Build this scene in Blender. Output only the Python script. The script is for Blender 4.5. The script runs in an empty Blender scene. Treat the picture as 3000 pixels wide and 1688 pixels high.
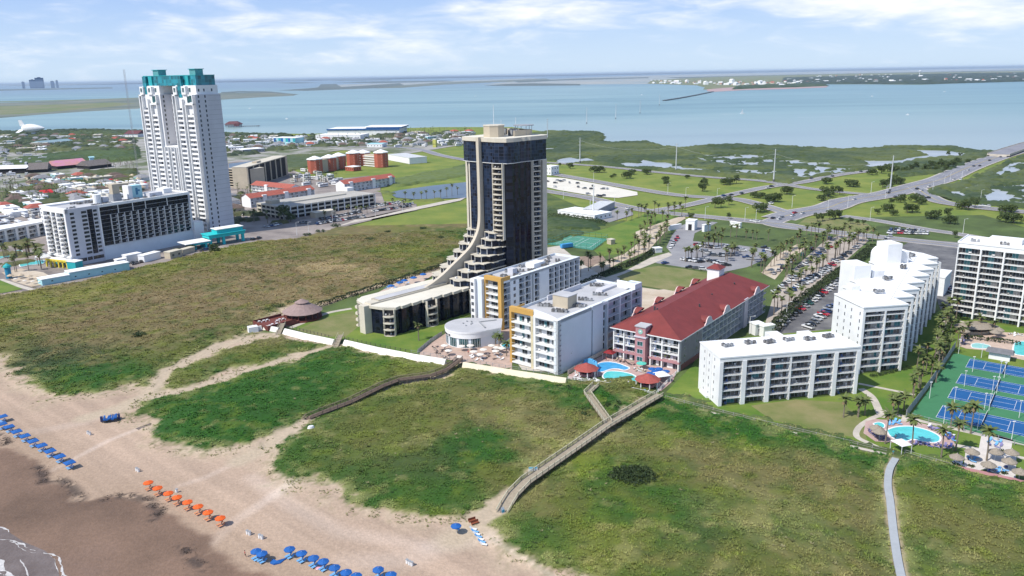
import bpy, bmesh, math, random
import numpy as np
from mathutils import Vector, Matrix
random.seed(7); RNG = np.random.default_rng(11)
scene = bpy.context.scene
# ------------------------------------------------------------------ camera
F, PITCH, ROLL, CAMH = 2333.0, math.radians(15.0), math.radians(1.01),105.0
cam_d = bpy.data.cameras.new('camera'); cam = bpy.data.objects.new('camera', cam_d)
scene.collection.objects.link(cam); scene.camera = cam
cam_d.sensor_width = 36.0; cam_d.lens = 36.0 * F / 3000.0
cam_d.clip_start = 1.0; cam_d.clip_end = 250000.0
cam.matrix_world = Matrix.Translation((0,0, CAMH)) @ Matrix.Rotation(math.pi / 2 - PITCH, 4, 'X') @ Matrix.Rotation(-ROLL, 4, 'Z')
scene.render.resolution_x, scene.render.resolution_y = 1024,576
# ------------------------------------------------------------------ light, sky, exposure
SUN_AZ = math.radians(214.0)      # where the sun stands, counter-clockwise from +X
SUN_EL = math.radians(51.0)
sun_vec = Vector((math.cos(SUN_AZ) * math.cos(SUN_EL), math.sin(SUN_AZ) * math.cos(SUN_EL), math.sin(SUN_EL)))
sl = bpy.data.lights.new('sun', 'SUN'); sl.energy = 4.25; sl.angle = math.radians(0.55); sl.color = (1.0,0.955,0.88)
so = bpy.data.objects.new('sun', sl); scene.collection.objects.link(so)
so.rotation_mode = 'QUATERNION'; so.rotation_quaternion = sun_vec.to_track_quat('Z', 'Y'); so.location = (-300,-200,600)
vs = scene.view_settings
vs.view_transform = 'Standard'; vs.look = 'None'; vs.gamma = 1.0; vs.exposure = 0.2; vs.use_curve_mapping = False
world = bpy.data.worlds.new('World'); scene.world = world; world.use_nodes = True
def build_world():
 nt = world.node_tree; N = nt.nodes; L = nt.links
 N.clear()
 out = N.new('ShaderNodeOutputWorld'); bg = N.new('ShaderNodeBackground'); sky = N.new('ShaderNodeTexSky')
 sky.sky_type = 'NISHITA'; sky.sun_disc = False; sky.sun_elevation = SUN_EL
 sky.sun_rotation = (math.pi / 2 - SUN_AZ) % (2 * math.pi)
 sky.altitude = 100; sky.air_density = 1.0; sky.dust_density = 0.6; sky.ozone_density = 2.5
 bg.inputs['Strength'].default_value = 0.15
 tc = N.new('ShaderNodeTexCoord'); sep = N.new('ShaderNodeSeparateXYZ'); L.new(tc.outputs['Generated'], sep.inputs[0])
 def m(op, a, b=None, c=None, clamp=False):
  n = N.new('ShaderNodeMath'); n.operation = op; n.use_clamp = clamp
  for i, v in enumerate((a, b, c)):
   if v is None: continue
   if isinstance(v, (int, float)): n.inputs[i].default_value = v
   else: L.new(v, n.inputs[i])
  return n.outputs[0]
 az = m('MULTIPLY', m('ARCTAN2', sep.outputs[0], sep.outputs[1]),57.2958)      # degrees, 0 inland, + right
 el = m('MULTIPLY', m('ARCSINE', sep.outputs[2]),57.2958)
 def blob(a0, e0, sa, se, amp):
  x = m('DIVIDE', m('SUBTRACT', az, a0), sa); y = m('DIVIDE', m('SUBTRACT', el, e0), se)
  r = m('ADD', m('MULTIPLY', x, x), m('MULTIPLY', y, y))
  return m('MULTIPLY', m('POWER', 2.718, m('MULTIPLY', r, -1.0)), amp)
 acc = None
 for b in ((28,4.8,8,1.7,0.85),(20,3.8,5,.9,0.45),(33,2.6,9,1.2,0.34),(2,4.2,6,1.0,0.62),(8,3.3,5,0.8,0.20),(-15,3.4,9,0.9,0.46),(-5,2.2,7,0.8,0.34),
              (13,4.6,6,.6,.26),(-29,1.8,9,0.6,0.28),(-22,5.0,8,0.5,0.30),(-12,1.2,14,0.5,0.14),(-60,14,30,7,.4),(60,18,25,6,.4),(0,28,30,8,.35)):
  v = blob(*b); acc = v if acc is None else m('ADD', acc, v)
 cmb = N.new('ShaderNodeCombineXYZ'); L.new(m('MULTIPLY', az, 0.10), cmb.inputs[0]); L.new(m('MULTIPLY', el, 0.42), cmb.inputs[1])
 skew = N.new('ShaderNodeMapping'); skew.inputs['Rotation'].default_value[2] = 0.3; L.new(cmb.outputs[0], skew.inputs[0])
 no = N.new('ShaderNodeTexNoise'); no.inputs['Scale'].default_value = 1.9; no.inputs['Detail'].default_value = 9; no.inputs['Roughness'].default_value = 0.55
 no.inputs['Distortion'].default_value = 0.7; L.new(skew.outputs[0], no.inputs['Vector'])
 no2 = N.new('ShaderNodeTexNoise'); no2.inputs['Scale'].default_value = 5.0; no2.inputs['Detail'].default_value = 8; no2.inputs['Roughness'].default_value = 0.6
 L.new(skew.outputs[0], no2.inputs['Vector'])
 dens = m('ADD', m('ADD', acc, m('MULTIPLY', m('SUBTRACT', no.outputs[0],0.5),1.35)), m('MULTIPLY', m('SUBTRACT', no2.outputs[0],0.5),0.35))
 mr = N.new('ShaderNodeMapRange'); mr.interpolation_type = 'SMOOTHSTEP'
 mr.inputs['From Min'].default_value = 0.02; mr.inputs['From Max'].default_value = 0.86; L.new(dens, mr.inputs['Value'])
 cov = m('MULTIPLY', mr.outputs[0],0.84)
 ramp = N.new('ShaderNodeValToRGB'); ramp.color_ramp.elements[0].position = 0.3; ramp.color_ramp.elements[0].color = (6.0,6.1,6.45,1)
 ramp.color_ramp.elements[1].position = 0.75; ramp.color_ramp.elements[1].color = (7.2,7.1,7.1,1)
 L.new(no2.outputs[0], ramp.inputs[0])
 g = N.new('ShaderNodeMapRange'); g.interpolation_type = 'SMOOTHSTEP'; g.inputs['From Min'].default_value = -1.5; g.inputs['From Max'].default_value = 9.0; L.new(el, g.inputs['Value'])
 low = N.new('ShaderNodeMix'); low.data_type = 'RGBA'; L.new(g.outputs[0], low.inputs[0]); low.inputs[6].default_value = (3.75,4.75,5.85,1); low.inputs[7].default_value = (1.75,2.85,5.5,1)
 band = N.new('ShaderNodeMapRange'); band.inputs['From Min'].default_value = 10; band.inputs['From Max'].default_value = 40; band.inputs['To Min'].default_value = .9; band.inputs['To Max'].default_value = 0; L.new(el, band.inputs['Value'])
 mix0 = N.new('ShaderNodeMix'); mix0.data_type = 'RGBA'; L.new(band.outputs[0], mix0.inputs[0]); L.new(sky.outputs[0], mix0.inputs[6]); L.new(low.outputs[2], mix0.inputs[7])
 mix = N.new('ShaderNodeMix'); mix.data_type = 'RGBA'; L.new(cov, mix.inputs[0]); L.new(mix0.outputs[2], mix.inputs[6]); L.new(ramp.outputs[0], mix.inputs[7])
 L.new(mix.outputs[2], bg.inputs['Color']); L.new(bg.outputs[0], out.inputs[0])
build_world()
scene.cycles.max_bounces = 5; scene.cycles.diffuse_bounces = 2; scene.cycles.glossy_bounces = 2; scene.cycles.transparent_max_bounces = 8; scene.cycles.volume_bounces = 0
scene.cycles.use_denoising = True
# ------------------------------------------------------------------ survey: where a photographed point stands on the ground
def ray(x, y):
 u, v = x - 1500.0,844.0 - y
 a = u * math.cos(ROLL) + v * math.sin(ROLL); b = -u * math.sin(ROLL) + v * math.cos(ROLL)
 return (a, F * math.cos(PITCH) + b * math.sin(PITCH),-F * math.sin(PITCH) + b * math.cos(PITCH))
def G(x, y, z=0.0):
 d = ray(x, y); t = (z - CAMH) / min(d[2],-1.0)
 return (d[0] * t, d[1] * t)
def GP(pts): return [G(*p) for p in pts]
# ------------------------------------------------------------------ materials
MATS = {}
def mat(name, col, rough=0.8, metal=0.0, var=0.12, scale=0.6, bump=0.0, bscale=8.0, spec=0.4, emit=None, attr=None, col2=None, vcon=(0.35,0.65)):
 if name in MATS: return MATS[name]
 m = bpy.data.materials.new(name); m.use_nodes = True; nt = m.node_tree; N = nt.nodes; L = nt.links
 b = N['Principled BSDF']; b.inputs['Roughness'].default_value = rough; b.inputs['Metallic'].default_value = metal
 b.inputs['Specular IOR Level'].default_value = spec
 geo = N.new('ShaderNodeNewGeometry')
 no = N.new('ShaderNodeTexNoise'); no.inputs['Scale'].default_value = scale; no.inputs['Detail'].default_value = 6; no.inputs['Roughness'].default_value = 0.65
 L.new(geo.outputs['Position'], no.inputs['Vector'])
 mr = N.new('ShaderNodeMapRange'); mr.inputs['From Min'].default_value = vcon[0]; mr.inputs['From Max'].default_value = vcon[1]
 L.new(no.outputs[0], mr.inputs['Value'])
 mx = N.new('ShaderNodeMix'); mx.data_type = 'RGBA'; L.new(mr.outputs[0], mx.inputs[0])
 c = tuple(col)
 if col2 is None:
  A = tuple(max(0, v * (1 - var)) for v in c); B = tuple(min(1, v * (1 + var)) for v in c)
 else: A, B = c, tuple(col2)
 mx.inputs[6].default_value = (*A, 1); mx.inputs[7].default_value = (*B, 1)
 src = mx.outputs[2]
 if attr:
  at = N.new('ShaderNodeAttribute'); at.attribute_name = attr
  mm = N.new('ShaderNodeMix'); mm.data_type = 'RGBA'; mm.blend_type = 'MULTIPLY'; mm.inputs[0].default_value = 1
  L.new(at.outputs['Color'], mm.inputs[6]); L.new(src, mm.inputs[7]); src = mm.outputs[2]
 L.new(src, b.inputs['Base Color'])
 if bump:
  n2 = N.new('ShaderNodeTexNoise'); n2.inputs['Scale'].default_value = bscale; n2.inputs['Detail'].default_value = 5
  L.new(geo.outputs['Position'], n2.inputs['Vector'])
  bp = N.new('ShaderNodeBump'); bp.inputs['Strength'].default_value = bump; bp.inputs['Distance'].default_value = 0.3
  L.new(n2.outputs[0], bp.inputs['Height']); L.new(bp.outputs[0], b.inputs['Normal'])
 if emit:
  b.inputs['Emission Color'].default_value = (*emit, 1); b.inputs['Emission Strength'].default_value = 1.0
 MATS[name] = m; return m
def glassmat(name, col=(0.012,0.018,0.028), rough=0.12, sx=1.2, sz=1.4, line=(0.05,0.06,0.07), lw=0.04, pv=0.6, spec=0.6):
 """window glass with pane-to-pane variation and thin mullions, laid out in the object's own coordinates"""
 if name in MATS: return MATS[name]
 m = bpy.data.materials.new(name); m.use_nodes = True; nt = m.node_tree; N = nt.nodes; L = nt.links
 b = N['Principled BSDF']; b.inputs['Roughness'].default_value = rough; b.inputs['Specular IOR Level'].default_value = spec
 tc = N.new('ShaderNodeTexCoord'); sp = N.new('ShaderNodeSeparateXYZ'); L.new(tc.outputs['Object'], sp.inputs[0])
 def mm(op, a, c):
  n = N.new('ShaderNodeMath'); n.operation = op
  for i, v in enumerate((a, c)):
   if isinstance(v, (int, float)): n.inputs[i].default_value = v
   else: L.new(v, n.inputs[i])
  return n.outputs[0]
 h = mm('ADD', sp.outputs[0], mm('MULTIPLY', sp.outputs[1],0.83))
 cx = mm('DIVIDE', h, sx); cz = mm('DIVIDE', sp.outputs[2], sz)
 wn = N.new('ShaderNodeTexWhiteNoise'); wn.noise_dimensions = '2D'; cb = N.new('ShaderNodeCombineXYZ')
 L.new(mm('FLOOR', cx, 0), cb.inputs[0]); L.new(mm('FLOOR', cz, 0), cb.inputs[1]); L.new(cb.outputs[0], wn.inputs['Vector'])
 mx = N.new('ShaderNodeMix'); mx.data_type = 'RGBA'; L.new(wn.outputs['Value'], mx.inputs[0])
 mx.inputs[6].default_value = (*[v * (1 - pv) for v in col],1); mx.inputs[7].default_value = (*[v * (1 + pv * 1.5) for v in col],1)
 e = mm('MAXIMUM', mm('LESS_THAN', mm('FRACT', cx, 0), lw), mm('LESS_THAN', mm('FRACT', cz, 0), lw))
 m2 = N.new('ShaderNodeMix'); m2.data_type = 'RGBA'; L.new(e, m2.inputs[0]); L.new(mx.outputs[2], m2.inputs[6]); m2.inputs[7].default_value = (*line, 1)
 L.new(m2.outputs[2], b.inputs['Base Color'])
 MATS[name] = m; return m
# ------------------------------------------------------------------ mesh builder
class MB:
 def __init__(s): s.v = []; s.f = []; s.m = []; s.mats = []; s.cols = None
 def mi(s, m):
  if m not in s.mats: s.mats.append(m)
  return s.mats.index(m)
 def face(s, pts, m):
  i = len(s.v); s.v += [tuple(p) for p in pts]; s.f.append(tuple(range(i, i + len(pts)))); s.m.append(s.mi(m))
 def box(s, x0, x1, y0, y1, z0, z1, m):
  i = len(s.v); k = s.mi(m)
  s.v += [(x0, y0, z0),(x1, y0, z0),(x1, y1, z0),(x0, y1, z0),(x0, y0, z1),(x1, y0, z1),(x1, y1, z1),(x0, y1, z1)]
  for q in ((0,3,2,1),(4,5,6,7),(0,1,5,4),(1,2,6,5),(2,3,7,6),(3,0,4,7)): s.f.append(tuple(i + a for a in q)); s.m.append(k)
  return s
 def prism(s, pts, z0, z1, m, top=None, taper=None):
  """closed vertical prism over a ground outline (counter-clockwise)"""
  n = len(pts); i = len(s.v); k = s.mi(m); kt = s.mi(top) if top else k
  a = sum(pts[j][0] * pts[(j + 1) % n][1] - pts[(j + 1) % n][0] * pts[j][1] for j in range(n))
  if a < 0: pts = pts[::-1]
  tp = pts if taper is None else [(taper[0] + (p[0] - taper[0]) * taper[2], taper[1] + (p[1] - taper[1]) * taper[2]) for p in pts]
  s.v += [(p[0], p[1], z0) for p in pts] + [(p[0], p[1], z1) for p in tp]
  s.f.append(tuple(i + j for j in range(n - 1,-1,-1))); s.m.append(k)
  s.f.append(tuple(i + n + j for j in range(n))); s.m.append(kt)
  for j in range(n):
   q = (j + 1) % n; s.f.append((i + j, i + q, i + n + q, i + n + j)); s.m.append(k)
  return s
 def cyl(s, x, y, z0, z1, r0, r1, m, n=10):
  pts0 = [(x + r0 * math.cos(2 * math.pi * j / n), y + r0 * math.sin(2 * math.pi * j / n), z0) for j in range(n)]
  pts1 = [(x + r1 * math.cos(2 * math.pi * j / n), y + r1 * math.sin(2 * math.pi * j / n), z1) for j in range(n)]
  i = len(s.v); k = s.mi(m); s.v += pts0 + pts1
  s.f.append(tuple(i + j for j in range(n - 1,-1,-1))); s.m.append(k); s.f.append(tuple(i + n + j for j in range(n))); s.m.append(k)
  for j in range(n):
   q = (j + 1) % n; s.f.append((i + j, i + q, i + n + q, i + n + j)); s.m.append(k)
  return s
 def bar(s, a, b, r, m, n=4):
  a, b = Vector(a), Vector(b); d = b - a
  if d.length < 1e-6: return s
  q = d.to_track_quat('Z', 'Y'); i = len(s.v); k = s.mi(m)
  for base in (a, b):
   for j in range(n):
    t = 2 * math.pi * (j + 0.5) / n; s.v.append(tuple(base + q @ Vector((r * math.cos(t), r * math.sin(t),0))))
  for j in range(n):
   p = (j + 1) % n; s.f.append((i + j, i + p, i + n + p, i + n + j)); s.m.append(k)
  s.f.append(tuple(i + j for j in range(n - 1,-1,-1))); s.m.append(k); s.f.append(tuple(i + n + j for j in range(n))); s.m.append(k)
  return s
 def beam(s, a, b, w, h, m):
  """horizontal-ish beam of width w (sideways) and height h (downwards from the axis)"""
  a, b = Vector(a), Vector(b); d = (b - a); sd = Vector((-d.y, d.x, 0)).normalized() * w / 2; up = Vector((0,0, h))
  i = len(s.v); k = s.mi(m)
  for base in (a, b):
   for c in (-sd - up, sd - up, sd, -sd): s.v.append(tuple(base + c))
  for q in ((0,1,2,3),(7,6,5,4),(0,4,5,1),(1,5,6,2),(2,6,7,3),(3,7,4,0)): s.f.append(tuple(i + j for j in q)); s.m.append(k)
  return s
 def add(s, o, M=None):
  i = len(s.v); s.v += [tuple(M @ Vector(p)) for p in o.v] if M is not None else list(o.v)
  ks = [s.mi(m) for m in o.mats]
  s.f += [tuple(i + a for a in f) for f in o.f]; s.m += [ks[k] for k in o.m]
  return s
 def mesh(s, name, smooth=False):
  me = bpy.data.meshes.new(name); me.from_pydata(s.v, [], s.f)
  for m in s.mats: me.materials.append(m)
  me.polygons.foreach_set('material_index', s.m)
  if smooth: me.polygons.foreach_set('use_smooth', [True] * len(s.f))
  me.update(); return me
 def obj(s, name, parent=None, loc=None, rz=0.0, smooth=False):
  return link(name, s.mesh(name, smooth), parent, loc, rz)
def link(name, data, parent=None, loc=None, rz=0.0):
 o = bpy.data.objects.new(name, data); scene.collection.objects.link(o)
 if parent is not None: o.parent = parent
 if loc is not None: o.location = loc
 if rz: o.rotation_euler = (0,0, rz)
 return o
def tag(o, label=None, cat=None, group=None, kind=None):
 if label: o['label'] = label
 if cat: o['category'] = cat
 if group: o['group'] = group
 if kind: o['kind'] = kind
 return o
def thing(name, label, cat, loc=(0,0,0), rz=0.0, group=None):
 o = bpy.data.objects.new(name, None); scene.collection.objects.link(o); o.location = loc; o.rotation_euler = (0,0, rz)
 o.empty_display_size = 1; return tag(o, label, cat, group)
def copy_tree(src, loc=None, rz=None, label=None, group=None, scale=None, lvl=0):
 c = src.copy(); scene.collection.objects.link(c)
 for ch in CHILD.get(src.name, []):
  k = copy_tree(ch, lvl=lvl + 1); k.parent = c
 if loc is not None: c.location = loc
 if rz is not None: c.rotation_euler = (0,0, rz)
 if scale is not None: c.scale = (scale,) * 3
 if label: c['label'] = label
 if group: c['group'] = group
 return c
CHILD = {}
def remember(root, *kids): CHILD[root.name] = list(kids)
def many(name, mesh_list, spots, parent, cap=96, rng=random):
 """copies of small shared meshes as parts of parent: spots = (x, y, z, rz); past the cap the rest become one object"""
 out = []
 for i, sp in enumerate(spots[:cap]):
  out.append(link(name, mesh_list[sp[4] if len(sp) > 4 else rng.randrange(len(mesh_list))], parent, sp[:3], sp[3]))
 if len(spots) > cap:
  big = MB()
  for sp in spots[cap:]:
   me = mesh_list[sp[4] if len(sp) > 4 else rng.randrange(len(mesh_list))]
   o = MB(); o.v = [tuple(v.co) for v in me.vertices]; o.f = [tuple(p.vertices) for p in me.polygons]; o.m = [p.material_index for p in me.polygons]; o.mats = list(me.materials)
   big.add(o, Matrix.Translation(sp[:3]) @ Matrix.Rotation(sp[3],4, 'Z'))
  tag(big.obj(name, parent), kind='stuff')
 return out
# numpy value noise
def vnoise(x, y, s, seed=0):
 x = np.asarray(x) / s + seed * 17.13; y = np.asarray(y) / s + seed * 9.71
 xi = np.floor(x).astype(np.int64); yi = np.floor(y).astype(np.int64); fx = x - xi; fy = y - yi
 fx = fx * fx * (3 - 2 * fx); fy = fy * fy * (3 - 2 * fy)
 def h(a, b):
  n = (a * 374761393 + b * 668265263 + seed * 2147483) & 0xffffffff
  n = ((n ^ (n >> 13)) * 1274126177) & 0xffffffff
  return ((n ^ (n >> 16)) & 0xffff) / 65535.0
 return (h(xi, yi) * (1 - fx) + h(xi + 1, yi) * fx) * (1 - fy) + (h(xi, yi + 1) * (1 - fx) + h(xi + 1, yi + 1) * fx) * fy
def fnoise(x, y, s, seed=0, o=4):
 t = 0; a = 1; tot = 0
 for k in range(o): t = t + a * vnoise(x, y, s / 2 ** k, seed + k); tot += a; a *= 0.55
 return t / tot
def inpoly(x, y, P):
 r = np.zeros(np.shape(x), bool); n = len(P)
 for i in range(n):
  x1, y1 = P[i]; x2, y2 = P[(i + 1) % n]
  if y1 == y2: continue
  c = ((y1 > y) != (y2 > y)) & (x < (x2 - x1) * (y - y1) / (y2 - y1) + x1); r ^= c
 return r
def dseg(x, y, P, closed=True):
 d = np.full(np.shape(x),1e9); n = len(P)
 for i in range(n if closed else n - 1):
  x1, y1 = P[i]; x2, y2 = P[(i + 1) % n]; dx, dy = x2 - x1, y2 - y1; l = dx * dx + dy * dy + 1e-9
  t = np.clip(((x - x1) * dx + (y - y1) * dy) / l, 0,1)
  d = np.minimum(d, np.hypot(x - x1 - t * dx, y - y1 - t * dy))
 return d
def sd(x, y, P):   # signed distance, + inside
 d = dseg(x, y, P); return np.where(inpoly(x, y, P), d, -d)
def np_mesh(name, V, Fq, mats, cols=None, smooth=False, mi=None):
 me = bpy.data.meshes.new(name); me.vertices.add(len(V)); me.vertices.foreach_set('co', np.asarray(V, np.float32).ravel())
 Fq = np.asarray(Fq, np.int32); k = Fq.shape[1]
 me.loops.add(Fq.size); me.loops.foreach_set('vertex_index', Fq.ravel())
 me.polygons.add(len(Fq)); me.polygons.foreach_set('loop_start', np.arange(0, Fq.size, k, dtype=np.int32))
 try: me.polygons.foreach_set('loop_total', np.full(len(Fq), k, np.int32))
 except Exception: pass
 for m in mats: me.materials.append(m)
 if mi is not None: me.polygons.foreach_set('material_index', np.asarray(mi, np.int32))
 if smooth: me.polygons.foreach_set('use_smooth', np.ones(len(Fq), bool))
 if cols is not None:
  at = me.color_attributes.new('tint', 'FLOAT_COLOR', 'POINT'); c = np.ones((len(V),4), np.float32); c[:, :3] = cols; at.data.foreach_set('color', c.ravel())
 me.update(calc_edges=True); return me
def sheet(name, pts, z, m, th=0.0):
 """flat ground sheet over a world outline, triangulated so that concave outlines work"""
 bm = bmesh.new(); vs_ = [bm.verts.new((p[0], p[1], z)) for p in pts]; bm.faces.new(vs_)
 bmesh.ops.triangulate(bm, faces=bm.faces[:]); bmesh.ops.recalc_face_normals(bm, faces=bm.faces[:])
 if sum(f.normal.z for f in bm.faces) < 0: bmesh.ops.reverse_faces(bm, faces=bm.faces[:])
 me = bpy.data.meshes.new(name); bm.to_mesh(me); bm.free(); me.materials.append(m)
 return tag(link(name, me), kind='structure')
def smooth_line(pts, k=6):
 out = []; n = len(pts)
 for i in range(n - 1):
  p0 = pts[max(i - 1,0)]; p1 = pts[i]; p2 = pts[i + 1]; p3 = pts[min(i + 2, n - 1)]
  for j in range(k):
   t = j / k; out.append(tuple(0.5 * (2 * p1[c] + (p2[c] - p0[c]) * t + (2 * p0[c] - 5 * p1[c] + 4 * p2[c] - p3[c]) * t * t + (3 * p1[c] - p0[c] - 3 * p2[c] + p3[c]) * t ** 3) for c in range(len(p1))))
 out.append(pts[-1]); return out
def ribbon(name, pts, w, z, m, mb=None, off=0.0):
 """strip of width w along a world polyline"""
 own = mb is None; mb = mb or MB(); P = [Vector(p[:2]) for p in pts]; L_, R_ = [], []
 for i, p in enumerate(P):
  t = (P[min(i + 1, len(P) - 1)] - P[max(i - 1,0)]).normalized(); n = Vector((-t.y, t.x))
  L_.append(p + n * (off + w / 2)); R_.append(p + n * (off - w / 2))
 for i in range(len(P) - 1): mb.face([(*R_[i], z),(*R_[i + 1], z),(*L_[i + 1], z),(*L_[i], z)], m)
 if own: return tag(mb.obj(name), kind='structure')
# ================================================================== GROUND
M_DUNE = mat('dune_ground', (1,1,1),0.95, var=0.20, scale=0.9, bump=0.5, bscale=1.5, attr='tint')
M_TUFT = mat('dune_grass_blades', (1,1,1),0.8, var=0.10, scale=0.3, attr='tint')
M_LEAF = mat('leaves', (1,1,1),0.7, var=0.15, scale=0.5, attr='tint')
V1 = [(-300,985),(-60,1030),(0,1056),(23,1067),(78,1106),(101,1137),(128,1160),(167,1168),(233,1157),(272,1160),(330,1145),(388,1137),(431,1133),(442,1118),(485,1083),(536,1060),(602,1025),(691,994),(749,982),(734,963),(770,935),(830,900),
      (935,897),(1050,858),(1180,818),(1290,785),(1330,760),(1420,720),(1480,740),(1480,600),(1430,585),(1350,592),(1197,624),(1031,656),(978,670),(862,699),(750,704),(626,733),(495,762),(320,806),(204,832),(58,856),(-60,880),(-300,915)]
V2 = [(462,1153),(477,1122),(501,1098),(543,1075),(605,1044),(660,1021),(776,994),(823,986),(893,1001),(943,1013),(893,1034),(776,1069),(660,1096),(582,1127),(524,1143)]
V3 = [(392,1192),(427,1170),(485,1157),(563,1149),(660,1114),(776,1083),(873,1052),(951,1027),(993,1024),(1028,1017),(1075,1031),(1181,1050),(1275,1066),(1345,1080),(1270,1108),(1160,1128),(1040,1172),(960,1205),(905,1228),(893,1238),(854,1246),(796,1277),(738,1316),(660,1327),(602,1323),(543,1304),(485,1288),(450,1269),(446,1238),(392,1222)]
V4 = [(923,1232),(878,1272),(841,1284),(804,1306),(793,1336),(822,1380),(867,1406),(908,1425),(960,1440),(1015,1458),(1064,1484),(1127,1495),(1182,1510),(1257,1525),(1312,1521),(1361,1517),(1405,1503),(1472,1473),(1509,1432),(1600,1370),(1780,1250),(1905,1150),(1860,1120),(1720,1118),(1650,1125),(1500,1100),(1345,1078),(1290,1108),(1160,1138),(1040,1182),(960,1215)]
V5 = [(1509,1445),(1488,1491),(1446,1521),(1457,1558),(1491,1595),(1539,1629),(1591,1644),(1656,1685),(1750,1740),(1900,1850),(3700,1850),(3700,1550),(3001,1405),(2790,1365),(2598,1322),(2240,1245),(1946,1165),(1905,1152),(1790,1250),(1620,1370)]
VEG = [GP(p) for p in (V1, V2, V3, V4, V5)]
PATHS = [(GP([(640,1010),(560,1055),(490,1090),(465,1130),(430,1160),(360,1195),(250,1225)]),3.2),(GP([(760,985),(690,1002),(600,1035),(540,1066)]),2.2),
         (GP([(960,1020),(870,1046),(770,1077),(660,1106),(580,1138),(500,1155),(430,1175)]),2.4),(GP([(900,1232),(830,1280),(770,1320),(700,1352)]),3.2),
         (GP([(1500,1450),(1440,1505),(1390,1540),(1330,1580)]),4.5),(GP([(2624,1342),(2606,1375),(2601,1420),(2608,1468),(2618,1560),(2634,1660),(2660,1760)]),1.8)]
# (px, py, radius m, palette, strength)
PAL = dict(olive=(0.118,0.128,0.026), brown=(0.185,0.148,0.066), green=(0.026,0.098,0.007), lime=(0.165,0.195,0.022), dark=(0.028,0.055,0.014), straw=(0.33,0.27,0.135), greyg=(0.11,0.115,0.06))
BLOBS = [(700,1200,32, 'green', 1.0),(560,1240,22, 'green', 1.0),(900,1130,34, 'green', 1.0),(800,1260,14, 'green', .8),(1120,1090,20, 'lime', .8),(1000,1080,20, 'green', .8),(1250,1090,12, 'lime', .6),(1180,1110,12, 'olive', .5),
         (120,1060,28, 'dark', .9),(300,1095,26, 'green', .95),(430,1090,14, 'green', .6),(200,1040,30, 'dark', .6),(60,980,30, 'olive', .8),(500,1040,18, 'olive', .8),(100,905,30, 'lime', .7),(330,860,30, 'lime', .8),(520,790,26, 'lime', .6),(700,735,26, 'lime', .5),(900,700,26, 'lime', .5),(1150,660,30, 'lime', .6),(640,980,20, 'green', .6),(720,930,10, 'green', .8),
         (450,930,55, 'brown', .85),(750,850,75, 'brown', .9),(950,800,40, 'brown', .85),(250,940,30, 'brown', .5),(1000,700,50, 'brown', .7),(1250,650,30, 'brown', .5),(1180,740,25, 'lime', .35),(965,790,17, 'straw', .9),(700,840,14, 'straw', .2),(1060,810,16, 'straw', .4),(850,870,20, 'straw', .25),
         (1380,1150,30, 'brown', .6),(1200,1190,26, 'olive', .6),(1640,1290,16, 'brown', .95),(1600,1230,20, 'brown', .7),(1500,1250,20, 'brown', .5),(1390,1310,13, 'green', .95),(1330,1330,10, 'green', .7),(1430,1340,8, 'green', .8),(880,1340,14, 'green', .7),(1000,1420,14, 'green', .7),(1200,1450,16, 'green', .7),(1350,1480,12, 'green', .6),(1100,1330,20, 'brown', .4),(1250,1370,14, 'dark', .35),(1700,1180,12, 'green', .9),(1780,1190,8, 'green', 1.),(1500,1120,12, 'green', .5),(1620,1300,8, 'straw', .5),(1500,1230,6, 'straw', .4),(1050,1280,14, 'olive', .4),(1640,1135,9, 'green', 1.0),(1470,1110,9, 'green', .9),
         (2000,1215,22, 'green', 1.0),(2200,1270,22, 'green', 1.0),(2450,1310,18, 'green', 1.0),(2700,1360,12, 'green', .8),(1960,1300,9, 'lime', .9),(2190,1340,9, 'lime', .8),(1700,1370,8, 'lime', .8),(1900,1250,12, 'green', .7),(1850,1290,14, 'brown', .6),(2080,1360,14, 'brown', .8),(2330,1400,16, 'brown', .9),(2300,1420,12, 'brown', .6),(2500,1470,14, 'brown', .6),(2450,1600,20, 'brown', .5),(2100,1650,14, 'brown', .5),(1990,1480,8, 'green', .6),(2010,1580,11, 'green', .5),(1800,1500,7, 'green', .55),(1720,1620,16, 'lime', .45),(2230,1520,14, 'straw', .28),(2340,1570,12, 'straw', .25),(2350,1560,10, 'green', .4),(1600,1600,9, 'green', .6),(1500,1560,8, 'green', .6),(2800,1500,16, 'olive', .8),(2700,1650,12, 'green', .5),(2900,1600,14, 'brown', .6),(2090,1600,6, 'dark', .4),(2900,1450,12, 'green', .6),(2900,1420,10, 'green', .6)]
WET = GP([(-400,1180),(0,1290),(111,1358),(156,1406),(208,1412),(241,1458),(334,1447),(438,1462),(483,1484),(557,1529),(631,1569),(640,1610),(705,1670),(780,1690),(1000,1760),(1000,1900),(-1200,1900),(-1200,1300)])
SEA = GP([(-600,1440),(-200,1500),(0,1543),(30,1562),(70,1588),(134,1615),(160,1640),(175,1690)]) + [(-20,40),(150,-110),(420,-330),(600,-1500),(-3000,-1500),(-3000,2400),(-1000,830)]
WEED = [GP([(110,1370),(130,1400),(125,1412),(180,1405),(215,1430),(240,1462)]), GP([(310,1462),(340,1455),(380,1452),(440,1466)]), GP([(440,1480),(470,1495),(450,1520)]), GP([(540,1600),(560,1640),(600,1665)]), GP([(0,1275),(20,1300)])]
INLAND = GP([(760,978),(830,975),(1000,1010),(1265,1060),(1500,1098),(1660,1125),(1900,1150),(1990,1170),(2598,1318),(3001,1402),(3700,1550),(3600,600),(1300,600),(1340,760),(1290,790),(1050,862),(935,903),(830,935)])
def inl(x, y): return sd(x, y, INLAND)
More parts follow.
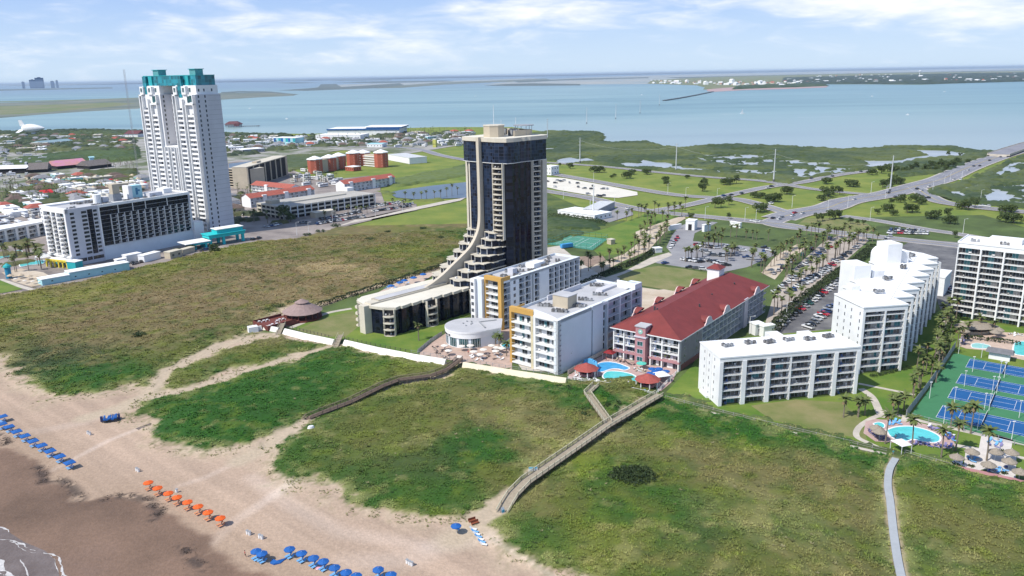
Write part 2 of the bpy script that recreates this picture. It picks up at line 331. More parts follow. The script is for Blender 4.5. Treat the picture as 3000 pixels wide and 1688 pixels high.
def zone_colours(x, y):
 """base colour of the plants and the sand themselves, plant cover 0..1 and dune relief"""
 s = np.full(x.shape, -1e9)
 for P in VEG: s = np.maximum(s, sd(x, y, P))
 jit = (fnoise(x, y, 11,5,4) - 0.5) * 11 + (fnoise(x, y, 2.6,6,3) - .5) * 5
 vraw = s + jit
 for P, w in PATHS:
  d = dseg(x, y, P, False) - w / 2 + (fnoise(x, y, 3,8,3) - .5) * 1.2; vraw = np.minimum(vraw, d * 1.6)
 veg = np.clip(vraw / 2.0 + 0.3,0,1)
 n1 = fnoise(x, y, 22,21,4); n2 = fnoise(x, y, 7,31,4); n3 = fnoise(x, y, 2.2,41,3)
 col = np.zeros(x.shape + (3,)); col[:] = PAL['olive']
 t = np.clip((n1 - .46) * 5 + (n2 - .5) * 3.0,0,1)[..., None]; col = col * (1 - t * .7) + np.array(PAL['brown']) * t * .7
 t = np.clip((.46 - n1) * 5 + (n2 - .5) * 3.0,0,1)[..., None]; col = col * (1 - t * .7) + np.array(PAL['green']) * t * .7
 for bx, by, r, p, a in BLOBS:
  gx, gy = G(bx, by); d = np.hypot(x - gx, y - gy) / r
  w = np.clip(1.35 - d + (n2 - .5) * 1.5 + (n3 - .5) * .5,0,1); w = (w * w * (3 - 2 * w) * a)[..., None]; col = col * (1 - w) + np.array(PAL[p]) * w
 t = np.clip((fnoise(x, y, 5,77,4) - .62) * 9,0,1)[..., None]; col = col * (1 - t * .4) + np.array(PAL['straw']) * t * .4
 t = np.clip((fnoise(x, y, 7,87,4) - .56) * 7,0,1)[..., None]; col = col * (1 - t * .38) + np.array(PAL['green']) * t * .30
 t = np.clip((fnoise(x, y, 5.3,97,4) - .60) * 8,0,1)[..., None]; col = col * (1 - t * .4) + np.array(PAL['lime']) * t * .4
 e = np.clip(1 - (vraw - 0.5) / 6,0,1) * np.clip((430 - y) / 40,0,1) * np.clip((fnoise(x, y, 4,55,4) - .42) * 8,0,1); e = e[..., None] * .85
 col = col * (1 - e) + np.array((0.30,0.275,0.125)) * e
 sand = np.zeros_like(col); sand[:] = (0.455,0.332,0.242)
 ang = math.radians(-41.0); u = x * math.cos(ang) + y * math.sin(ang); v = -x * math.sin(ang) + y * math.cos(ang)
 tr = (np.clip((fnoise(u / 26, v, 1.5,61,4) - .5) * 5,-1,1))[..., None]; sand *= 1 + .10 * tr
 w2 = (fnoise(x, y, 16,63,4) - .5)[..., None]; sand *= 1 + .26 * w2
 t = (np.clip(1 + vraw / 9,0,1) * np.clip(.4 + (fnoise(x, y, 6,64,4) - .4) * 3,0,1))[..., None]; sand = sand * (1 - t) + np.array((0.53,0.42,0.295)) * t
 t = (np.clip(1 + vraw / 7,0,1) * (fnoise(x, y, 1.7,65,3) > .60))[..., None] * .6; sand = sand * (1 - t) + np.array((.16,.16,.06)) * t
 a2 = math.radians(-49.0); u2 = x * math.cos(a2) + y * math.sin(a2); v2 = -x * math.sin(a2) + y * math.cos(a2) + 5 * (fnoise(u2,0 * u2,60,3,2) - .5)
 for k, c in enumerate((104,109,112,118,121,126,131,134,139,146,149,152,158,163)):
  li = np.exp(-((v2 - c - 1.7 * math.sin(k * 2.1) * np.sin(u2 / (30 + 7 * k))) / .7) ** 2) * np.clip((fnoise(u2, v2,14, k, 2) - .38) * 5,0,1); sand += (.085 * li)[..., None]
 for P, w, g in ((GP([(410,1255),(320,1290),(215,1345),(150,1380)]),1.3,.10),(GP([(855,1415),(760,1480),(690,1525),(620,1590)]),2.0,.09),(GP([(700,1352),(600,1400),(520,1425)]),1.5,.06),(GP([(360,1195),(240,1240),(120,1262),(20,1268)]),3.0,.05),(GP([(1440,1580),(1250,1600),(1000,1560),(850,1480),(740,1400)]),3.0,.06),(GP([(1390,1560),(1200,1640),(1000,1650)]),4.0,.06)):
  d = dseg(x, y, P, False); sand += (g * np.clip(1.3 - d / w, 0,1))[..., None]
 for P, w in PATHS:
  d = dseg(x, y, P, False); t = np.clip(1.5 - d / w, 0,1)[..., None]; sand = sand * (1 - t) + np.array((0.50,0.40,0.285)) * t
 t = np.clip((inl(x, y) + np.where(x > 0,6,1)) / 2,0,1)[..., None]; sand = sand * (1 - t) + (np.array((.085,.125,.032)) * (1 + 1.2 * (fnoise(x, y, 14,66,4) - .5))[..., None]) * t
 wd = sd(x, y, WET) + (fnoise(x, y, 12,71,4) - .5) * 6 + (fnoise(x, y, 2.5,72,3) - .5) * 2.5
 t1 = np.clip((wd + 14) / 16,0,1)[..., None]; sand = sand * (1 - t1 * .55) + np.array((.335,.235,.155)) * t1 * .55
 t = np.clip(wd / 1.8,0,1)[..., None]; wetc = np.array((.200,.128,.088)) * (1 + 1.1 * (fnoise(x, y, 20,73,4) - .5))[..., None]; sand = sand * (1 - t) + wetc * t
 t = np.clip((wd - 17) / 22 + (fnoise(x, y, 10,74,3) - .5),0,1)[..., None] * .7; sand = sand * (1 - t) + np.array((.152,.104,.086)) * t
 we = np.zeros(x.shape)
 for P in WEED: we = np.maximum(we, np.clip(1.3 - dseg(x, y, P, False) / 1.7,0,1))
 we = we * (fnoise(x, y, 1.6,75,4) > .44); sand = sand * (1 - we[..., None] * .75) + np.array((.05,.038,.033)) * we[..., None] * .75
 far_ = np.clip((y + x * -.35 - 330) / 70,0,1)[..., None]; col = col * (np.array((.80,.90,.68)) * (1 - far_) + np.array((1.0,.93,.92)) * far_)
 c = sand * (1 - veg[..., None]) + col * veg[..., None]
 ins = np.clip(vraw / 12,0,1)
 h = ins * (1.5 * fnoise(x, y, 26,51,3) + .9 * fnoise(x, y, 7,52,3) + .35 * vnoise(x, y, 2.4,53)) + np.clip(vraw / 3,0,1) * .35
 h = h * np.clip(1.2 - (y - 440) / 110,.25,1)
 h = np.where(veg < .5, h * veg * 2, h) + .7 * np.exp(-((vraw + .5) / 3.5) ** 2) * np.clip((420 - y) / 60,0,1) * fnoise(x, y, 5,57,3) + np.clip(wd, -30,0) * 0 + .03 * fnoise(x, y, 2,54,2)
 return c, veg, h, col, vraw
def near_ground():
 xs = np.concatenate([np.arange(-520,-190,1.6), np.arange(-190,150,.8), np.arange(150,346,1.6)]); ys = np.concatenate([np.arange(92,300,.8), np.arange(300,576,1.5)]); X, Y = np.meshgrid(xs, ys)
 c, veg, h, _, _ = zone_colours(X, Y)
 nx, ny = len(xs), len(ys); V = np.stack([X, Y, h],-1).reshape(-1,3)
 i = np.arange(nx * ny).reshape(ny, nx); Fq = np.stack([i[:-1, :-1], i[:-1,1:], i[1:, 1:], i[1:, :-1]],-1).reshape(-1,4)
 tag(link('beach_ground', np_mesh('beach_ground', V, Fq, [M_DUNE], c.reshape(-1,3), smooth=True)), kind='structure')
near_ground()
def blades(name, P, C, size, mats, seg=4, kind='stuff', lift=0.62):
 """one mesh of little grass tufts: each tuft is seg leaning triangles"""
 n = len(P); k = seg; ang = RNG.uniform(0,2 * np.pi, (n, 1)) + np.arange(k) * (2 * np.pi / k) + RNG.uniform(-.5,.5,(n, k))
 s = np.asarray(size)[:, None] * RNG.uniform(.6,1.25,(n, k)); dx, dy = np.cos(ang), np.sin(ang)
 base = np.asarray(P)[:, None, :]; w = .26 * s
 V = np.zeros((n, k, 3,3))
 V[..., 0,0] = base[..., 0] - dy * w; V[..., 0,1] = base[..., 1] + dx * w; V[..., 0,2] = base[..., 2] - .05
 V[..., 1,0] = base[..., 0] + dy * w; V[..., 1,1] = base[..., 1] - dx * w; V[..., 1,2] = base[..., 2] - .05
 V[..., 2,0] = base[..., 0] + dx * s * .75; V[..., 2,1] = base[..., 1] + dy * s * .75; V[..., 2,2] = base[..., 2] + s * lift * RNG.uniform(.5,1.1,(n, k))
 V = V.reshape(-1,3); Fq = np.arange(len(V)).reshape(-1,3)
 cols = np.repeat(np.asarray(C),3 * k, axis=0) * np.repeat(RNG.uniform(.9,1.12, n * k),3)[:, None]
 o = link(name, np_mesh(name, V, Fq, mats, np.clip(cols, 0,1))); return tag(o, kind=kind)
def grow_dune_grass():
 n = 460000
 r = 120 + (RNG.random(n) ** 1.25) * 430; a = RNG.uniform(-.78,.72, n); x = r * np.sin(a); y = r * np.cos(a)
 c, veg, h, col, vraw = zone_colours(x, y)
 clump = fnoise(x, y, 3.0,91,3)
 dens = np.clip((veg - .45) * 2.5,0,1) * np.clip(.35 + (clump - .35) * 2.2,.15,1)
 edge = (vraw > -4.5) & (vraw < 1.0) & (fnoise(x, y, 3.2,92,3) > .55) & (y < 430)
 keep = (RNG.random(n) < dens * .75) | (edge & (RNG.random(n) < .35))
 x, y, h, col, r, clump, vraw = x[keep], y[keep], h[keep], col[keep], r[keep], clump[keep], vraw[keep]
 size = (.30 + .42 * clump) * (.75 + r / 460); size = np.where(vraw < 1.0, size * .8, size)
 jit = RNG.normal(0,.04,(len(x),3)) + RNG.normal(0,.11,(len(x),1)); C = col * (1.42 + jit * .8)
 m = (vraw < .8); C[m] = np.array((.20,.20,.075)) * (1 + RNG.normal(0,.3,(m.sum(),1)))
 blades('dune_grass', np.stack([x, y, h],-1), np.clip(C, .004,.8), size, [M_TUFT])
grow_dune_grass()
def dune_shrubs():
 n = 26000; r = 120 + RNG.random(n) ** 1.3 * 300; a = RNG.uniform(-.78,.72, n); x, y = r * np.sin(a), r * np.cos(a); c, veg, h, col, vraw = zone_colours(x, y)
 k = (veg > .8) & (fnoise(x, y, 9,93,3) > .50) & (RNG.random(n) < .42); x, y, h, col = x[k], y[k], h[k], col[k]; t = RNG.random(len(x))[:, None]
 C = np.where(t < .55, col * .62, np.where(t < .9, col * 1.35 + .008, np.array((.24,.215,.11)))); blades('dune_shrubs', np.stack([x, y, h],-1), C, RNG.uniform(.4,.95, len(x)), [M_TUFT],9, lift=.42)
 P, n = [],3000
 for W_ in WEED:
  pts = np.array(smooth_line(W_, 6)); i = RNG.integers(0, len(pts) - 1, n // 5); f = RNG.random((n // 5,1)); q = pts[i] * (1 - f) + pts[i + 1] * f + RNG.normal(0,.9,(n // 5,2)); P.append(q)
 P = np.concatenate(P); k = fnoise(P[:, 0], P[:, 1],2.0,94,3) > .47; P = P[k]; blades('seaweed', np.column_stack([P, np.full(len(P),.06)]), np.tile((.045,.032,.026),(len(P),1)), RNG.uniform(.10,.28, len(P)), [M_TUFT],4, lift=.3)
dune_shrubs()
def watermat():
 m = bpy.data.materials.new('bay_water'); m.use_nodes = True; nt = m.node_tree; N = nt.nodes; L = nt.links; b = N['Principled BSDF']
 b.inputs['Roughness'].default_value = 0.32; b.inputs['Specular IOR Level'].default_value = 0.30
 geo = N.new('ShaderNodeNewGeometry'); mp = N.new('ShaderNodeMapping'); mp.inputs['Scale'].default_value = (0.00042,0.0022,1); mp.inputs['Rotation'].default_value[2] = .12
 L.new(geo.outputs['Position'], mp.inputs[0]); no = N.new('ShaderNodeTexNoise'); no.inputs['Scale'].default_value = 1.0; no.inputs['Detail'].default_value = 9; no.inputs['Roughness'].default_value = .62; no.inputs['Distortion'].default_value = .8
 L.new(mp.outputs[0], no.inputs['Vector']); r = N.new('ShaderNodeValToRGB'); L.new(no.outputs[0], r.inputs[0])
 e = r.color_ramp.elements; e[0].position = .34; e[0].color = (.130,.235,.235,1); e[1].position = .68; e[1].color = (.295,.410,.370,1)
 k = e.new(.52); k.color = (.220,.340,.325,1)
 sp = N.new('ShaderNodeSeparateXYZ'); L.new(geo.outputs['Position'], sp.inputs[0])
 def mr(src, a, c, lo=0, hi=1):
  q = N.new('ShaderNodeMapRange'); q.interpolation_type = 'SMOOTHSTEP'; q.inputs['From Min'].default_value = a; q.inputs['From Max'].default_value = c
  q.inputs['To Min'].default_value = lo; q.inputs['To Max'].default_value = hi; L.new(src, q.inputs['Value']); return q.outputs[0]
 def mix(f, a, col):
  q = N.new('ShaderNodeMix'); q.data_type = 'RGBA'; L.new(f, q.inputs[0]); L.new(a, q.inputs[6]); q.inputs[7].default_value = (*col, 1); return q.outputs[2]
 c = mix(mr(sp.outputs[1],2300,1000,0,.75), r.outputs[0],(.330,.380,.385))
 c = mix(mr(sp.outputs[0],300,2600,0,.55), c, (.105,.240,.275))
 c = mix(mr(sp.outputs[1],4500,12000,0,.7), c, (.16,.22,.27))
 L.new(c, b.inputs['Base Color'])
 n2 = N.new('ShaderNodeTexNoise'); n2.inputs['Scale'].default_value = .06; n2.inputs['Detail'].default_value = 7; L.new(geo.outputs['Position'], n2.inputs['Vector'])
 bp = N.new('ShaderNodeBump'); bp.inputs['Strength'].default_value = .35; bp.inputs['Distance'].default_value = 2.0; L.new(n2.outputs[0], bp.inputs['Height']); L.new(bp.outputs[0], b.inputs['Normal'])
 return m
M_WATER = watermat()
M_POND = mat('pond_water', (.10,.13,.155),.3, var=.15, scale=.02, bump=.2, bscale=.4, spec=.3)
M_FLATS = mat('marsh_flats', (.44,.46,.47),.35, var=.25, scale=.03, col2=(.30,.34,.36))
M_GRASS = mat('field_grass', (.115,.175,.024),.95, col2=(.215,.240,.042), scale=.035, bump=.4, bscale=.8)
M_LAWN = mat('lawn_grass', (.080,.160,.018),.95, col2=(.165,.215,.034), scale=.07, bump=.3, bscale=1.2)
M_DRYLAWN = mat('dry_lawn', (.12,.16,.035),.95, col2=(.24,.215,.095), scale=.06, bump=.3, bscale=1.2)
M_ASPH = mat('asphalt', (.225,.222,.235),.9, var=.16, scale=.05, col2=(.30,.295,.30))
M_ROAD = mat('road_asphalt', (.200,.200,.225),.9, var=.12, scale=.05, col2=(.26,.26,.28))
M_DARKASPH = mat('dark_asphalt', (.085,.085,.092),.9, col2=(.19,.185,.18), scale=.09)
M_MAUVE = mat('weathered_paving', (.17,.145,.135),.9, col2=(.36,.31,.275), scale=.04)
M_CONC = mat('pale_concrete', (.50,.45,.38),.9, var=.14, scale=.2)
M_SANDY = mat('sandy_ground', (.42,.33,.23),.95, col2=(.58,.50,.40), scale=.05, bump=.3, bscale=.8)
M_WHITESAND = mat('white_shell_paving', (.66,.62,.53),.9, var=.08, scale=.06)
M_LINE = mat('road_paint', (.72,.71,.66),.7, var=.06)
M_MANG = mat('mangrove', (.062,.092,.030),.9, col2=(.115,.140,.040), scale=.02, bump=.7, bscale=.35)
M_FARLAND = mat('far_land', (.10,.13,.10),.95, col2=(.20,.21,.17), scale=.0022)
M_FARGREEN = mat('far_green_land', (.12,.17,.05),.95, col2=(.22,.20,.12), scale=.006)
M_FARFLAT = mat('far_flats', (.38,.37,.33),.9, col2=(.24,.30,.32), scale=.0016)
def big_disc():
 mb = MB(); n = 96; R = 62000
 for k in range(n):
  a, b = math.pi * (.5 + 1.3 * (k / n - .5)), math.pi * (.5 + 1.3 * ((k + 1) / n - .5))
  mb.face([(0,-200,-1),(R * math.cos(a), R * math.sin(a),-1),(R * math.cos(b), R * math.sin(b),-1)], M_WATER)
 tag(mb.obj('bay_water'), kind='structure')
big_disc()
SHORE = [(-900,395),(-300,388),(0,384),(230,378),(400,380),(650,387),(900,392),(1100,385),(1150,376),(1290,372),(1400,372),(1500,372),(1594,385),(1608,384),(1713,385),(1760,388),(1771,400),(1765,413),(1797,417),(1899,414),(1943,426),(1972,430),(1987,433),(2074,426),(2132,423),(2300,428),(2337,430),(2454,437),(2576,434),(2594,428),(2700,427),(2803,429),(2832,438),(2890,442),(2949,436),(3000,432),(3060,425),(3140,420),(3300,470),(3800,560),(4600,640)]
isl = GP(SHORE) + [(900,300),(420,95),(345,92),(-300,92),(-520,250),(-800,500)]
sheet('island_ground', isl, -0.35, M_GRASS)
sheet('beach_sand', [(-1100,1000),(-700,640),(-520,480),(-520,250),(-300,94),(345,94),(700,-60),(900,-500),(0,-300),(-200,60),(-1100,860)],-.33, M_SANDY)
def far_sheet(name, pts, z, m): return sheet(name, GP(pts), z, m)
far_sheet('far_spit', [(-500,312),(0,301),(250,294),(400,286),(652,272),(790,272),(874,276),(860,280),(760,285),(660,291),(520,302),(400,318),(250,326),(120,335),(0,345),(-500,372)],-.7, M_FARLAND)
far_sheet('far_spit_meadow', [(-300,322),(0,311),(100,308),(200,305),(330,300),(400,303),(330,312),(200,323),(60,334),(-300,345)],-.6, M_FARGREEN)
far_sheet('far_islet', [(925,254),(1010,247),(1200,242),(1350,236),(1560,229),(1600,234),(1440,241),(1300,248),(1100,256),(1000,260)],-.7, M_FARFLAT)
far_sheet('far_mainland', [(-900,266),(0,251),(60,252),(200,250),(420,243),(900,233.5),(1300,225),(1500,223),(1700,219),(1950,215),(2400,207),(3000,196),(3700,184),(3700,184.9 - 9.0),(3000,190.8),(1500,217.0),(0,243.5),(-900,259.5)],-.8, M_FARLAND)
far_sheet('far_salt_flats', [(1410,248),(1480,241),(1600,232),(1800,224),(2100,216),(2450,208),(3000,200),(3600,189),(3600,222),(3000,232),(2500,240),(1900,246),(1700,247.5)],-.75, M_FARFLAT)
far_sheet('far_sandbar', [(0,297),(200,293),(400,286.5),(400,288),(200,295.2),(0,299.5),(-400,306),(-400,303)],-.55, M_FARGREEN)
far_sheet('mainland_town_ground', [(1896,245),(2040,250),(2065,256),(2060,262),(2140,265),(2240,259),(2315,256),(2426,252),(2390,247),(2548,247),(2694,248),(3000,238),(3400,231),(3400,200),(3000,208),(2723,212),(2432,217),(2082,226),(1908,235)],-.6, M_FARGREEN)
M_FARDARK = mat('far_mudflat', (.07,.10,.10),.9, col2=(.14,.16,.14), scale=.003)
for i, (m, p) in enumerate(((M_FARDARK, [(815,265),(900,259),(932,256),(940,247),(985,246),(1000,255),(1080,250),(1170,243.5),(1185,250),(1130,257),(1000,262),(900,266)]),(M_FARLAND, [(1095,259),(1190,249),(1300,241),(1450,236),(1600,230),(1620,236),(1450,241),(1300,248),(1180,257)]),
 (M_FARDARK, [(980,242),(1100,238.5),(1310,236),(1330,239),(1100,243.5)]),(M_FARDARK, [(640,234),(760,231),(900,234),(910,238),(760,237),(640,238)]),(M_FARDARK, [(925,233.5),(1040,231),(1150,232),(1140,235.5),(1000,237)]),(M_FARDARK, [(800,243),(860,241),(940,242),(860,245)]),
 (M_FARDARK, [(648,270),(700,267),(790,268),(878,277),(780,272),(700,271),(648,274)]),(M_FARDARK, [(1420,251),(1480,246),(1560,244),(1700,246),(1700,250),(1500,252)]),(M_FARDARK, [(-300,272),(0,262),(330,256),(330,259),(0,266),(-300,278)]),(M_FARDARK, [(1500,238),(1700,230),(1900,226),(1900,229),(1650,236),(1520,242)]),(M_FARDARK, [(1950,227),(2300,219),(2700,211),(3000,205),(3000,207),(2500,218),(1990,230)]))): far_sheet('far_mudflat', p, -.69 + .004 * i, m)
# sheets on the island, listed bottom to top
S = [('mangrove_marsh', -.20, M_MANG, [(1594,386),(1608,385),(1713,386),(1758,389),(1769,400),(1763,414),(1797,418),(1899,415),(1943,428),(1987,434),(2074,427),(2132,424),(2300,429),(2454,438),(2576,435),(2594,429),(2803,430),(2832,440),(2890,443),(2930,447),(2850,470),(2760,505),(2640,520),(2600,490),(2454,508),(2352,528),(2308,540),(2220,523),(2074,514),(1899,497),(1754,482),(1594,470),(1500,460),(1500,400)]),
     ('east_marsh', -.20, M_MANG, [(3120,440),(3000,455),(2960,470),(2900,497),(2850,525),(2770,545),(2725,560),(2745,575),(2790,588),(2861,597),(3000,608),(3500,660),(3600,520)]),
     ('resort_paving', .10, M_MAUVE, [(-500,935),(-60,884),(58,856),(204,836),(320,810),(495,765),(626,736),(750,707),(862,702),(978,673),(1031,659),(1090,645),(1085,640),(1222,616),(1220,598),(1125,590),(1115,560),(1112,530),(1080,515),(940,530),(860,500),(700,470),(500,520),(300,560),(0,560),(-500,620)]),
     ('left_parkland', .05, mat('park_ground', (.10,.125,.05),.95, col2=(.34,.325,.30), scale=.02, vcon=(.42,.56)), [(-700,400),(0,402),(400,396),(660,400),(900,404),(1100,398),(1380,392),(1380,420),(1200,450),(1000,440),(860,470),(700,475),(500,530),(0,590),(-700,700)]),
     ('shore_strip_path', .16, M_CONC, [(978,668),(1031,654),(1197,620),(1350,588),(1365,579),(1300,590),(1222,606),(1090,638),(1040,645)]),
     ('lagoon', .12, M_POND, [(1139,565),(1175,557),(1268,544),(1375,533),(1375,580),(1300,582),(1216,584),(1160,579)]),
     ('canal', .12, M_POND, [(670,480),(740,472),(765,468),(740,490),(670,492)]),
     ('bay_beach', -.05, M_WHITESAND, [(1600,388),(1664,399),(1652,408),(1597,415),(1560,410)]),
     ('marsh_pool_small', -.1, M_FLATS, [(1597,434),(1626,434),(1628,440),(1597,441)]),
     ('marsh_pool_west', -.1, M_FLATS, [(1623,471),(1650,464),(1672,461),(1692,466),(1720,463),(1748,472),(1700,475),(1640,478)]),
     ('marsh_pool_long', -.1, M_FLATS, [(1800,479),(1840,476),(1870,478),(1885,468),(1920,476),(1950,476),(1990,486),(2022,492),(2022,500),(1900,491),(1830,486)]),
     ('marsh_pool_big', -.1, M_FLATS, [(1993,458),(2020,460),(2062,455),(2132,452),(2200,453),(2240,458),(2272,470),(2255,478),(2220,474),(2230,482),(2205,486),(2190,480),(2176,491),(2140,484),(2089,478),(2050,468),(2016,463)]),
     ('marsh_pool_south', -.1, M_FLATS, [(1981,487),(2030,492),(2100,497),(2190,497),(2250,500),(2310,503),(2310,518),(2240,514),(2190,511),(2110,507),(2050,503),(1990,496)]),
     ('marsh_pool_centre', -.1, M_FLATS, [(2272,462),(2330,468),(2430,475),(2440,483),(2380,486),(2440,492),(2520,495),(2470,505),(2400,512),(2350,520),(2310,518),(2290,505),(2330,500),(2280,490),(2320,482),(2280,476)]),
     ('marsh_channel', -.1, M_FLATS, [(2672,439),(2774,442),(2850,452),(2803,461),(2716,464),(2643,479),(2556,491),(2512,492),(2541,482),(2518,471),(2628,470),(2660,463),(2722,455)]),
     ('east_pool_near', -.1, M_FLATS, [(2771,568),(2815,552),(2861,540),(2893,537),(2850,552),(2822,563),(2840,574),(2820,580)]),
     ('east_pool_main', -.1, M_FLATS, [(2846,582),(2876,572),(2895,558),(2920,545),(3000,540),(3150,545),(3150,612),(3000,601),(2949,597),(2861,590)]),
     ('east_pool_far', -.1, M_FLATS, [(2899,518),(2930,500),(2963,477),(3050,470),(3150,480),(3080,493),(3000,494),(2960,508),(2920,524)]),
     ('shell_parking_lot', .08, M_WHITESAND, [(1591,519),(1652,522),(1783,545),(1867,563),(1868,572),(1812,580),(1754,577),(1637,557),(1594,547)]),
     ('shop_yard', .08, M_ASPH, [(1760,622),(1812,607),(1852,618),(1855,630),(1785,652),(1745,645)]),
     ('beach_club_parking', .08, M_ASPH, [(2030,707),(2118,713),(2272,733),(2269,748),(2190,783),(2109,800),(1958,777),(1920,771),(1966,742),(1952,725),(1969,690),(1987,666),(2004,658),(2045,646),(2103,652),(2074,666),(2035,684)]),
     ('parking_approach', .09, M_CONC, [(1700,852),(1760,818),(1830,795),(1905,756),(1960,740),(1970,748),(1915,772),(1830,806),(1800,830),(1780,860),(1820,900),(1760,905)]),
     ('palm_walk', .085, M_SANDY, [(1690,810),(1745,775),(1829,745),(1868,715),(1862,680),(1930,655),(2000,632),(2010,640),(1960,668),(1930,700),(1900,735),(1820,768),(1760,800),(1720,830)]),
     ('pocket_lawn', .11, M_DRYLAWN, [(1806,812),(1860,790),(1928,780),(2000,788),(2089,803),(2060,830),(1972,853),(1864,835)]),
     ('sand_lot', .10, M_SANDY, [(1846,838),(1930,850),(2030,838),(2010,870),(1960,905),(1928,915),(1850,930),(1830,880)]),
     ('tan_lot', .07, mat('brown_gravel', (.26,.19,.145),.95, var=.2, scale=.3), [(1597,735),(1640,745),(1700,752),(1765,750),(1775,762),(1735,780),(1690,792),(1640,790),(1560,775)]),
     ('green_lawn_by_court', .06, M_LAWN, [(1700,690),(1780,668),(1860,640),(1915,615),(2000,620),(1980,645),(1900,662),(1866,682),(1868,710),(1830,742),(1760,752),(1740,735),(1770,715)]),
     ('dark_scrub_field', .04, mat('scrub_field', (.05,.085,.02),.95, col2=(.12,.15,.03), scale=.05, bump=.5, bscale=.6), [(1590,560),(1660,590),(1700,606),(1620,625),(1700,645),(1780,650),(1800,662),(1720,682),(1640,700),(1590,720)]),
     ('palm_street', .08, mat('tan_paving', (.34,.29,.245),.9, col2=(.46,.40,.34), scale=.08), [(2240,955),(2262,880),(2300,812),(2350,765),(2405,715),(2455,690),(2530,690),(2545,705),(2500,745),(2430,805),(2340,878),(2275,935)]),
     ('sandy_verge', .09, M_SANDY, [(2230,800),(2275,748),(2335,716),(2368,722),(2320,760),(2270,820)]),
     ('condo_parking', .10, M_DARKASPH, [(2245,1010),(2267,945),(2330,890),(2454,818),(2560,770),(2680,700),(2860,715),(2860,760),(2800,900),(2760,920),(2700,760),(2560,830),(2445,930),(2420,1010)]),
     ('condo_lawn', .12, M_LAWN, [(1930,1172),(2030,1070),(2060,1000),(2500,960),(2640,1000),(2760,905),(3300,1010),(3300,1500),(3001,1400),(2598,1318),(2240,1243),(1990,1187)]),
     ('dry_lawn_patch', .125, M_DRYLAWN, [(2200,1190),(2330,1172),(2470,1180),(2520,1230),(2540,1290),(2420,1268),(2260,1232)]),
     ('tower_lawn', .12, M_LAWN, [(850,962),(935,925),(1020,905),(1180,850),(1400,760),(1440,860),(1420,900),(1330,950),(1255,1000),(1245,1040),(1180,1032),(1030,1000),(930,990)]),
     ('dry_garden', .125, M_DRYLAWN, [(870,968),(940,935),(1035,912),(1060,950),(1010,990),(930,985)]),
     ('grand_plaza', .13, mat('terracotta_paving', (.46,.335,.27),.9, var=.12, scale=.5), [(1230,1028),(1290,985),(1330,968),(1480,950),(1520,1000),(1500,1060),(1500,1085),(1440,1082),(1340,1070),(1230,1048)]),
     ('hotel_yard', .09, M_CONC, [(1260,840),(1400,760),(1640,720),(1700,770),(1800,830),(1850,920),(1830,1000),(1700,1050),(1600,1090),(1530,1085),(1400,900)]),
     ('roundabout_lawn', .03, M_DRYLAWN, [(2333,660),(2360,640),(2440,640),(2540,655),(2560,672),(2540,686),(2440,672)])]
for i, (nm, z, m, p) in enumerate(S): sheet(nm, GP(p), z + i * .0013, m)
for nm, z, m, p in (('resort_sand', .30, M_SANDY, [(5,800),(60,788),(128,800),(150,812),(122,836),(92,842),(40,826)]),('resort_lawn', .30, M_LAWN, [(-80,822),(0,822),(66,848),(20,858),(-80,870)])): sheet(nm, GP(p), z, m)
# roads
RD = [('boulevard', 24, [(2279,641),(2337,624),(2425,609),(2483,589),(2599,569),(2687,545),(2760,525),(2832,493),(2920,461),(3000,438),(3120,405)]),
      ('bay_road', 12, [(1580,503),(1725,528),(1870,554),(1987,572),(2103,580),(2161,584),(2220,598),(2260,610),(2300,622)]),
      ('beach_street', 12, [(1580,557),(1725,580),(1812,601),(1914,620),(2045,633),(2190,647),(2300,659),(2366,671),(2454,682),(2541,691),(2628,701),(2803,720),(3000,745)]),
      ('link_road', 10, [(1914,618),(2010,602),(2103,580),(2176,563),(2249,548),(2352,534),(2454,513),(2560,500)]),
      ('shore_road', 9, [(1560,474),(1594,476),(1754,487),(1899,502),(2074,519),(2220,529),(2308,542),(2381,554),(2497,566),(2580,572)]),
      ('loop_road', 14, [(2680,548),(2716,572),(2760,592),(2861,607),(3000,621),(3200,640)]),
      ('side_street', 8, [(2468,633),(2570,647),(2716,673),(2818,688),(3000,720),(3200,750)]),
      ('lower_curve', 14, [(2337,624),(2290,640),(2262,652),(2290,662),(2366,671)]),
      ('marina_road', 12, [(640,440),(800,436),(1000,430),(1200,434),(1290,455),(1370,470),(1580,503)]),('marina_street', 9, [(1000,430),(1200,415),(1400,425),(1590,450)])]
for i, (nm, w, p) in enumerate(RD):
 pts = smooth_line(GP(p),5); ribbon(nm + '_kerb', pts, w + 2.4,.135 + i * .004, M_CONC); ribbon(nm, pts, w, .20 + i * .005, M_ROAD)
mbl = MB()
for i, (nm, w, p) in enumerate(RD[:7]):
 pts = smooth_line(GP(p),8)
 for off in ((-.2,.2) if w > 11 else (0,)): ribbon('', pts, .22,.27, mat('yellow_road_paint', (.62,.47,.10),.7), mbl, off)
 for off in (-w / 2 + .5, w / 2 - .5): ribbon('', pts, .22,.27, M_LINE, mbl, off)
 if w > 15:
  for off in (-w / 4, w / 4):
   for a in range(0, len(pts) - 1,2): ribbon('', pts[a:a + 2],.2,.27, M_LINE, mbl, off)
tag(mbl.obj('road_markings'), kind='structure')
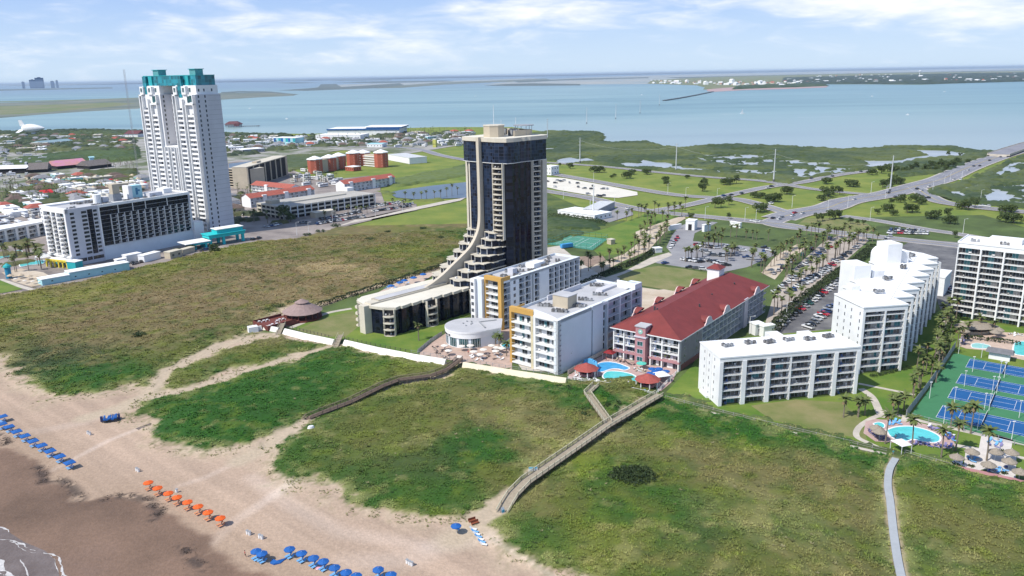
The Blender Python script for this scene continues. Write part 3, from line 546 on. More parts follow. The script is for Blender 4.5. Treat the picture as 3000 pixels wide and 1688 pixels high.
# footpaths
for nm, w, p in (('garden_path', 1.6, [(2515,1125),(2600,1142),(2680,1158)]),('curved_path', 2.4, [(2522,1140),(2555,1165),(2575,1205),(2583,1225)]),('pool_path', 1.8, [(2583,1215),(2545,1232),(2515,1255),(2510,1280),(2545,1300),(2600,1325)]),
                 ('court_path', 2.0, [(2583,1205),(2640,1220),(2720,1240),(2880,1277),(3010,1305),(3100,1325)]),('pool_link_path', 3.0, [(2663,1222),(2650,1240)]),('condo_path', 1.6, [(2664,1009),(2730,1024)]),('hedge_path', 2.6, [(2775,905),(2752,1000),(2760,1060)]),
                 ('palapa_path', 2.0, [(2790,1305),(2870,1318)]),('east_path', 1.8, [(2980,1340),(3080,1362)]),('tower_path', 2.0, [(2880,950),(2885,975)]),('lawn_path', 1.4, [(2805,940),(2900,965),(2960,985)]),
                 ('pavilion_path', 2.6, [(850,962),(905,940),(960,918),(1030,905)]),('west_walk', 3.0, [(0,820),(60,840),(95,850)])):
 PZ = globals().get('PZ', .165) + .0011; ribbon(nm, smooth_line(GP(p),5), w, PZ, M_CONC)
# shallow sea at the lower left with foam lines
def sea():
 m = mat('shallow_sea', (.125,.095,.080),.45, col2=(.19,.155,.14), scale=.12, bump=.5, bscale=1.2, spec=.25); sheet('sea', SEA, .05, m)
 fm = mat('sea_foam', (.52,.50,.48),.8, var=.2, scale=1.5)
 V, Fq = [], []; q = 0
 def foam(P, w, gap, off, sd_):
  nonlocal q
  pts = smooth_line(P, 26); X = np.array(pts); wd = np.clip(fnoise(X[:, 0], X[:, 1],2.2, sd_, 3) - gap, 0,1) * w * 3; wob = (fnoise(X[:, 0], X[:, 1],3.5, sd_ + 9,3) - .5) * 1.4
  for i in range(len(X) - 1):
   if wd[i] < .03 and wd[i + 1] < .03: continue
   k = q
   for j in (i, i + 1): o = off + wob[j]; V.extend([(X[j, 0] - .67 * o, X[j, 1] - .74 * o, .075),(X[j, 0] - .67 * (o + wd[j]), X[j, 1] - .74 * (o + wd[j]),.075)])
   Fq.append((k, k + 1, k + 3, k + 2)); q += 4
 A_ = GP([(-400,1500),(-200,1545),(0,1577),(30,1583),(67,1592),(85,1608),(134,1621),(167,1632),(190,1680),(250,1760)]); B_ = GP([(-300,1600),(-60,1636),(0,1640),(14,1652),(20,1668),(40,1688),(70,1740),(110,1800)]); C_ = GP([(-120,1540),(0,1545),(26,1560)]); D_ = GP([(60,1635),(75,1660),(82,1690)])
 for k, (P_, w, g_, o) in enumerate(((A_, .55,.34,0),(A_, .25,.45,.8),(C_, .4,.35,0),(D_, .35,.35,0),(B_, 1.2,.28,0),(B_, .9,.38,1.4),(B_, .8,.36,3.0),(B_, .6,.40,4.6),(B_, .5,.42,6.4))): foam(P_, w, g_, o, 100 + 7 * k)
 tag(link('sea_foam', np_mesh('sea_foam', V, Fq, [fm])), kind='stuff')
sea()
# ------------------------------------------------------------------ haze
def haze():
 m = bpy.data.materials.new('haze'); m.use_nodes = True; nt = m.node_tree; nt.nodes.clear()
 o = nt.nodes.new('ShaderNodeOutputMaterial'); v = nt.nodes.new('ShaderNodeVolumePrincipled')
 v.inputs['Color'].default_value = (.66,.82,1.0,1); v.inputs['Density'].default_value = 2.6e-5; v.inputs['Anisotropy'].default_value = 0.0
 nt.links.new(v.outputs[0], o.inputs['Volume'])
 try: m.cycles.homogeneous_volume = True
 except Exception: pass
 mb = MB(); mb.box(-64000,64000,-900,64000,-2.0,128.0, m); tag(mb.obj('haze'), kind='stuff')
haze()
scene.cycles.volume_step_rate = 10; scene.cycles.volume_max_steps = 64
# ================================================================== BUILDINGS
W1 = mat('white_stucco', (.79,.79,.775),.85, var=.06, scale=.12)
W2 = mat('cool_white_shade_paint', (.70,.745,.775),.85, var=.05, scale=.1)  # white with the bluish shade of the right-hand faces put into its colour
W3 = mat('grey_white_shade_paint', (.57,.57,.60),.85, var=.06, scale=.08)  # white greyed for shaded side walls; also frames and plant rooms
ROOFW = mat('white_roof_membrane', (.84,.84,.83),.8, var=.06, scale=.08)
ROOFG = mat('grey_roof_membrane', (.46,.46,.47),.9, var=.10, scale=.1)
CREAM = mat('cream_concrete', (.58,.53,.43),.85, var=.08, scale=.15)
SLAB = mat('balcony_slab', (.68,.68,.66),.8, var=.06)
RAIL = mat('balcony_rail', (.42,.42,.42),.6, var=.1)
RAILD = mat('dark_metal_rail', (.06,.06,.065),.5)
INNER = mat('shaded_recess_wall', (.15,.135,.125),.9, var=.15, scale=.4)  # shade inside the balcony recesses put into a dark wall colour
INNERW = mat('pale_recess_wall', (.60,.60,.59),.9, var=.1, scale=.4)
GL = glassmat('window_glass', (.020,.026,.034)); GLT = glassmat('green_tinted_glass', (.02,.075,.075), pv=.5); BLK = glassmat('black_curtain_glass', (.006,.009,.018),.14,1.1,1.5,(.016,.018,.028),.06,.7,.28)
NAVY = glassmat('blue_curtain_glass', (.009,.017,.035),.14,1.1,1.5,(.04,.05,.08),.09,.7,.32)
CURT = mat('curtain', (.42,.40,.37),.9, var=.15); CURT2 = mat('teal_shutter', (.06,.20,.22),.7, var=.2)
PLASW = mat('white_plastic', (.75,.75,.74),.5); DARK = mat('dark_opening', (.02,.02,.022),.9)
ORANGE = mat('ochre_paint', (.56,.33,.09),.8, var=.06, scale=.2); ORANGED = mat('terracotta_paint', (.42,.20,.12),.8)
REDROOF = mat('red_metal_roof', (.190,.036,.032),.7, var=.12, scale=.25, bump=.15, bscale=3)
PINK = mat('dusty_pink_paint', (.43,.215,.225),.85, var=.06); LILAC = mat('pale_lilac_paint', (.56,.52,.57),.85, var=.06)
TEAL = mat('teal_paint', (.02,.36,.38),.6, var=.08); TEALD = glassmat('teal_glass', (.012,.17,.21),.2,2.2,2.4,(.03,.30,.33),.05,.45); AQUA = mat('pale_aqua_paint', (.36,.62,.66),.8, var=.05)
BRICK = mat('coral_brick', (.42,.115,.070),.85, var=.12, scale=.5); BEIGE = mat('beige_stucco', (.50,.43,.32),.88, var=.07, scale=.2)
TERRA = mat('terracotta_roof', (.36,.10,.07),.85, var=.12, scale=.4); GREY = mat('grey_metal', (.30,.31,.32),.6, var=.15); ACM = mat('air_conditioner_metal', (.16,.155,.15),.6, var=.3, scale=2)
THATCH = mat('thatch', (.30,.255,.20),.95, var=.2, scale=3, bump=.5); BLUE = mat('blue_canvas', (.012,.105,.36),.7, var=.08); ORNG = mat('orange_canvas', (.72,.11,.012),.7, var=.08)
WOOD = mat('weathered_wood', (.32,.27,.20),.9, var=.16, scale=1.5); WOODL = mat('pale_wood', (.46,.43,.31),.9, var=.12, scale=1.5); WOODD = mat('brown_wood', (.135,.095,.070),.9, var=.2, scale=1.5); REDWOOD = mat('red_stained_wood', (.16,.045,.035),.8, var=.2, scale=1.5)
def uwin(w, h, fm, gm, d=.07, mull=2, fr=.10):
 """a window: name it 'window'; glass pane behind a proud frame"""
 b = MB(); b.box(-w / 2, w / 2,-d, .02,0, fr, fm); b.box(-w / 2, w / 2,-d, .02, h - fr, h, fm)
 b.box(-w / 2,-w / 2 + fr, -d, .02, fr, h - fr, fm); b.box(w / 2 - fr, w / 2,-d, .02, fr, h - fr, fm)
 for k in range(1, mull): x = -w / 2 + w * k / mull; b.box(x - .04, x + .04,-d, .02, fr, h - fr, fm)
 b.box(-w / 2 + fr, w / 2 - fr, -.02,.03, fr, h - fr, gm); return b.mesh('window')
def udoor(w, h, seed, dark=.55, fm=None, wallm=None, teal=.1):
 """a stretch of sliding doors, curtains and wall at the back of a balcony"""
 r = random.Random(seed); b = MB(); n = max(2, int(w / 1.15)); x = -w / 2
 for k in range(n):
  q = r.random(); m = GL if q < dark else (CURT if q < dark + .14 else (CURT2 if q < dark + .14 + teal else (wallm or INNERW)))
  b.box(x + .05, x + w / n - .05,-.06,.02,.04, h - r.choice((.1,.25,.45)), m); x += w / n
 return b.mesh('window')
def ubalc(w, d, seed, rail='bars', sm=SLAB, rm=RAIL, t=.24, furn=.5, tip=0.0):
 r = random.Random(seed); b = MB()
 if tip: b.prism([(-w / 2,0),(-w / 2,-d),(-w * .2,-d - tip),(w * .2,-d - tip),(w / 2,-d),(w / 2,0)],-t, 0, sm)
 else: b.box(-w / 2, w / 2,-d, 0,-t, 0, sm)
 if rail == 'solid':
  b.box(-w / 2, w / 2,-d, -d + .14,0,1.0, sm)
 elif rail == 'bars':
  b.box(-w / 2, w / 2,-d, -d + .07,1.0,1.07, rm); b.box(-w / 2, w / 2,-d, -d + .05,.1,.16, rm); n = int(w / .55)
  for k in range(n + 1): x = -w / 2 + .03 + (w - .06) * k / n; b.box(x - .025, x + .025,-d + .01,-d + .05,.16,1.0, rm)
 elif rail == 'glass': b.box(-w / 2, w / 2,-d + .02,-d + .05,.1,.14, rm); b.box(-w / 2, w / 2,-d, -d + .08,1.02,1.09, rm)
 if r.random() < furn:
  for _ in range(r.randint(1,2)):
   x = r.uniform(-w / 2 + .6, w / 2 - .6); y = -d * r.uniform(.35,.7); m = r.choice((PLASW, PLASW, CURT, BLUE))
   b.box(x - .28, x + .28, y - .28, y + .28,.36,.44, m); b.box(x - .28, x + .28, y + .22, y + .28,.44,.95, m)
   for sx in (-.25,.25):
    for sy in (-.25,.25): b.box(x + sx - .02, x + sx + .02, y + sy - .02, y + sy + .02,0,.36, m)
 return b.mesh('balcony')
def uac(seed, n=4):
 r = random.Random(seed); b = MB()
 for k in range(n):
  x, y = (k % 3) * 1.3 + r.uniform(-.1,.1),(k // 3) * 1.3 + r.uniform(-.1,.1); b.box(x - .45, x + .45, y - .45, y + .45,.1,1.05, r.choice((ACM, GREY, ACM))); b.cyl(x, y, 1.05,1.12,.38,.34, RAILD, 8)
  b.box(x - .4, x + .4, y - .4, y + .4,0,.1, RAILD)
 b.bar((-.4,-.7,.15),(3,-.7,.15),.06, GREY); return b.mesh('air_conditioner')
AC = [uac(i, 4 + i % 3) for i in range(3)]
class Bld:
 def __init__(s, name, label, cat, x, y, deg, group=None):
  s.root = thing(name, label, cat, (x, y, 0), math.radians(deg), group); s.mb = {}; s.spots = {}
  s.o = (0,0,0)
 def m(s, part):
  return s.mb.setdefault(part, MB())
 def face(s, ox, oy, rz):
  """local frame of one face: x along the wall, -y outwards"""
  return (ox, oy, math.radians(rz))
 def P(s, f, x, y=0.0): c, q = math.cos(f[2]), math.sin(f[2]); return (f[0] + c * x - q * y, f[1] + q * x + c * y)
 def fbox(s, part, f, x0, x1, y0, y1, z0, z1, m):
  b = MB(); b.box(x0, x1, y0, y1, z0, z1, m); s.m(part).add(b, Matrix.Translation((f[0], f[1],0)) @ Matrix.Rotation(f[2],4, 'Z'))
 def put(s, kind, f, x, y, z, i=None):
  p = s.P(f, x, y); s.spots.setdefault(kind, []).append((p[0], p[1], z, f[2]) + ((i,) if i is not None else ()))
 def done(s, meshes=None, cap=96, near=True):
  for k, b in s.mb.items(): b.obj(k, s.root)
  for kind, sp in s.spots.items():
   ml = meshes[kind]; part = kind.split(':')[0]
   M = s.root.matrix_basis if False else Matrix.Translation(s.root.location) @ Matrix.Rotation(s.root.rotation_euler[2],4, 'Z')
   sp.sort(key=lambda q: (M @ Vector(q[:3]) - Vector((0,0, CAMH))).length); many(part, ml, sp, s.root, cap)
  return s.root
def rows(z0, n, fh): return [z0 + k * fh for k in range(n)]
# ---- low six-storey condominium in front
def condo_cell(b, f, x0, x1, z, rec, dk, bk, doors, balcs):
 c = (x0 + x1) / 2; b.put(dk, f, c, rec, z, random.randrange(doors)); b.put(bk, f, c, rec, z, random.randrange(balcs))
def low_condo():
 b = Bld('beachfront_condo', 'low white six storey condo block standing alone on the front lawn', 'apartment building', 65.9,238.7,9.9)
 L_, D, H_, fh = 49.1,16.0,16.5,2.62; f = b.face(0,0,0); w = b.m('wall')
 w.box(0, L_, 1.9, D, 0, H_ - .35, W1); w.box(0, L_, 0,1.9, H_ - 1.25, H_, W1)
 w.box(0, L_, 1.91, D + .01, H_ - .36, H_, W1)
 for a, c in ((-.0,1.2),(7.7,9.2),(16.0,17.5),(24.35,24.95),(31.8,33.3),(39.9,41.3),(47.9,49.1)): w.box(a + .002, c - .002,-.12 if c - a > 1 else .1,1.95,0, H_ - 1.22, W1)
 w.box(0, L_, -.1,1.9,-.1,.12, W1)
 b.m('roof').box(-.15, L_ + .15,-.15, D + .15, H_, H_ + .18, ROOFW)
 for x0, x1, y0, y1 in ((-.15, L_ + .15,-.15,.15),(-.15, L_ + .15, D - .15, D + .15),(-.15,.15,.15, D - .15),(L_ - .15, L_ + .15,.15, D - .15)): b.m('roof').box(x0, x1, y0, y1, H_ + .18, H_ + .45, W1)
 doors = {};
 bays = ((1.2,7.7),(9.2,16.0),(17.5,24.35),(24.95,31.8),(33.3,39.9),(41.3,47.9))
 for k in range(6):
  for a, c in bays: condo_cell(b, f, a, c, .1 + k * fh, 1.9, 'window', 'balcony', 7,5)
 g = b.face(0, D, -90)
 for x in (4.2,8.0,12.0):
  for k in range(6): b.put('window:slot', g, x, 0,1.3 + k * fh)
 for x in (6.1,10.2): b.fbox('wall', g, x - .15, x + .15,-.25,0,.2, H_ - .3, W1)
 b.fbox('wall', g, 3.0,8.8,-.9,0,0,1.0, W1)
 for k, x in enumerate((6,14.5,21,28.5,35.5,43)): link('air_conditioner', AC[k % 3], b.root, (x, 9.5 + (k % 2), H_ + .18),.2)
 for x, zt in ((8,14.5),(26,16.9),(38,16.2)):
  st = MB(); st.box(x, x + 4.5, D, D + 5,0, zt, W1); st.box(x + 1.2, x + 2.2, D + 5, D + 5.04, zt - 2.4, zt - .8, DARK); st.obj('stair_tower', b.root)
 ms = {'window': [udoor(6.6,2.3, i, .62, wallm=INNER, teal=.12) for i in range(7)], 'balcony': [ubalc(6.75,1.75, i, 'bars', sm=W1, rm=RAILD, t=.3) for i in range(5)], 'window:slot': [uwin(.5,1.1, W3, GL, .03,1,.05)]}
 return b.done(ms)
low_condo()
# ---- stepped condominium: eight staggered blocks
def stepped_condo():
 b = Bld('stepped_condo', 'long white condo block of staggered nine storey sections beside the dark car park', 'apartment building', 122.0,264.6,9.5)
 fh, nf, H_ = 2.7,9,24.6; sx, sy = 8.4,8.6; w = b.m('wall'); rf = b.m('roof')
 for k in range(8):
  ox, oy = k * sx, k * sy; wd = 17.0 if k < 7 else 15; dp = 18.4
  w.box(ox + .003 * k, ox + wd - 1.6, oy + 1.9, oy + dp, 0, H_ - .3 + .004 * k, W1)
  w.box(ox + .003 * k, ox + wd, oy, oy + 1.9, H_ - 1.6, H_ + .003 * k, W1)
  for a, c in ((0,.9),(8.3,8.9),(16.1,17.0)): w.box(ox + a + .004, ox + c, oy - .05, oy + 1.95,0, H_ - 1.58, W1)
  w.box(ox + wd - 1.6, ox + wd - .9, oy + 1.94, oy + 9.2,0, H_ - .4, W1)
  f = b.face(ox, oy, 0)
  for r in range(nf):
   for a, c in (((.9,8.3),(8.9,16.1)) if k == 0 else ((8.9,16.1),)): condo_cell(b, f, a, c, .15 + r * fh, 1.9, 'window', 'balcony', 6,5)
  z = H_ + .02 + .006 * k
  rf.prism([(ox - .2, oy - .2),(ox + wd + .2, oy - .2),(ox + wd + .2, oy + 9.8),(ox + wd - 4, oy + dp),(ox - .2, oy + dp)], z, z + .45, ROOFW)
  rf.box(ox + 2, ox + 10, oy + 8, oy + 8 + sy + 2, z + .4, z + 1.0 + .02 * k, ROOFW)
  rf.box(ox + wd - 5, ox + wd - .5, oy + .4, oy + 1.1, z + .4, z + .8, ROOFW)
 g = b.face(0,18.4,-90)
 for x in (3.5,7.5,11.5):
  for r in range(8): b.put('window:slot', g, x, 0,2.6 + r * fh)
 for x in (16.6,):
  for r in range(8): b.put('window:slot', g, x, 0,2.6 + r * fh)
 for q in ((17,24,33,43,0,31),(44.5,51,53,61,0,34),(6.2,9.5,17.5,21.2, H_, 27.5),(25.2,30.5,34,40,0,28.2),(51.2,56,55,62,0,30)): MB().box(*q, W1).obj('lift_tower', b.root)
 pr = MB(); n = 10
 for k in range(n):
  a0, a1 = math.pi * k / n, math.pi * (k + 1) / n
  pr.face([(57 + 4.6 * math.cos(a0) * -1,66,25 + 3.6 * math.sin(a0)),(57 + 4.6 * math.cos(a1) * -1,66,25 + 3.6 * math.sin(a1)),(57 + 4.6 * math.cos(a1) * -1,76,25 + 3.6 * math.sin(a1)),(57 + 4.6 * math.cos(a0) * -1,76,25 + 3.6 * math.sin(a0))], ROOFW)
 pr.face([(57 - 4.6 * math.cos(math.pi * k / n),66,25 + 3.6 * math.sin(math.pi * k / n)) for k in range(n + 1)], W1); pr.box(52.4,61.6,66,76,20,25, W1); pr.obj('plant_house', b.root)
 for k, (x, y) in enumerate(((14,14),(29,30),(47,45),(60,60),(65,64),(56,61))): link('air_conditioner', AC[k % 3], b.root, (x, y, H_ + 1.0),.4 * k)
 cable = MB(); cable.bar((12,3, H_ + 1.3),(66,62, H_ + 3.2),.06, RAILD); cable.obj('roof_cable', b.root)
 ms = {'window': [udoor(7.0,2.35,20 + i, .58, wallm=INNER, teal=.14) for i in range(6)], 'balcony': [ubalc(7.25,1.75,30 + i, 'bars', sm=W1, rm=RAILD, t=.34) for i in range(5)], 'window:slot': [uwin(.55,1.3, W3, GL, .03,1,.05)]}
 b.done(ms, cap=98)
stepped_condo()
# ---- tall condominium on the right edge
def tall_condo():
 b = Bld('tall_condo', 'tall twelve storey white condo slab with wide balcony bays at the right edge', 'apartment building', 190.4,331.7,-41.0)
 L_, D, nf, fh = 52.0,18.0,12,2.62; H_ = 32.6; w = b.m('wall'); f = b.face(0,0,0)
 w.box(.4, L_, 2.0, D, 0, H_ - .6, W1); w.box(0, L_, 0,2.0, H_ - 1.9, H_, W1); w.box(0,.4,0, D, 0, H_ - .1, W1)
 xs = [0,8.9,17.4,26.0,34.7,43.3,52]
 for x in xs[1:]: w.box(x - .3, x + .3,-.35,2.05,0, H_ - 1.87, W1)
 for i in range(6):
  for r in range(nf):
   a, c = xs[i] + .3, xs[i + 1] - .3; condo_cell(b, f, a, c, .1 + r * 2.56,2.0, 'window', 'balcony', 8,5)
 w.box(0, L_, -.1,2,-.1,.1, W1)
 rf = b.m('roof'); rf.box(-.2, L_ + .2,-.2, D + .2, H_, H_ + .3, ROOFW); rf.box(10,22,7,13, H_ + .3, H_ + 2.4, W1); rf.box(30,38,6,14, H_ + .3, H_ + 3.0, W1); rf.box(-.2, L_, -.2,.2, H_ + .3, H_ + .8, W1); rf.box(-.2,.2,.2, D, H_ + .3, H_ + .8, W1)
 for k in range(4): link('air_conditioner', AC[k % 3], b.root, (4 + 11 * k, 4.5, H_ + .3),.1)
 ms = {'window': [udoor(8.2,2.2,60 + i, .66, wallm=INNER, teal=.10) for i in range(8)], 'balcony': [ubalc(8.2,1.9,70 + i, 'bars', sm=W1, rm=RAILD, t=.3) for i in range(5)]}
 b.done(ms)
 tag(MB().box(0,34,0,16,0,9, W1).box(-.2,34.2,-.2,16.2,9,9.6, ROOFW).box(5,12,5,10,9.6,11.5, W1).obj('flat_roofed_block', None, (177,383,0), math.radians(-38)), 'blank white flat roofed block between the staggered condo and the tall condo slab', 'building')
tall_condo()
# ---- the two blue-shaded white hotel wings with ochre frames
def hotel_wing(which):
 if which == 2:
  b = Bld('beach_hotel', 'blue shaded white hotel wing with an ochre framed front, nearest the seawall', 'hotel', -1.2,283.2,-39.5); L_, D, H_ = 22.3,58.0,20.2; nf, fh = 6,3.15
 else:
  b = Bld('beach_hotel', 'blue shaded white hotel wing with an ochre corner, between its twin and the black tower', 'hotel', -15.9,331.3,-39.5); L_, D, H_ = 14.6,58.0,21.2; nf, fh = 7,2.9
 w = b.m('wall'); f = b.face(0,0,0); s = b.face(L_, 0,90)
 w.box(.05, L_ - 1.9,1.8, D, 0, H_ - .9, W2)
 rf = b.m('roof'); rf.box(.3, L_ - .3,1.9, D - .3, H_ - .9, H_ - .75, ROOFG)
 w.box(0,.3,1.9, D, H_ - .9, H_ + .25, W2); w.box(L_ - .3, L_, 1.9, D, H_ - .9, H_ + .25, W2); w.box(.3, L_ - .3, D - .3, D, H_ - .9, H_ + .25, W2)
 if which == 2:
  w.box(0,1.0,0,1.8,0, H_ + .0, ORANGE); w.box(0,11.2,.0,1.8, H_, H_ + 1.9, ORANGE); w.box(0,.25,1.8,9, H_ - .9, H_ + 1.0, ORANGE)
  w.box(10.1,11.2,-.1,1.8,0, H_, mat('cream_paint', (.62,.54,.36),.85)); w.box(11.2,12.2,0,1.8,0, H_ - .3, W1); w.box(21.4,22.3,0,1.8,0, H_ - .3, W1); w.box(11.2,22.3,.0,1.8, H_ - .3, H_ + .35, W1)
  for r in range(nf):
   z = .9 + r * fh; b.put('window:a', f, 5.2,1.8, z, r % 5); b.put('balcony:a', f, 5.55,1.8, z, r % 4); b.put('window:a', f, 16.7,1.8, z, (r + 2) % 5); b.put('balcony:a', f, 16.8,1.8, z, (r + 1) % 4)
  sw = MB(); pts = [(11.2, H_ + .35)] + [(11.2 + 11.1 * t, H_ + .35 + 2.3 * (1 - t) ** .55) for t in [i / 8 for i in range(9)]]
  i0 = len(sw.v)
  for y in (.3,.7): sw.v += [(x, y, z) for x, z in pts]
  n = len(pts); sw.mi(W1); sw.f.append(tuple(range(n))); sw.f.append(tuple(range(2 * n - 1, n - 1,-1))); sw.m += [0,0]
  for k in range(n): sw.f.append((k, k + n, (k + 1) % n + n, (k + 1) % n)); sw.m.append(0)
  sw.obj('parapet', b.root)
  b.fbox('wall', s, 0,21.5,0,1.9,0, H_ + .25, W2); b.fbox('wall', s, 22.3,29.5,0,1.9,0, H_ + .25, W2)
  for r in range(nf): b.put('window:strip', s, 21.9,1.0,1.0 + r * fh); b.put('window:hall', s, 30.9,1.0,1.0 + r * fh)
  b.fbox('wall', s, 21.4,22.4,1.0,1.9,0, H_ + .2, W2); b.fbox('wall', s, 29.5,32.2,1.05,1.9,0, H_ + .2, W2)
  edges = [32.2,41.2,49.8,57.6]
  for i, e in enumerate(edges): b.fbox('wall', s, e, e + .7,-.15,1.9,0, H_ + .1, W2)
  b.fbox('wall', s, 32.2,58.3,0,1.9, H_ - .6, H_ + .3, W2)
  for i in range(3):
   for r in range(nf):
    c = (edges[i] + .7 + edges[i + 1]) / 2; b.put('window:s', s, c, 1.9,.9 + r * fh, (r + i) % 4); b.put('balcony:s', s, c, 1.9,.9 + r * fh, r % 3)
  for k in range(10): b.put('window:vent', b.face(L_, 0,90),1.4,0,1.0 + 1.9 * k)
  pent = b.m('lift_house'); pent.box(7.5,14.5,17,23, H_ - .8, H_ + 3.8, BEIGE); pent.box(7.3,14.7,16.8,23.2, H_ + 3.8, H_ + 4.1, ROOFG)
  for k, (x, y) in enumerate(((5,14),(14,11),(13,29.5),(13.5,39),(5,50),(16.6,20.5))):
   for j in range(2): link('air_conditioner', AC[(k + j) % 3], b.root, (x + 2.2 * j - 2, y + .9 * j, H_ - .75),.3 + .1 * k)
  bm_ = b.m('parapet_wall'); bm_.box(1,1.5,22,45, H_ - .75, H_ + 1.2, W3); bm_.box(12,21.5,55.5,56, H_ - .75, H_ + 2.2, W1); bm_.box(9,12,44.5,56, H_ - .75, H_ + .2, W3)
  w.box(17,22.2,53,58.3, H_ + .3, H_ + 2.2, W2)
 else:
  w.box(0,2.4,-3,1.8,0, H_ + .2, W1); w.box(2.4,5.2,-1.6,1.8,0, H_ + .2, W2)
  w.box(5.2,6.0,0,1.8,0, H_, ORANGE); w.box(5.2, L_, 0,1.85, H_, H_ + 1.7, ORANGE); w.box(L_ - 1.7, L_, 0,1.8,0, H_, ORANGE); w.box(L_ - .4, L_ + .05,1.85,6.2, H_, H_ + 1.7, ORANGE)
  for r in range(nf):
   z = .9 + r * fh; b.put('window:c', f, 9.3,1.8, z, r % 4); b.put('balcony:c', f, 9.45,1.8, z, r % 3)
   b.put('window:e', f, 1.1,-3, z)
   b.put('window:f', s, 3.9,1.7, z, r % 3); b.put('balcony:f', s, 4.0,1.7, z)
   b.put('window:e', s, 9.0,0, z + .3)
  b.fbox('wall', s, 1.8,6.2,1.7,1.9,0, H_, W2); b.fbox('wall', s, 6.2,12.2,0,1.9,0, H_ + .25, W2)
  cols = ((12.2,15.8,1),(16.4,20.2,1),(20.8,22.4,0),(23.0,26.4,1));
  b.fbox('wall', s, 12.2,26.9,1.2,1.9,0, H_ + .1, W2); b.fbox('wall', s, 26.4,33.8,0,1.9,0, H_ + .25, W2); b.fbox('wall', s, 12.2,58,0,1.9, H_ - .8, H_ + .3, W2)
  for e in (15.8,20.2,22.4): b.fbox('wall', s, e, e + .6,-.1,1.2,0, H_ - .8, W2)
  for a, c, k in cols:
   for r in range(nf): b.put('window:g' if k else 'window:h', s, (a + c) / 2,1.2,.9 + r * fh, r % 3 if k else None) if k else b.put('window:h', s, (a + c) / 2,1.2,.9 + r * fh)
  b.fbox('wall', s, 33.8,58,1.5,1.9,0, H_, W2)
  for i in range(6):
   e = 33.8 + i * 4.0; b.fbox('wall', s, e + 3.5, e + 4.0,-.1,1.9,0, H_ - .8, W2)
   for r in range(nf): b.put('window:g', s, e + 1.8,1.5,.9 + r * fh, (r + i) % 3); b.put('balcony:g', s, e + 1.75,1.5,.9 + r * fh)
  for r in range(nf):
   for a in (14.0,18.3,24.7): b.put('balcony:g', s, a, 1.2,.9 + r * fh)
  for k in range(13): link('air_conditioner', AC[k % 3], b.root, (3.0 + 5 * ((k * 7) % 3) / 1.3,6 + 3.7 * k, H_ - .75),.2 * k)
  pw = b.m('plant_screen'); pw.box(4,9,30,38, H_ - .75, H_ + 1.3, ROOFW); pw.box(5,8,16,19, H_ - .75, H_ + 1.6, W3)
  cap_ = 96
 ms = {'window:a': [udoor(8.3,2.5,100 + i, .5, wallm=W1, teal=.08) for i in range(5)], 'balcony:a': [ubalc(9.0,1.9,110 + i, 'glass', sm=W1, rm=W1, t=.5, furn=.9) for i in range(4)], 'window:strip': [uwin(.8,2.8, W2, GL, .04,1,.05)], 'window:hall': [uwin(2.2,2.5, W2, GL, .04,2,.08)],
          'window:s': [udoor(7.6,2.4,120 + i, .28, wallm=LILAC, teal=.0) for i in range(4)], 'balcony:s': [ubalc(7.9,1.8,130 + i, 'bars', sm=W2, furn=.2) for i in range(3)], 'window:vent': [uwin(1.3,.8, W2, GREY, .05,1,.08)],
          'window:c': [udoor(5.8,2.2,140 + i, .5, wallm=W1) for i in range(4)], 'balcony:c': [ubalc(6.6,1.8,150 + i, 'bars', sm=W1, rm=W1, t=.45, furn=.6) for i in range(3)], 'window:e': [uwin(1.5,1.6, W3, GL, .05,2,.08)], 'window:f': [udoor(3.6,2.2,160 + i, .6) for i in range(3)],
          'balcony:f': [ubalc(4.2,1.7,165, 'bars', sm=W2)], 'window:g': [udoor(3.0,2.3,170 + i, .62, teal=.1) for i in range(3)], 'window:h': [uwin(1.4,2.3, W3, GLT, .05,1,.06)], 'balcony:g': [ubalc(3.5,1.45,175, 'bars', sm=W2, furn=.2)]}
 b.done(ms, cap=60)
hotel_wing(1); hotel_wing(2)
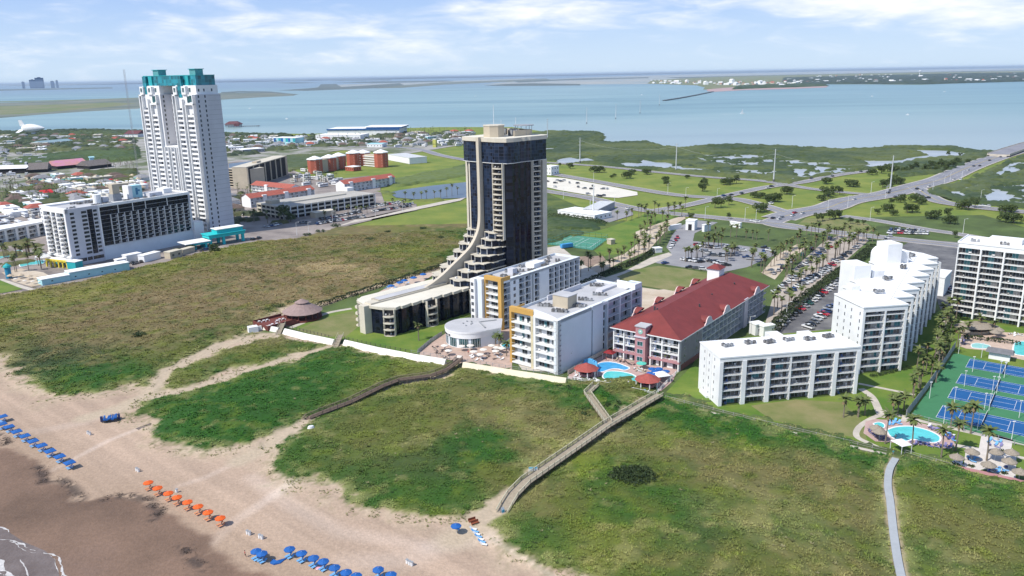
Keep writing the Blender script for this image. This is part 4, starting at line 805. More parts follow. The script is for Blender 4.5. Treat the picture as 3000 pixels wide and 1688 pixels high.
# ---- round beach restaurant
def lathe_arc(b, cx, cy, r0, r1, a0, a1, z0, z1, m, n=24, r0t=None, r1t=None):
 """curved wall segment"""
 for k in range(n):
  t0, t1 = a0 + (a1 - a0) * k / n, a0 + (a1 - a0) * (k + 1) / n
  q = [(cx + r * math.cos(t), cy + r * math.sin(t)) for r, t in ((r0, t0),(r1, t0),(r1, t1),(r0, t1))]
  b.prism(q, z0, z1, m)
def round_restaurant():
 b = Bld('round_restaurant', 'low round white restaurant with curved green windows and dark lettering on the terrace', 'restaurant', -17.6,309.2,-72.0)
 a0, a1 = math.radians(-195), math.radians(15); w = b.m('wall'); R_ = 9.6
 outline = [(R_ * math.cos(a0 + (a1 - a0) * k / 36), R_ * math.sin(a0 + (a1 - a0) * k / 36)) for k in range(37)] + [(7.5,10.5),(-3.5,14.5)]
 w.prism(outline, 0,4.9, W2); ring = [(p[0] * 1.035, p[1] * 1.035) for p in outline]; w.prism(ring, 4.2,6.2, W1); w.prism([(p[0] * 1.05, p[1] * 1.05) for p in outline],6.2,6.9, W1)
 b.m('roof').prism([(p[0] * 1.04, p[1] * 1.04) for p in outline],6.9,6.93, ROOFG); b.m('roof').box(-1.8,6.6,4.5,4.9,6.93,7.5, GREY); b.m('roof').box(-2.1,-1.8,4.5,12.2,6.93,7.3, GREY)
 for k in range(6): b.m('roof').box(-5 + k * 1.1,-4.4 + k * 1.1,2.2 * math.sin(k * 2.3),.5 + 2.2 * math.sin(k * 2.3),6.93,7.35, GREY)
 n = 7
 for k in range(n):
  t0 = a0 + (a1 - a0) * (k + .12) / n; t1 = a0 + (a1 - a0) * (k + .88) / n; g = MB(); lathe_arc(g, 0,0, R_ - .2, R_ + .06, t0, t1,.5,4.0, GLT, 6)
  for j in range(4): t = t0 + (t1 - t0) * (j + .5) / 4; x, y = (R_ + .1) * math.cos(t),(R_ + .1) * math.sin(t); g.box(x - .05, x + .05, y - .05, y + .05,.5,4.0, W2)
  g.obj('window', b.root)
 lt = MB(); rr = random.Random(5)
 t = math.radians(-97)
 for k in range(15):
  if k in (9,11): t += .035; continue
  for j in range(2):
   tt = t + j * .013; x, y = 10.04 * math.cos(tt),10.04 * math.sin(tt); h = rr.choice((.75,.55,.75)); lt.bar((x, y, 4.5),(x, y, 4.5 + h),.07, RAILD)
  x0, y0 = 10.04 * math.cos(t),10.04 * math.sin(t); x1, y1 = 10.04 * math.cos(t + .013),10.04 * math.sin(t + .013); z = 4.5 + rr.choice((.05,.36,.70)); lt.bar((x0, y0, z),(x1, y1, z),.06, RAILD); t += .038
 lt.obj('lettering', b.root); b.done({})
round_restaurant()
# ---- red-roofed hotel
def red_hotel():
 b = Bld('red_roofed_hotel', 'long pale lilac hotel under one bright red hip roof beside the pools', 'hotel', 38.0,286.6,-36.7)
 L_, D, H_, fh = 27.2,90.0,12.2,2.95; w = b.m('wall'); f = b.face(0,0,0); s = b.face(L_, 0,90)
 w.box(0, L_, 1.5,20,0, H_ - .3, LILAC); w.box(.1, L_ - 1.6,20, D, 0, H_ - .35, LILAC)
 for x in (0,4.3,9.3,15.4,20.0,26.9 - .3): w.box(x + .005, x + .45,0,1.5,0, H_ - .5, W1)
 w.box(0, L_, -.05,1.5, H_ - .5, H_ - .02, W1); w.box(-.03,10.2,-.05,1.55,2.75,3.55, PINK); w.box(14.4, L_ + .03,-.05,1.55,2.75,3.55, PINK); w.box(L_ - .02, L_ + .06,1.5,20.1,0,2.2, mat('brown_pink_paint', (.20,.085,.075),.9))
 for r in range(4):
  z = .15 + r * fh
  for a, c in ((.45,4.3),(4.75,9.3),(15.85,20),(20.45,26.6)):
   x = (a + c) / 2; k = 'w' if c - a < 5 else 'v'
   b.put('window:' + k, f, x, 1.5, z, r % 3);
   if r: b.put('balcony:' + k, f, x, 1.5, z)
 t = b.m('entrance_tower'); t.box(10.2,14.4,-1.8,2,0,10.8, PINK); t.box(9.8,14.8,-2.2,2.6,10.8,11.3, LILAC); t.box(10.3,14.3,-1.7,2.6,11.3,14.8, PINK); t.box(10.0,14.6,-2.0,3,14.8,15.2, ROOFG)
 for r in range(3): b.put('window:t', b.face(12.3,-1.8,0),0,0,1.6 + r * 3.0)
 e = MB(); e.prism([(.95 * math.cos(i * .524),.95 * math.sin(i * .524)) for i in range(12)],0,.08, mat('green_emblem', (.28,.50,.42),.6)); e.prism([(.45,-.1),(-.45,-.1),(0,.5)],.08,.12, W1)
 eo = e.obj('emblem', b.root, (12.3,-1.72,13.1)); eo.rotation_euler = (math.pi / 2,0,0)
 b.fbox('wall', s, 20, D, 1.5,1.65,0, H_ - .4, LILAC); b.fbox('wall', s, 20, D, -.02,1.5, H_ - .6, H_ - .02, LILAC);
 e0 = 20.0; nb = 17; bw = (D - 20) / nb
 for i in range(nb):
  x = e0 + i * bw
  b.fbox('wall', s, x, x + .35,0,1.5,0, H_ - .6, W3)
  for r in range(4): b.put('window:y', s, x + bw / 2 + .15,1.5,.15 + r * fh, (i + r) % 4); b.put('balcony:y', s, x + bw / 2 + .15,1.5,.15 + r * fh)
 b.fbox('wall', s, 62,66,-.6,1.5,0, H_ + .3, LILAC)
 for x in (4.5,15.0):
  for r in range(4): b.put('window:z', s, x, 0,1.2 + r * fh)
 b.fbox('wall', s, 0,20,0,.01,0, H_ - .3, LILAC)
 rf = b.m('roof'); ov = .9; x0, x1, y0, y1 = -ov, L_ + ov, -ov, D + ov; zr = 18.2; ym, yM = 11.5, D - 8; xm = L_ / 2 - 1; ze = H_
 A, B_, C_, D_ = (x0, y0, ze),(x1, y0, ze),(x1, y1, ze),(x0, y1, ze); r0, r1 = (xm, ym, zr),(xm, yM, zr)
 rf.face([A, B_, r0], REDROOF); rf.face([B_, C_, r1, r0], REDROOF); rf.face([C_, D_, r1], REDROOF); rf.face([D_, A, r0, r1], REDROOF); rf.face([D_, C_, B_, A], REDROOF)
 rf.box(x0, x1, y0 - .06, y0, ze - .25, ze + .12, W1); rf.box(x1, x1 + .06, y0, y1, ze - .25, ze + .12, W1)
 slope = (zr - ze) / (x1 - xm)
 for yc, sgn in ((24,1),(42,1),(76,1),(20,-1),(38,-1),(58,-1),(74,-1)):
  gb = MB(); n = 9; wid = 4.2; xx = (L_ + .9) if sgn > 0 else -.9; hh = 3.0
  prof = [(-wid, 0)] + [(-wid + .6 * wid * .5 * t, hh * .35 * t) for t in (.5,1)] + [(wid * .62 * math.cos(math.pi * (1 - k / n)), hh * .35 + hh * .65 * math.sin(math.pi * k / n)) for k in range(n + 1)] + [(wid - .3 * wid, hh * .35),(wid, 0)]
  q = len(prof); i0 = 0
  for dx in (0,-.35 * sgn): gb.v += [(xx + dx, yc + p, ze - .1 + z) for p, z in prof]
  ka, kb = gb.mi(LILAC), gb.mi(mat('pale_pink_trim', (.72,.55,.52),.7)); gb.f.append(tuple(range(q))); gb.m.append(ka); gb.f.append(tuple(range(2 * q - 1, q - 1,-1))); gb.m.append(ka)
  for k in range(q - 1): gb.f.append((k, k + q, k + 1 + q, k + 1)); gb.m.append(kb)
  dpt = 2.6; top = [(xx - .35 * sgn, yc + p * .95, ze + z) for p, z in prof[3:-2]]
  for k in range(len(top) - 1):
   a, c = top[k], top[k + 1]; gb.face([a, c, (c[0] - sgn * dpt * (.3 + c[2] - ze) / 3, c[1], c[2]),(a[0] - sgn * dpt * (.3 + a[2] - ze) / 3, a[1], a[2])], REDROOF)
  gb.obj('gable', b.root)
 ch = b.m('roof_turret'); ch.box(6,11.5, D - 17, D - 11,12.5,21.0, W1); ch.prism([(5.4, D - 17.6),(12.1, D - 17.6),(12.1, D - 10.4),(5.4, D - 10.4)],21.0,22.6, REDROOF, taper=(8.75, D - 14,.25))
 for k, (x, y) in enumerate(((17,20),(20,33),(18,50),(15.2,60),(10,14),(11.8,12.5),(19,72))): MB().cyl(x, y, 15.0,16.5 if x > 14 else 18.6,.35,.35, RAILD, 6).obj('roof_vent', b.root)
 ms = {'window:w': [udoor(3.6,2.2,200 + i, .5, wallm=W1, teal=0) for i in range(3)], 'window:v': [udoor(5.8,2.2,210 + i, .5, wallm=W1, teal=0) for i in range(3)], 'balcony:w': [ubalc(4.1,1.45,1, 'bars', sm=W1, rm=W1)], 'balcony:v': [ubalc(6.1,1.45,3, 'bars', sm=W1, rm=W1)],
          'window:t': [uwin(2.4,1.8, LILAC, GLT, .1,2,.12)], 'window:y': [udoor(bw - .5,2.25,220 + i, .45, wallm=W3, teal=.0) for i in range(4)], 'balcony:y': [ubalc(bw - .35,1.45,9, 'bars', sm=W3, rm=W3, furn=.1)], 'window:z': [uwin(.9,1.4, W3, GL, .05,1,.08)]}
 b.done(ms, cap=90)
red_hotel()
# ---- black glass tower with the curved cream spine and its podium
def black_tower():
 b = Bld('black_glass_tower', 'black glass condo tower with a curved cream spine sweeping down to a stepped podium', 'tower', -60,325,46.0)
 def zig(pts, teeth, side):
  """zigzag the long side y = side"""
  return pts
 H1 = 11.9
 right = [(3.0,-13.0)]
 xx = 3.0
 while xx < 62: right += [(xx + 2.9,-12.3),(xx + 3.2,-13.2),(xx + 5.8,-13.0)]; xx += 5.8
 pod = [(0,8.6),(-1.6,2.3),(-1.6,-2.3),(.2,-8.2),(3.0,-12.6)] + [(x, y + .4) for x, y in right[1:]] + [(66,-12),(66,11),(20,11.6),(4,11.6)]
 b.m('podium_glass').prism(pod, 0, H1 - .8, BLK)
 ov = [(x - .9 if x < 1 else x, y * 1.045) for x, y in pod]; b.m('podium_roof').prism(ov, H1 - .8, H1 + .35, CREAM, top=mat('cream_roof', (.66,.62,.52),.85, var=.08, scale=.1))
 b.m('podium_roof').box(3,42,-1.5,3.8, H1 + .35, H1 + 1.3, mat('tan_roof_screen', (.42,.38,.30),.9)); b.m('podium_roof').box(4,41,-1.1,3.4, H1 + 1.3, H1 + 1.34, ROOFG)
 b.m('spine_base').prism([(-5.0,-1.9),(-5.0,1.9),(-1.4,2.2),(-1.4,-2.2)],0, H1 + .36, CREAM); b.m('spine_base').prism([(-1.55,-2.2),(-1.55,2.2),(31,1.9),(31,-1.9)], H1 + .36, H1 + 1.0, CREAM)
 def stack(f, x, w, z0, n, fh, kind='balcony:p', fins=True, top=None):
  for r in range(n): b.put(kind, f, x, 0, z0 + r * fh)
  g = MB(); g.box(x - w / 2 + .1, x + w / 2 - .1,-.28,.1, z0 - .1, z0 + n * fh - .2, DARK)
  if fins:
   for e in (-w / 2 - .15, w / 2 - .15): g.box(x + e, x + e + .35,-1.5,.1, z0 - .2, z0 + n * fh, CREAM)
  g.obj('balcony_frame', b.root, (f[0], f[1],0), f[2])
 stack(b.face(1.6,-10.6,-57),0,4.6,.2,4,2.85); stack(b.face(4,-13.2,0),17.6,5.4,.2,4,2.85); stack(b.face(4,-13.2,0),43.5,5.4,.2,4,2.85)
 stack(b.face(2.0,10.2,-125),0,4.6,.2,4,2.85); stack(b.face(30,11.8,180),0,5,.2,4,2.85)
 zs = [15.2,18.2,21.2,24.2,27.4,30.6,33.6]; xs = [43.5,48.5,53.0,57.2,61.0,64.2,66.5]
 for k in range(7):
  for sg in (-1,1):
   x0, z1 = xs[k], zs[k]; z0 = H1 if k == 0 else zs[k - 1]; yw = (12.9 - .25 * k); te = b.m('terrace')
   plan = [(x0, sg * 2.0),(x0, sg * 5.2),(x0 - 1.6, sg * 6.2),(x0 - .6, sg * 9.4),(x0 + 2.2, sg * 10.2),(x0 + 2.4, sg * yw),(78, sg * yw),(78, sg * 2.0)]
   te.prism([(p[0], p[1]) for p in plan], z0, z1 - .35, BLK if k % 2 else NAVY); te.prism([(p[0] - .5 if p[0] < 70 else p[0], p[1] + sg * (.35 if abs(p[1]) > 9 else 0)) for p in plan], z1 - .35, z1, CREAM)
   for pa, pb in ((plan[0], plan[1]),(plan[1], plan[2]),(plan[2], plan[3]),(plan[3], plan[4])):
    te.bar((pa[0], pa[1], z0),(pa[0], pa[1], z1 - .3),.14, SLAB); te.beam((pa[0] - .4, pa[1], z1 + .9),(pb[0] - .4, pb[1], z1 + .9),.06,.06, RAIL)
   r = random.Random(k * 3 + sg); x, y = x0 + 1.5, sg * r.uniform(4,8); te.box(x - .4, x + .4, y - .4, y + .4, z1, z1 + .7, r.choice((PLASW, GREY)))
   if k < 6: stack(b.face(x0 + 1.5, sg * (yw + .1),0 if sg < 0 else 180),(3.4 if sg < 0 else -3.4),3.4, z0,1, z1 - z0, 'balcony:q', False)
 zt, zo = 77.0,66.0
 side = []; x = 70.5
 while x < 86: side += [(x, -14.6),(x + 1.6,-15.3),(x + 3.2,-15.0)]; x += 3.9
 shaft = [(68.4,10.0),(68.4,6.6),(67.6,6.2),(67.6,-2.0),(68.3,-6.4),(69.4,-13.4)] + side[1:] + [(88,-14.4),(95,-14.4),(96,10),(94,11.0),(70,11.0)]
 b.m('shaft').prism(shaft, 10, zo, BLK)
 b.m('front_glass').prism([(67.3,8.0),(67.3,2.2),(68,2.2),(68,8.0)],30, zo, NAVY); b.m('front_glass').prism([(67.35,-1.2),(67.9,-6.3),(68.5,-6.3),(68.5,-1.2)],30, zo, NAVY)
 head = [(67.4,12.0),(66.6,8.0),(66.9,2.0),(66.9,-2.2),(67.0,-9.5),(69.0,-14.8),(72.5,-15.9)] + [(x, y - .3) for x, y in side[4:]] + [(87,-15.6),(94.8,-16.0),(97,-14),(97,10.5),(95,12.6)]
 b.m('head_glass').prism(head, zo, zt - 1.6, NAVY)
 b.m('head_rim').prism([(82 + (x - 82) * 1.008,-1.8 + (y + 1.8) * 1.008) for x, y in head], zo - .25, zo, SLAB)
 b.m('cornice').prism([(82 + (x - 82) * 1.03,-1.8 + (y + 1.8) * 1.03) for x, y in head], zt - 1.6, zt + .2, CREAM, top=mat('cream_roof', (.66,.62,.52),.85))
 n = 15; fh = 2.38
 stack(b.face(68.9,-9.9,-85),0,5.8,30.4, n, fh); stack(b.face(0,-15.0,0),87.6,5.0,16,21, fh); stack(b.face(71.5,11.1,170),0,4.6,30.4, n, fh, 'balcony:l')
 b.m('pier').box(92.2,95.3,-16.0,-14.0,8, zo - .1, CREAM); b.m('pier').box(67.6,68.6,8.1,9.2,28, zo - .1, CREAM)
 outer = [(30,12.6),(34.5,13.9),(41,16.6),(46.3,19.5),(51.6,22.3),(57,25.4),(60.3,28.2),(63.2,32.1),(65.0,36.3),(65.7,42.8),(65.8,58),(65.6, zt + .4)]
 so_ = smooth_line(outer, 4)
 SPM = mat('spine_concrete', (.54,.48,.38),.85, var=.05, scale=.1)
 def strip(pa, pb, y0, y1, nm):
  """solid between two profiles of equal length in the upright plane of the axis"""
  g = MB(); k = g.mi(SPM)
  for i in range(len(pa) - 1):
   j = len(g.v); q = [pa[i], pa[i + 1], pb[i + 1], pb[i]]; g.v += [(x, y0, z) for x, z in q] + [(x, y1, z) for x, z in q]
   fs = [(j, j + 1, j + 2, j + 3),(j + 7, j + 6, j + 5, j + 4),(j, j + 4, j + 5, j + 1),(j + 2, j + 6, j + 7, j + 3)]
   if i == 0: fs.append((j + 3, j + 7, j + 4, j))
   if i == len(pa) - 2: fs.append((j + 1, j + 5, j + 6, j + 2))
   g.f += fs; g.m += [k] * len(fs)
  bm = bmesh.new(); me = g.mesh(nm); bm.from_mesh(me); bmesh.ops.remove_doubles(bm, verts=bm.verts[:], dist=.001); bmesh.ops.recalc_face_normals(bm, faces=bm.faces[:]); bm.to_mesh(me); bm.free(); link(nm, me, b.root)
 strip(so_, [(68.6, z) for x, z in so_],-.65,.65, 'spine')
 nrm = []
 for i in range(len(so_)):
  p, q = so_[max(0, i - 1)], so_[min(len(so_) - 1, i + 1)]; d = math.hypot(q[0] - p[0], q[1] - p[1]); nrm.append((-(q[1] - p[1]) / d, (q[0] - p[0]) / d))
 strip([(x + .75 * n[0], z + .75 * n[1]) for (x, z), n in zip(so_, nrm)], [(x - .5 * n[0], z - .5 * n[1]) for (x, z), n in zip(so_, nrm)],-.85,.85, 'spine_rim')
 rh = MB(); rh.prism([(69.5 + 5 + 5.2 * math.cos(i * math.pi / 4 + .39),-1.5 + 5.2 * math.sin(i * math.pi / 4 + .39)) for i in range(8)], zt + .2, zt + 5.2, BEIGE); rh.prism([(74.5 + 5.4 * math.cos(i * math.pi / 4 + .39),-1.5 + 5.4 * math.sin(i * math.pi / 4 + .39)) for i in range(8)], zt + 5.2, zt + 5.6, CREAM); rh.obj('roof_house', b.root)
 b.m('roof_wall').box(79.9,92,-9.5,-9.0, zt + .2, zt + 2.8, BEIGE); b.m('roof_wall').box(91.5,92,-9.0,7, zt + .2, zt + 2.8, BEIGE)
 for k, (x, y) in enumerate(((82,-6),(85,-5),(88,-3),(84,2),(88,4))):
  o = link('air_conditioner', AC[k % 3], b.root, (x, y, zt + .2),.5 * k); o.scale = (1.3,1.3,2.6)
 hp = MB(); hp.prism([(90 + 5 * math.cos(i * .524),-6 + 5 * math.sin(i * .524)) for i in range(12)], zt + 4.6, zt + 4.9, GREY)
 for i in range(6): hp.bar((90 + 4 * math.cos(i * 1.05),-6 + 4 * math.sin(i * 1.05), zt + .2),(90 + 4 * math.cos(i * 1.05),-6 + 4 * math.sin(i * 1.05), zt + 4.6),.12, GREY)
 hp.obj('helipad', b.root)
 for x, y, h in ((74.5,-1.5,14.5),(86,5,7),(93,2,8),(80,6,5)): MB().bar((x, y, zt + .2),(x, y, zt + h),.09, PLASW).obj('mast', b.root)
 ms = {'balcony:p': [ubalc(5.0,1.7,300 + i, 'bars', sm=CREAM, rm=RAILD, t=.5, tip=.9, furn=.6) for i in range(3)], 'balcony:l': [ubalc(4.6,1.9,310, 'bars', sm=CREAM, rm=RAILD, t=.45, tip=1.1)], 'balcony:q': [ubalc(3.6,1.3,311, 'bars', sm=CREAM, rm=RAILD, t=.4)]}
 for i in range(5): MB().box(44 + i * .1,45,-8 + 3 * i, -7 + 3 * i, H1 + .35, H1 + 1.2, GREY).obj('planter', b.root)
 b.done(ms, cap=98)
black_tower()
# ---- white and teal twin tower
def twin_tower():
 b = Bld('twin_tower', 'tallest tower, white with balconies and a teal glass crown over two shafts', 'tower', -207,541,-34.4)
 fh = 3.2; f = b.face(0,0,0); D = 19.8; sh = b.m('shaft')
 sh.box(-25,0,1.6, D, 0,98, W1); sh.box(-64,-41.5,1.6, D, 0,98, W1); sh.box(-41.6,-24.9,12, D - .4,0,97, W1); sh.box(-66.5,-24.8,1.7,12.2,0,61.5, W1); sh.box(-66.7,-24,1.2,14,61.5,62.3, W1)
 sh.box(-8,5,2, D, 0,4, W1)
 s = b.face(0,0,90)
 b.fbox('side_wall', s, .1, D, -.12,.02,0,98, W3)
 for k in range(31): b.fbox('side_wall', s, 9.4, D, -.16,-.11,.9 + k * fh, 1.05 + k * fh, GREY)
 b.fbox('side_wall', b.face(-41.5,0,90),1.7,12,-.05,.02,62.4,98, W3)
 def col_w(x0, x1, z0, z1):
  c = (x0 + x1) / 2
  k = int(round(z0 / fh))
  while (k + 1) * fh <= z1: b.put('window:n', f, c, 1.55, k * fh + .5); k += 1
 def col_b(x0, x1, z0, z1, kind='balcony:a'):
  c = (x0 + x1) / 2; k = int(round(z0 / fh))
  while (k + 1) * fh <= z1: b.put(kind, f, c, 1.6, k * fh + .1, k % 2); b.put('window:w', f, c, 1.6, k * fh + .15, k % 4); k += 1
 for x0, zt in ((-25,98),(-64,98)):
  fins = (0,3.2,10.2,13.4,22.0) if x0 == -25 else (0,3.0,9.4,12.4,19.8)
  for e in fins: b.fbox('frame', f, x0 + e, x0 + e + .7,-.5,1.6,0, zt - (3.2 if e in fins[2:3] else 0) - (6.4 if e == fins[3] else 0), W1)
  col_w(x0 + fins[0] + .7, x0 + fins[1],6, zt - 4); col_b(x0 + fins[1] + .7, x0 + fins[2],6, zt - 8); col_w(x0 + fins[2] + .7, x0 + fins[3],6, zt - 7); col_b(x0 + fins[3] + .7, x0 + fins[4],6, zt - 9, 'balcony:r')
  b.fbox('frame', f, x0, x0 + fins[1] + .7,-.5,1.6, zt - 1, zt, W1); b.fbox('frame', f, x0 + fins[3], x0 + fins[4] + .7,-.5,1.6, zt - 7, zt - 6, W1)
  for e in (fins[0] + .8, fins[3] + .8): b.fbox('green_glazing', f, x0 + e, x0 + e + 2.2,1.3,1.65, zt - 5.5, zt - 1.2, GLT)
  b.fbox('green_glazing', f, x0 + fins[3] + 3.2, x0 + fins[4] - .2,1.3,1.65, zt - 5, zt - .8, GLT)
 for e in (-41.4,-37.5,-34.2,-30.2,-27.4): b.fbox('frame', f, e, e + .6,-.3,1.7,0,61.5, W1)
 col_b(-40.8,-37.5,6,61, 'balcony:s'); col_w(-36.9,-34.2,6,61); col_b(-33.6,-30.2,6,61, 'balcony:s'); col_w(-29.6,-27.4,6,61)
 for k in range(2,31):
  b.put('window:k', s, 2.6,-.12, k * fh - .4); b.put('window:k', s, 7.6,-.12, k * fh - .4)
 for k in range(20,31): b.put('window:k', b.face(-41.5,0,90),4.0,-.05, k * fh - .4); b.put('window:k', b.face(-41.5,0,90),10.5,-.05, k * fh - .4); b.put('window:k', b.face(-41.5,12,0),3,0, k * fh - .4)
 p = b.m('penthouse'); p.box(-24,-1.5,2.6, D - .5,98,104, W1); p.box(-62.5,-43,2.6, D - .5,98,104, W1); p.box(-43.1,-23.9,13, D - 1,97,104, W3); p.box(-24.5,-20.5,.6,2.7,98,103.5, W1); p.box(-15,-10.5,.6,2.7,98,103.5, W1); p.box(-63.5,-59.5,.6,2.7,98,103.5, W1); p.box(-54.5,-49.5,.6,2.7,98,103.5, W1)
 for x in (-22.5,-12.8,-8.5,-61.5,-52,-47.5): b.put('window:g', f, x, .6 if x in (-22.5,-12.8,-61.5,-52) else 2.6,99.4)
 for y in (4.5,8.5,14.5): b.put('window:k', s, y, 1.5,99.8)
 cr = b.m('crown'); cr.box(-62,-2,3.6, D - 1.6,104,110.5, TEALD); cr.box(-61,-57,2.0,3.7,96,110.4, TEALD); cr.box(-20,-15.6,1.4,3.7,96,110.4, TEALD); cr.box(-12,-9,2.6,3.7,104,110.3, TEAL); cr.box(-55,-51,2.8,3.7,104,110.3, TEAL); cr.box(-62.2,-1.8,3.4, D - 1.4,110.5,110.9, TEAL)
 for x in (-52,-10): c = MB(); c.box(x - 3, x + 3.4,7,13,110.9,114.6, mat('crown_cap', (.10,.30,.30),.6)); c.box(x - 3.6, x + 4,6.4,13.6,114.6,115.0, TEAL); c.obj('roof_cap', b.root)
 ms = {'window:n': [uwin(1.3,2.2, W1, GL, .06,1,.1)], 'window:k': [uwin(1.2,1.9, W3, GL, .05,1,.07)], 'window:g': [uwin(2.4,3.2, W1, GLT, .1,2,.15)], 'window:w': [udoor(4.6,2.4,400 + i, .45, wallm=W1, teal=.05) for i in range(4)],
          'balcony:a': [ubalc(6.3,1.7,410 + i, 'solid', sm=W1, t=.3, furn=.2) for i in range(2)], 'balcony:r': [ubalc(7.6,1.3,415 + i, 'solid', sm=W1, t=.3, tip=1.1, furn=.2) for i in range(2)], 'balcony:s': [ubalc(3.3,1.5,420 + i, 'solid', sm=W1, t=.3, furn=.1) for i in range(2)]}
 b.done(ms); b.root.scale = (1,1,.978)
twin_tower()
# ---- long hotel with the dark grid facade
def grid_hotel():
 b = Bld('grid_hotel', 'wide white hotel slab with a dark grid of angled balconies on its long side', 'hotel', -257.6,457.2,55.6)
 L_, D, H_ = 81.5,26.5,34.0; w = b.m('wall'); f = b.face(0,0,0)
 w.box(1.4, L_, 1.2, D, 0, H_ - 1.0, W1); w.box(-.2,19.4,0,1.25,0, H_, W3); w.box(19.4, L_, .9,1.3,0,8.6, W2); w.box(19.4, L_, .0,1.25, H_ - 1.6, H_, W1); w.box(L_ - 1.2, L_, 0,1.25,8.6, H_ - 1.58, W3); w.box(19.4,20.2,-.1,1.2,8.6, H_ - 1.58, W1)
 w.box(-.2,1.5,0, D, H_ - 2.6, H_ + .2, W1); w.box(L_, L_ + 7,-1,8,0,13.5, W1)
 for z in (3.0,6.0): w.box(-.5,1.4,.5, D - .5, z, z + .5, W1)
 nr = 10
 for r in range(nr + 1):
  z = 6.0 + r * 2.42
  if r < 10 or True: b.put('window:a', f, 3.6,0, z)
  b.put('window:b', f, 10.6,0, z); b.put('window:c', f, 14.2,-.02, z - .35); b.put('window:d', f, 17.3,0, z)
 for x0, x1 in ((1.2,8.4),(8.9,11.8),(12.3,18.8)): b.m('ground_floor_window').box(x0, x1,-.04,.1,2.2,4.2, GL)
 g = b.m('dark_glass'); g.box(20.2, L_ - 1.2,.8,1.22,8.8, H_ - 1.6, BLK)
 for k, x in enumerate((20.2,32,41.5,50,65)): w.box(x - .15, x + .15,.2,1.2, H_ - 6.6, H_ - 1.6, W1)
 for z in (H_ - 4.1, H_ - 6.7): w.box(20.2, L_ - 1.2,.35,.85, z - .1, z + .12, GREY)
 x0, nb, bw = 26.6,12,4.47
 for i in range(nb + 1): b.fbox('fin', f, x0 + i * bw - .15, x0 + i * bw + .15,-.1,.9,8.6, H_ - 6.7, SLAB)
 for r in range(8):
  z = 8.8 + r * 2.3; w.box(20.2,26.4,.55,.85, z - .06, z + .06, GREY)
  for i in range(nb): b.put('balcony:z', f, x0 + (i + .5) * bw, .8, z, (i + r) % 3)
 e = b.face(0, D, -90)
 for e0 in (0,9.3,15.2,24.6): b.fbox('wall', e, e0, e0 + 1.6,-.3,1.5,4, H_ - 2.6, W1)
 b.fbox('wall', e, 0, D, -1.2,1.4,5.2,6.2, W1)
 for r in range(10):
  for x, k in ((5.4, 'balcony:u'),(12.9, 'balcony:v'),(20.5, 'balcony:u')): b.put(k, e, x, -.0,7.0 + r * 2.45, r % 2); b.put('window:u', e, x, 1.2,7.1 + r * 2.45, r % 3)
 for x in (3,9,15,21): b.fbox('lobby_window', e, x - 2, x + 2.4,1.15,1.35,1.4,4.6, GL)
 rf = b.m('roof'); rf.box(.2, L_ - .2,1.3, D - .2, H_ - 1.0, H_ - .8, ROOFG); rf.box(0, L_, D - .4, D, H_ - 1, H_ + .2, W1); rf.box(L_ - .4, L_, 1.3, D - .4, H_ - 1, H_ + .2, W1)
 MB().cyl(24,8, H_ - .8, H_ + 5.2,2.3,2.3, W1,14).box(26.5,30,6,10, H_ - .8, H_ + 3.2, W3).obj('stair_drum', b.root)
 MB().box(36,40.5,11,15, H_ - .8, H_ + 9.5, BEIGE).box(35.5,41,10.5,15.5, H_ - .8, H_ + 3.5, GREY).obj('lift_house', b.root)
 q = MB(); q.box(47,56,12,17, H_ - .8, H_ + 7, AQUA); q.box(46,48.4,10.5,17.2, H_ - .8, H_ + 7.4, W1); q.box(51.5,53,11.9,12, H_ + 1.2, H_ + 5.5, mat('blue_sea_emblem', (.05,.20,.33),.6)); q.box(53,54.4,11.9,12, H_ + 3.2, H_ + 4.4, mat('blue_sea_emblem', (.05,.20,.33))); q.obj('emblem_box', b.root)
 MB().box(57,66,6,12, H_ - .8, H_ + 1.8, W3).obj('plant_room', b.root); MB().box(72,78,14,22, H_ - .8, H_ + 2.2, W1).obj('plant_room', b.root)
 rr = random.Random(4)
 for k in range(26): link('air_conditioner', AC[k % 3], b.root, (rr.uniform(3,78), rr.choice((3.5,5,18,22)), H_ - .8), rr.uniform(0,3))
 zb = []
 for i in range(3):
  c = MB(); c.prism([(-2.1,0),(-2.1,-.75),(.4,-.75),(2.1,0)],-.14,0, SLAB); c.box(1.0,2.05,-.1,-.02,.05,1.0 + .4 * (i == 1), W3); c.box(-2.1,.4,-.78,-.73,.97,1.01, GREY)
  if i != 2: c.box(.9,1.8,-.45,-.38,.1,1.5, CURT)
  zb.append(c.mesh('balcony'))
 ms = {'window:a': [uwin(2.6,1.55, W3, GL, .05,1,.08)], 'window:b': [uwin(3.3,1.6, W3, GL, .05,1,.08)], 'window:c': [uwin(3.1,2.36, RAILD, BLK, .05,1,.05)], 'window:d': [uwin(2.5,1.55, W3, GL, .05,1,.08)], 'balcony:z': zb,
          'balcony:u': [ubalc(5.6,1.2,430 + i, 'bars', sm=W1, rm=RAILD, t=.24, tip=1.3, furn=.6) for i in range(2)], 'balcony:v': [ubalc(4.6,1.2,440 + i, 'bars', sm=W1, rm=RAILD, t=.24, tip=.3, furn=.6) for i in range(2)], 'window:u': [udoor(5.2,2.1,450 + i, .6, teal=.35) for i in range(3)]}
 b.done(ms, cap=97)
grid_hotel()
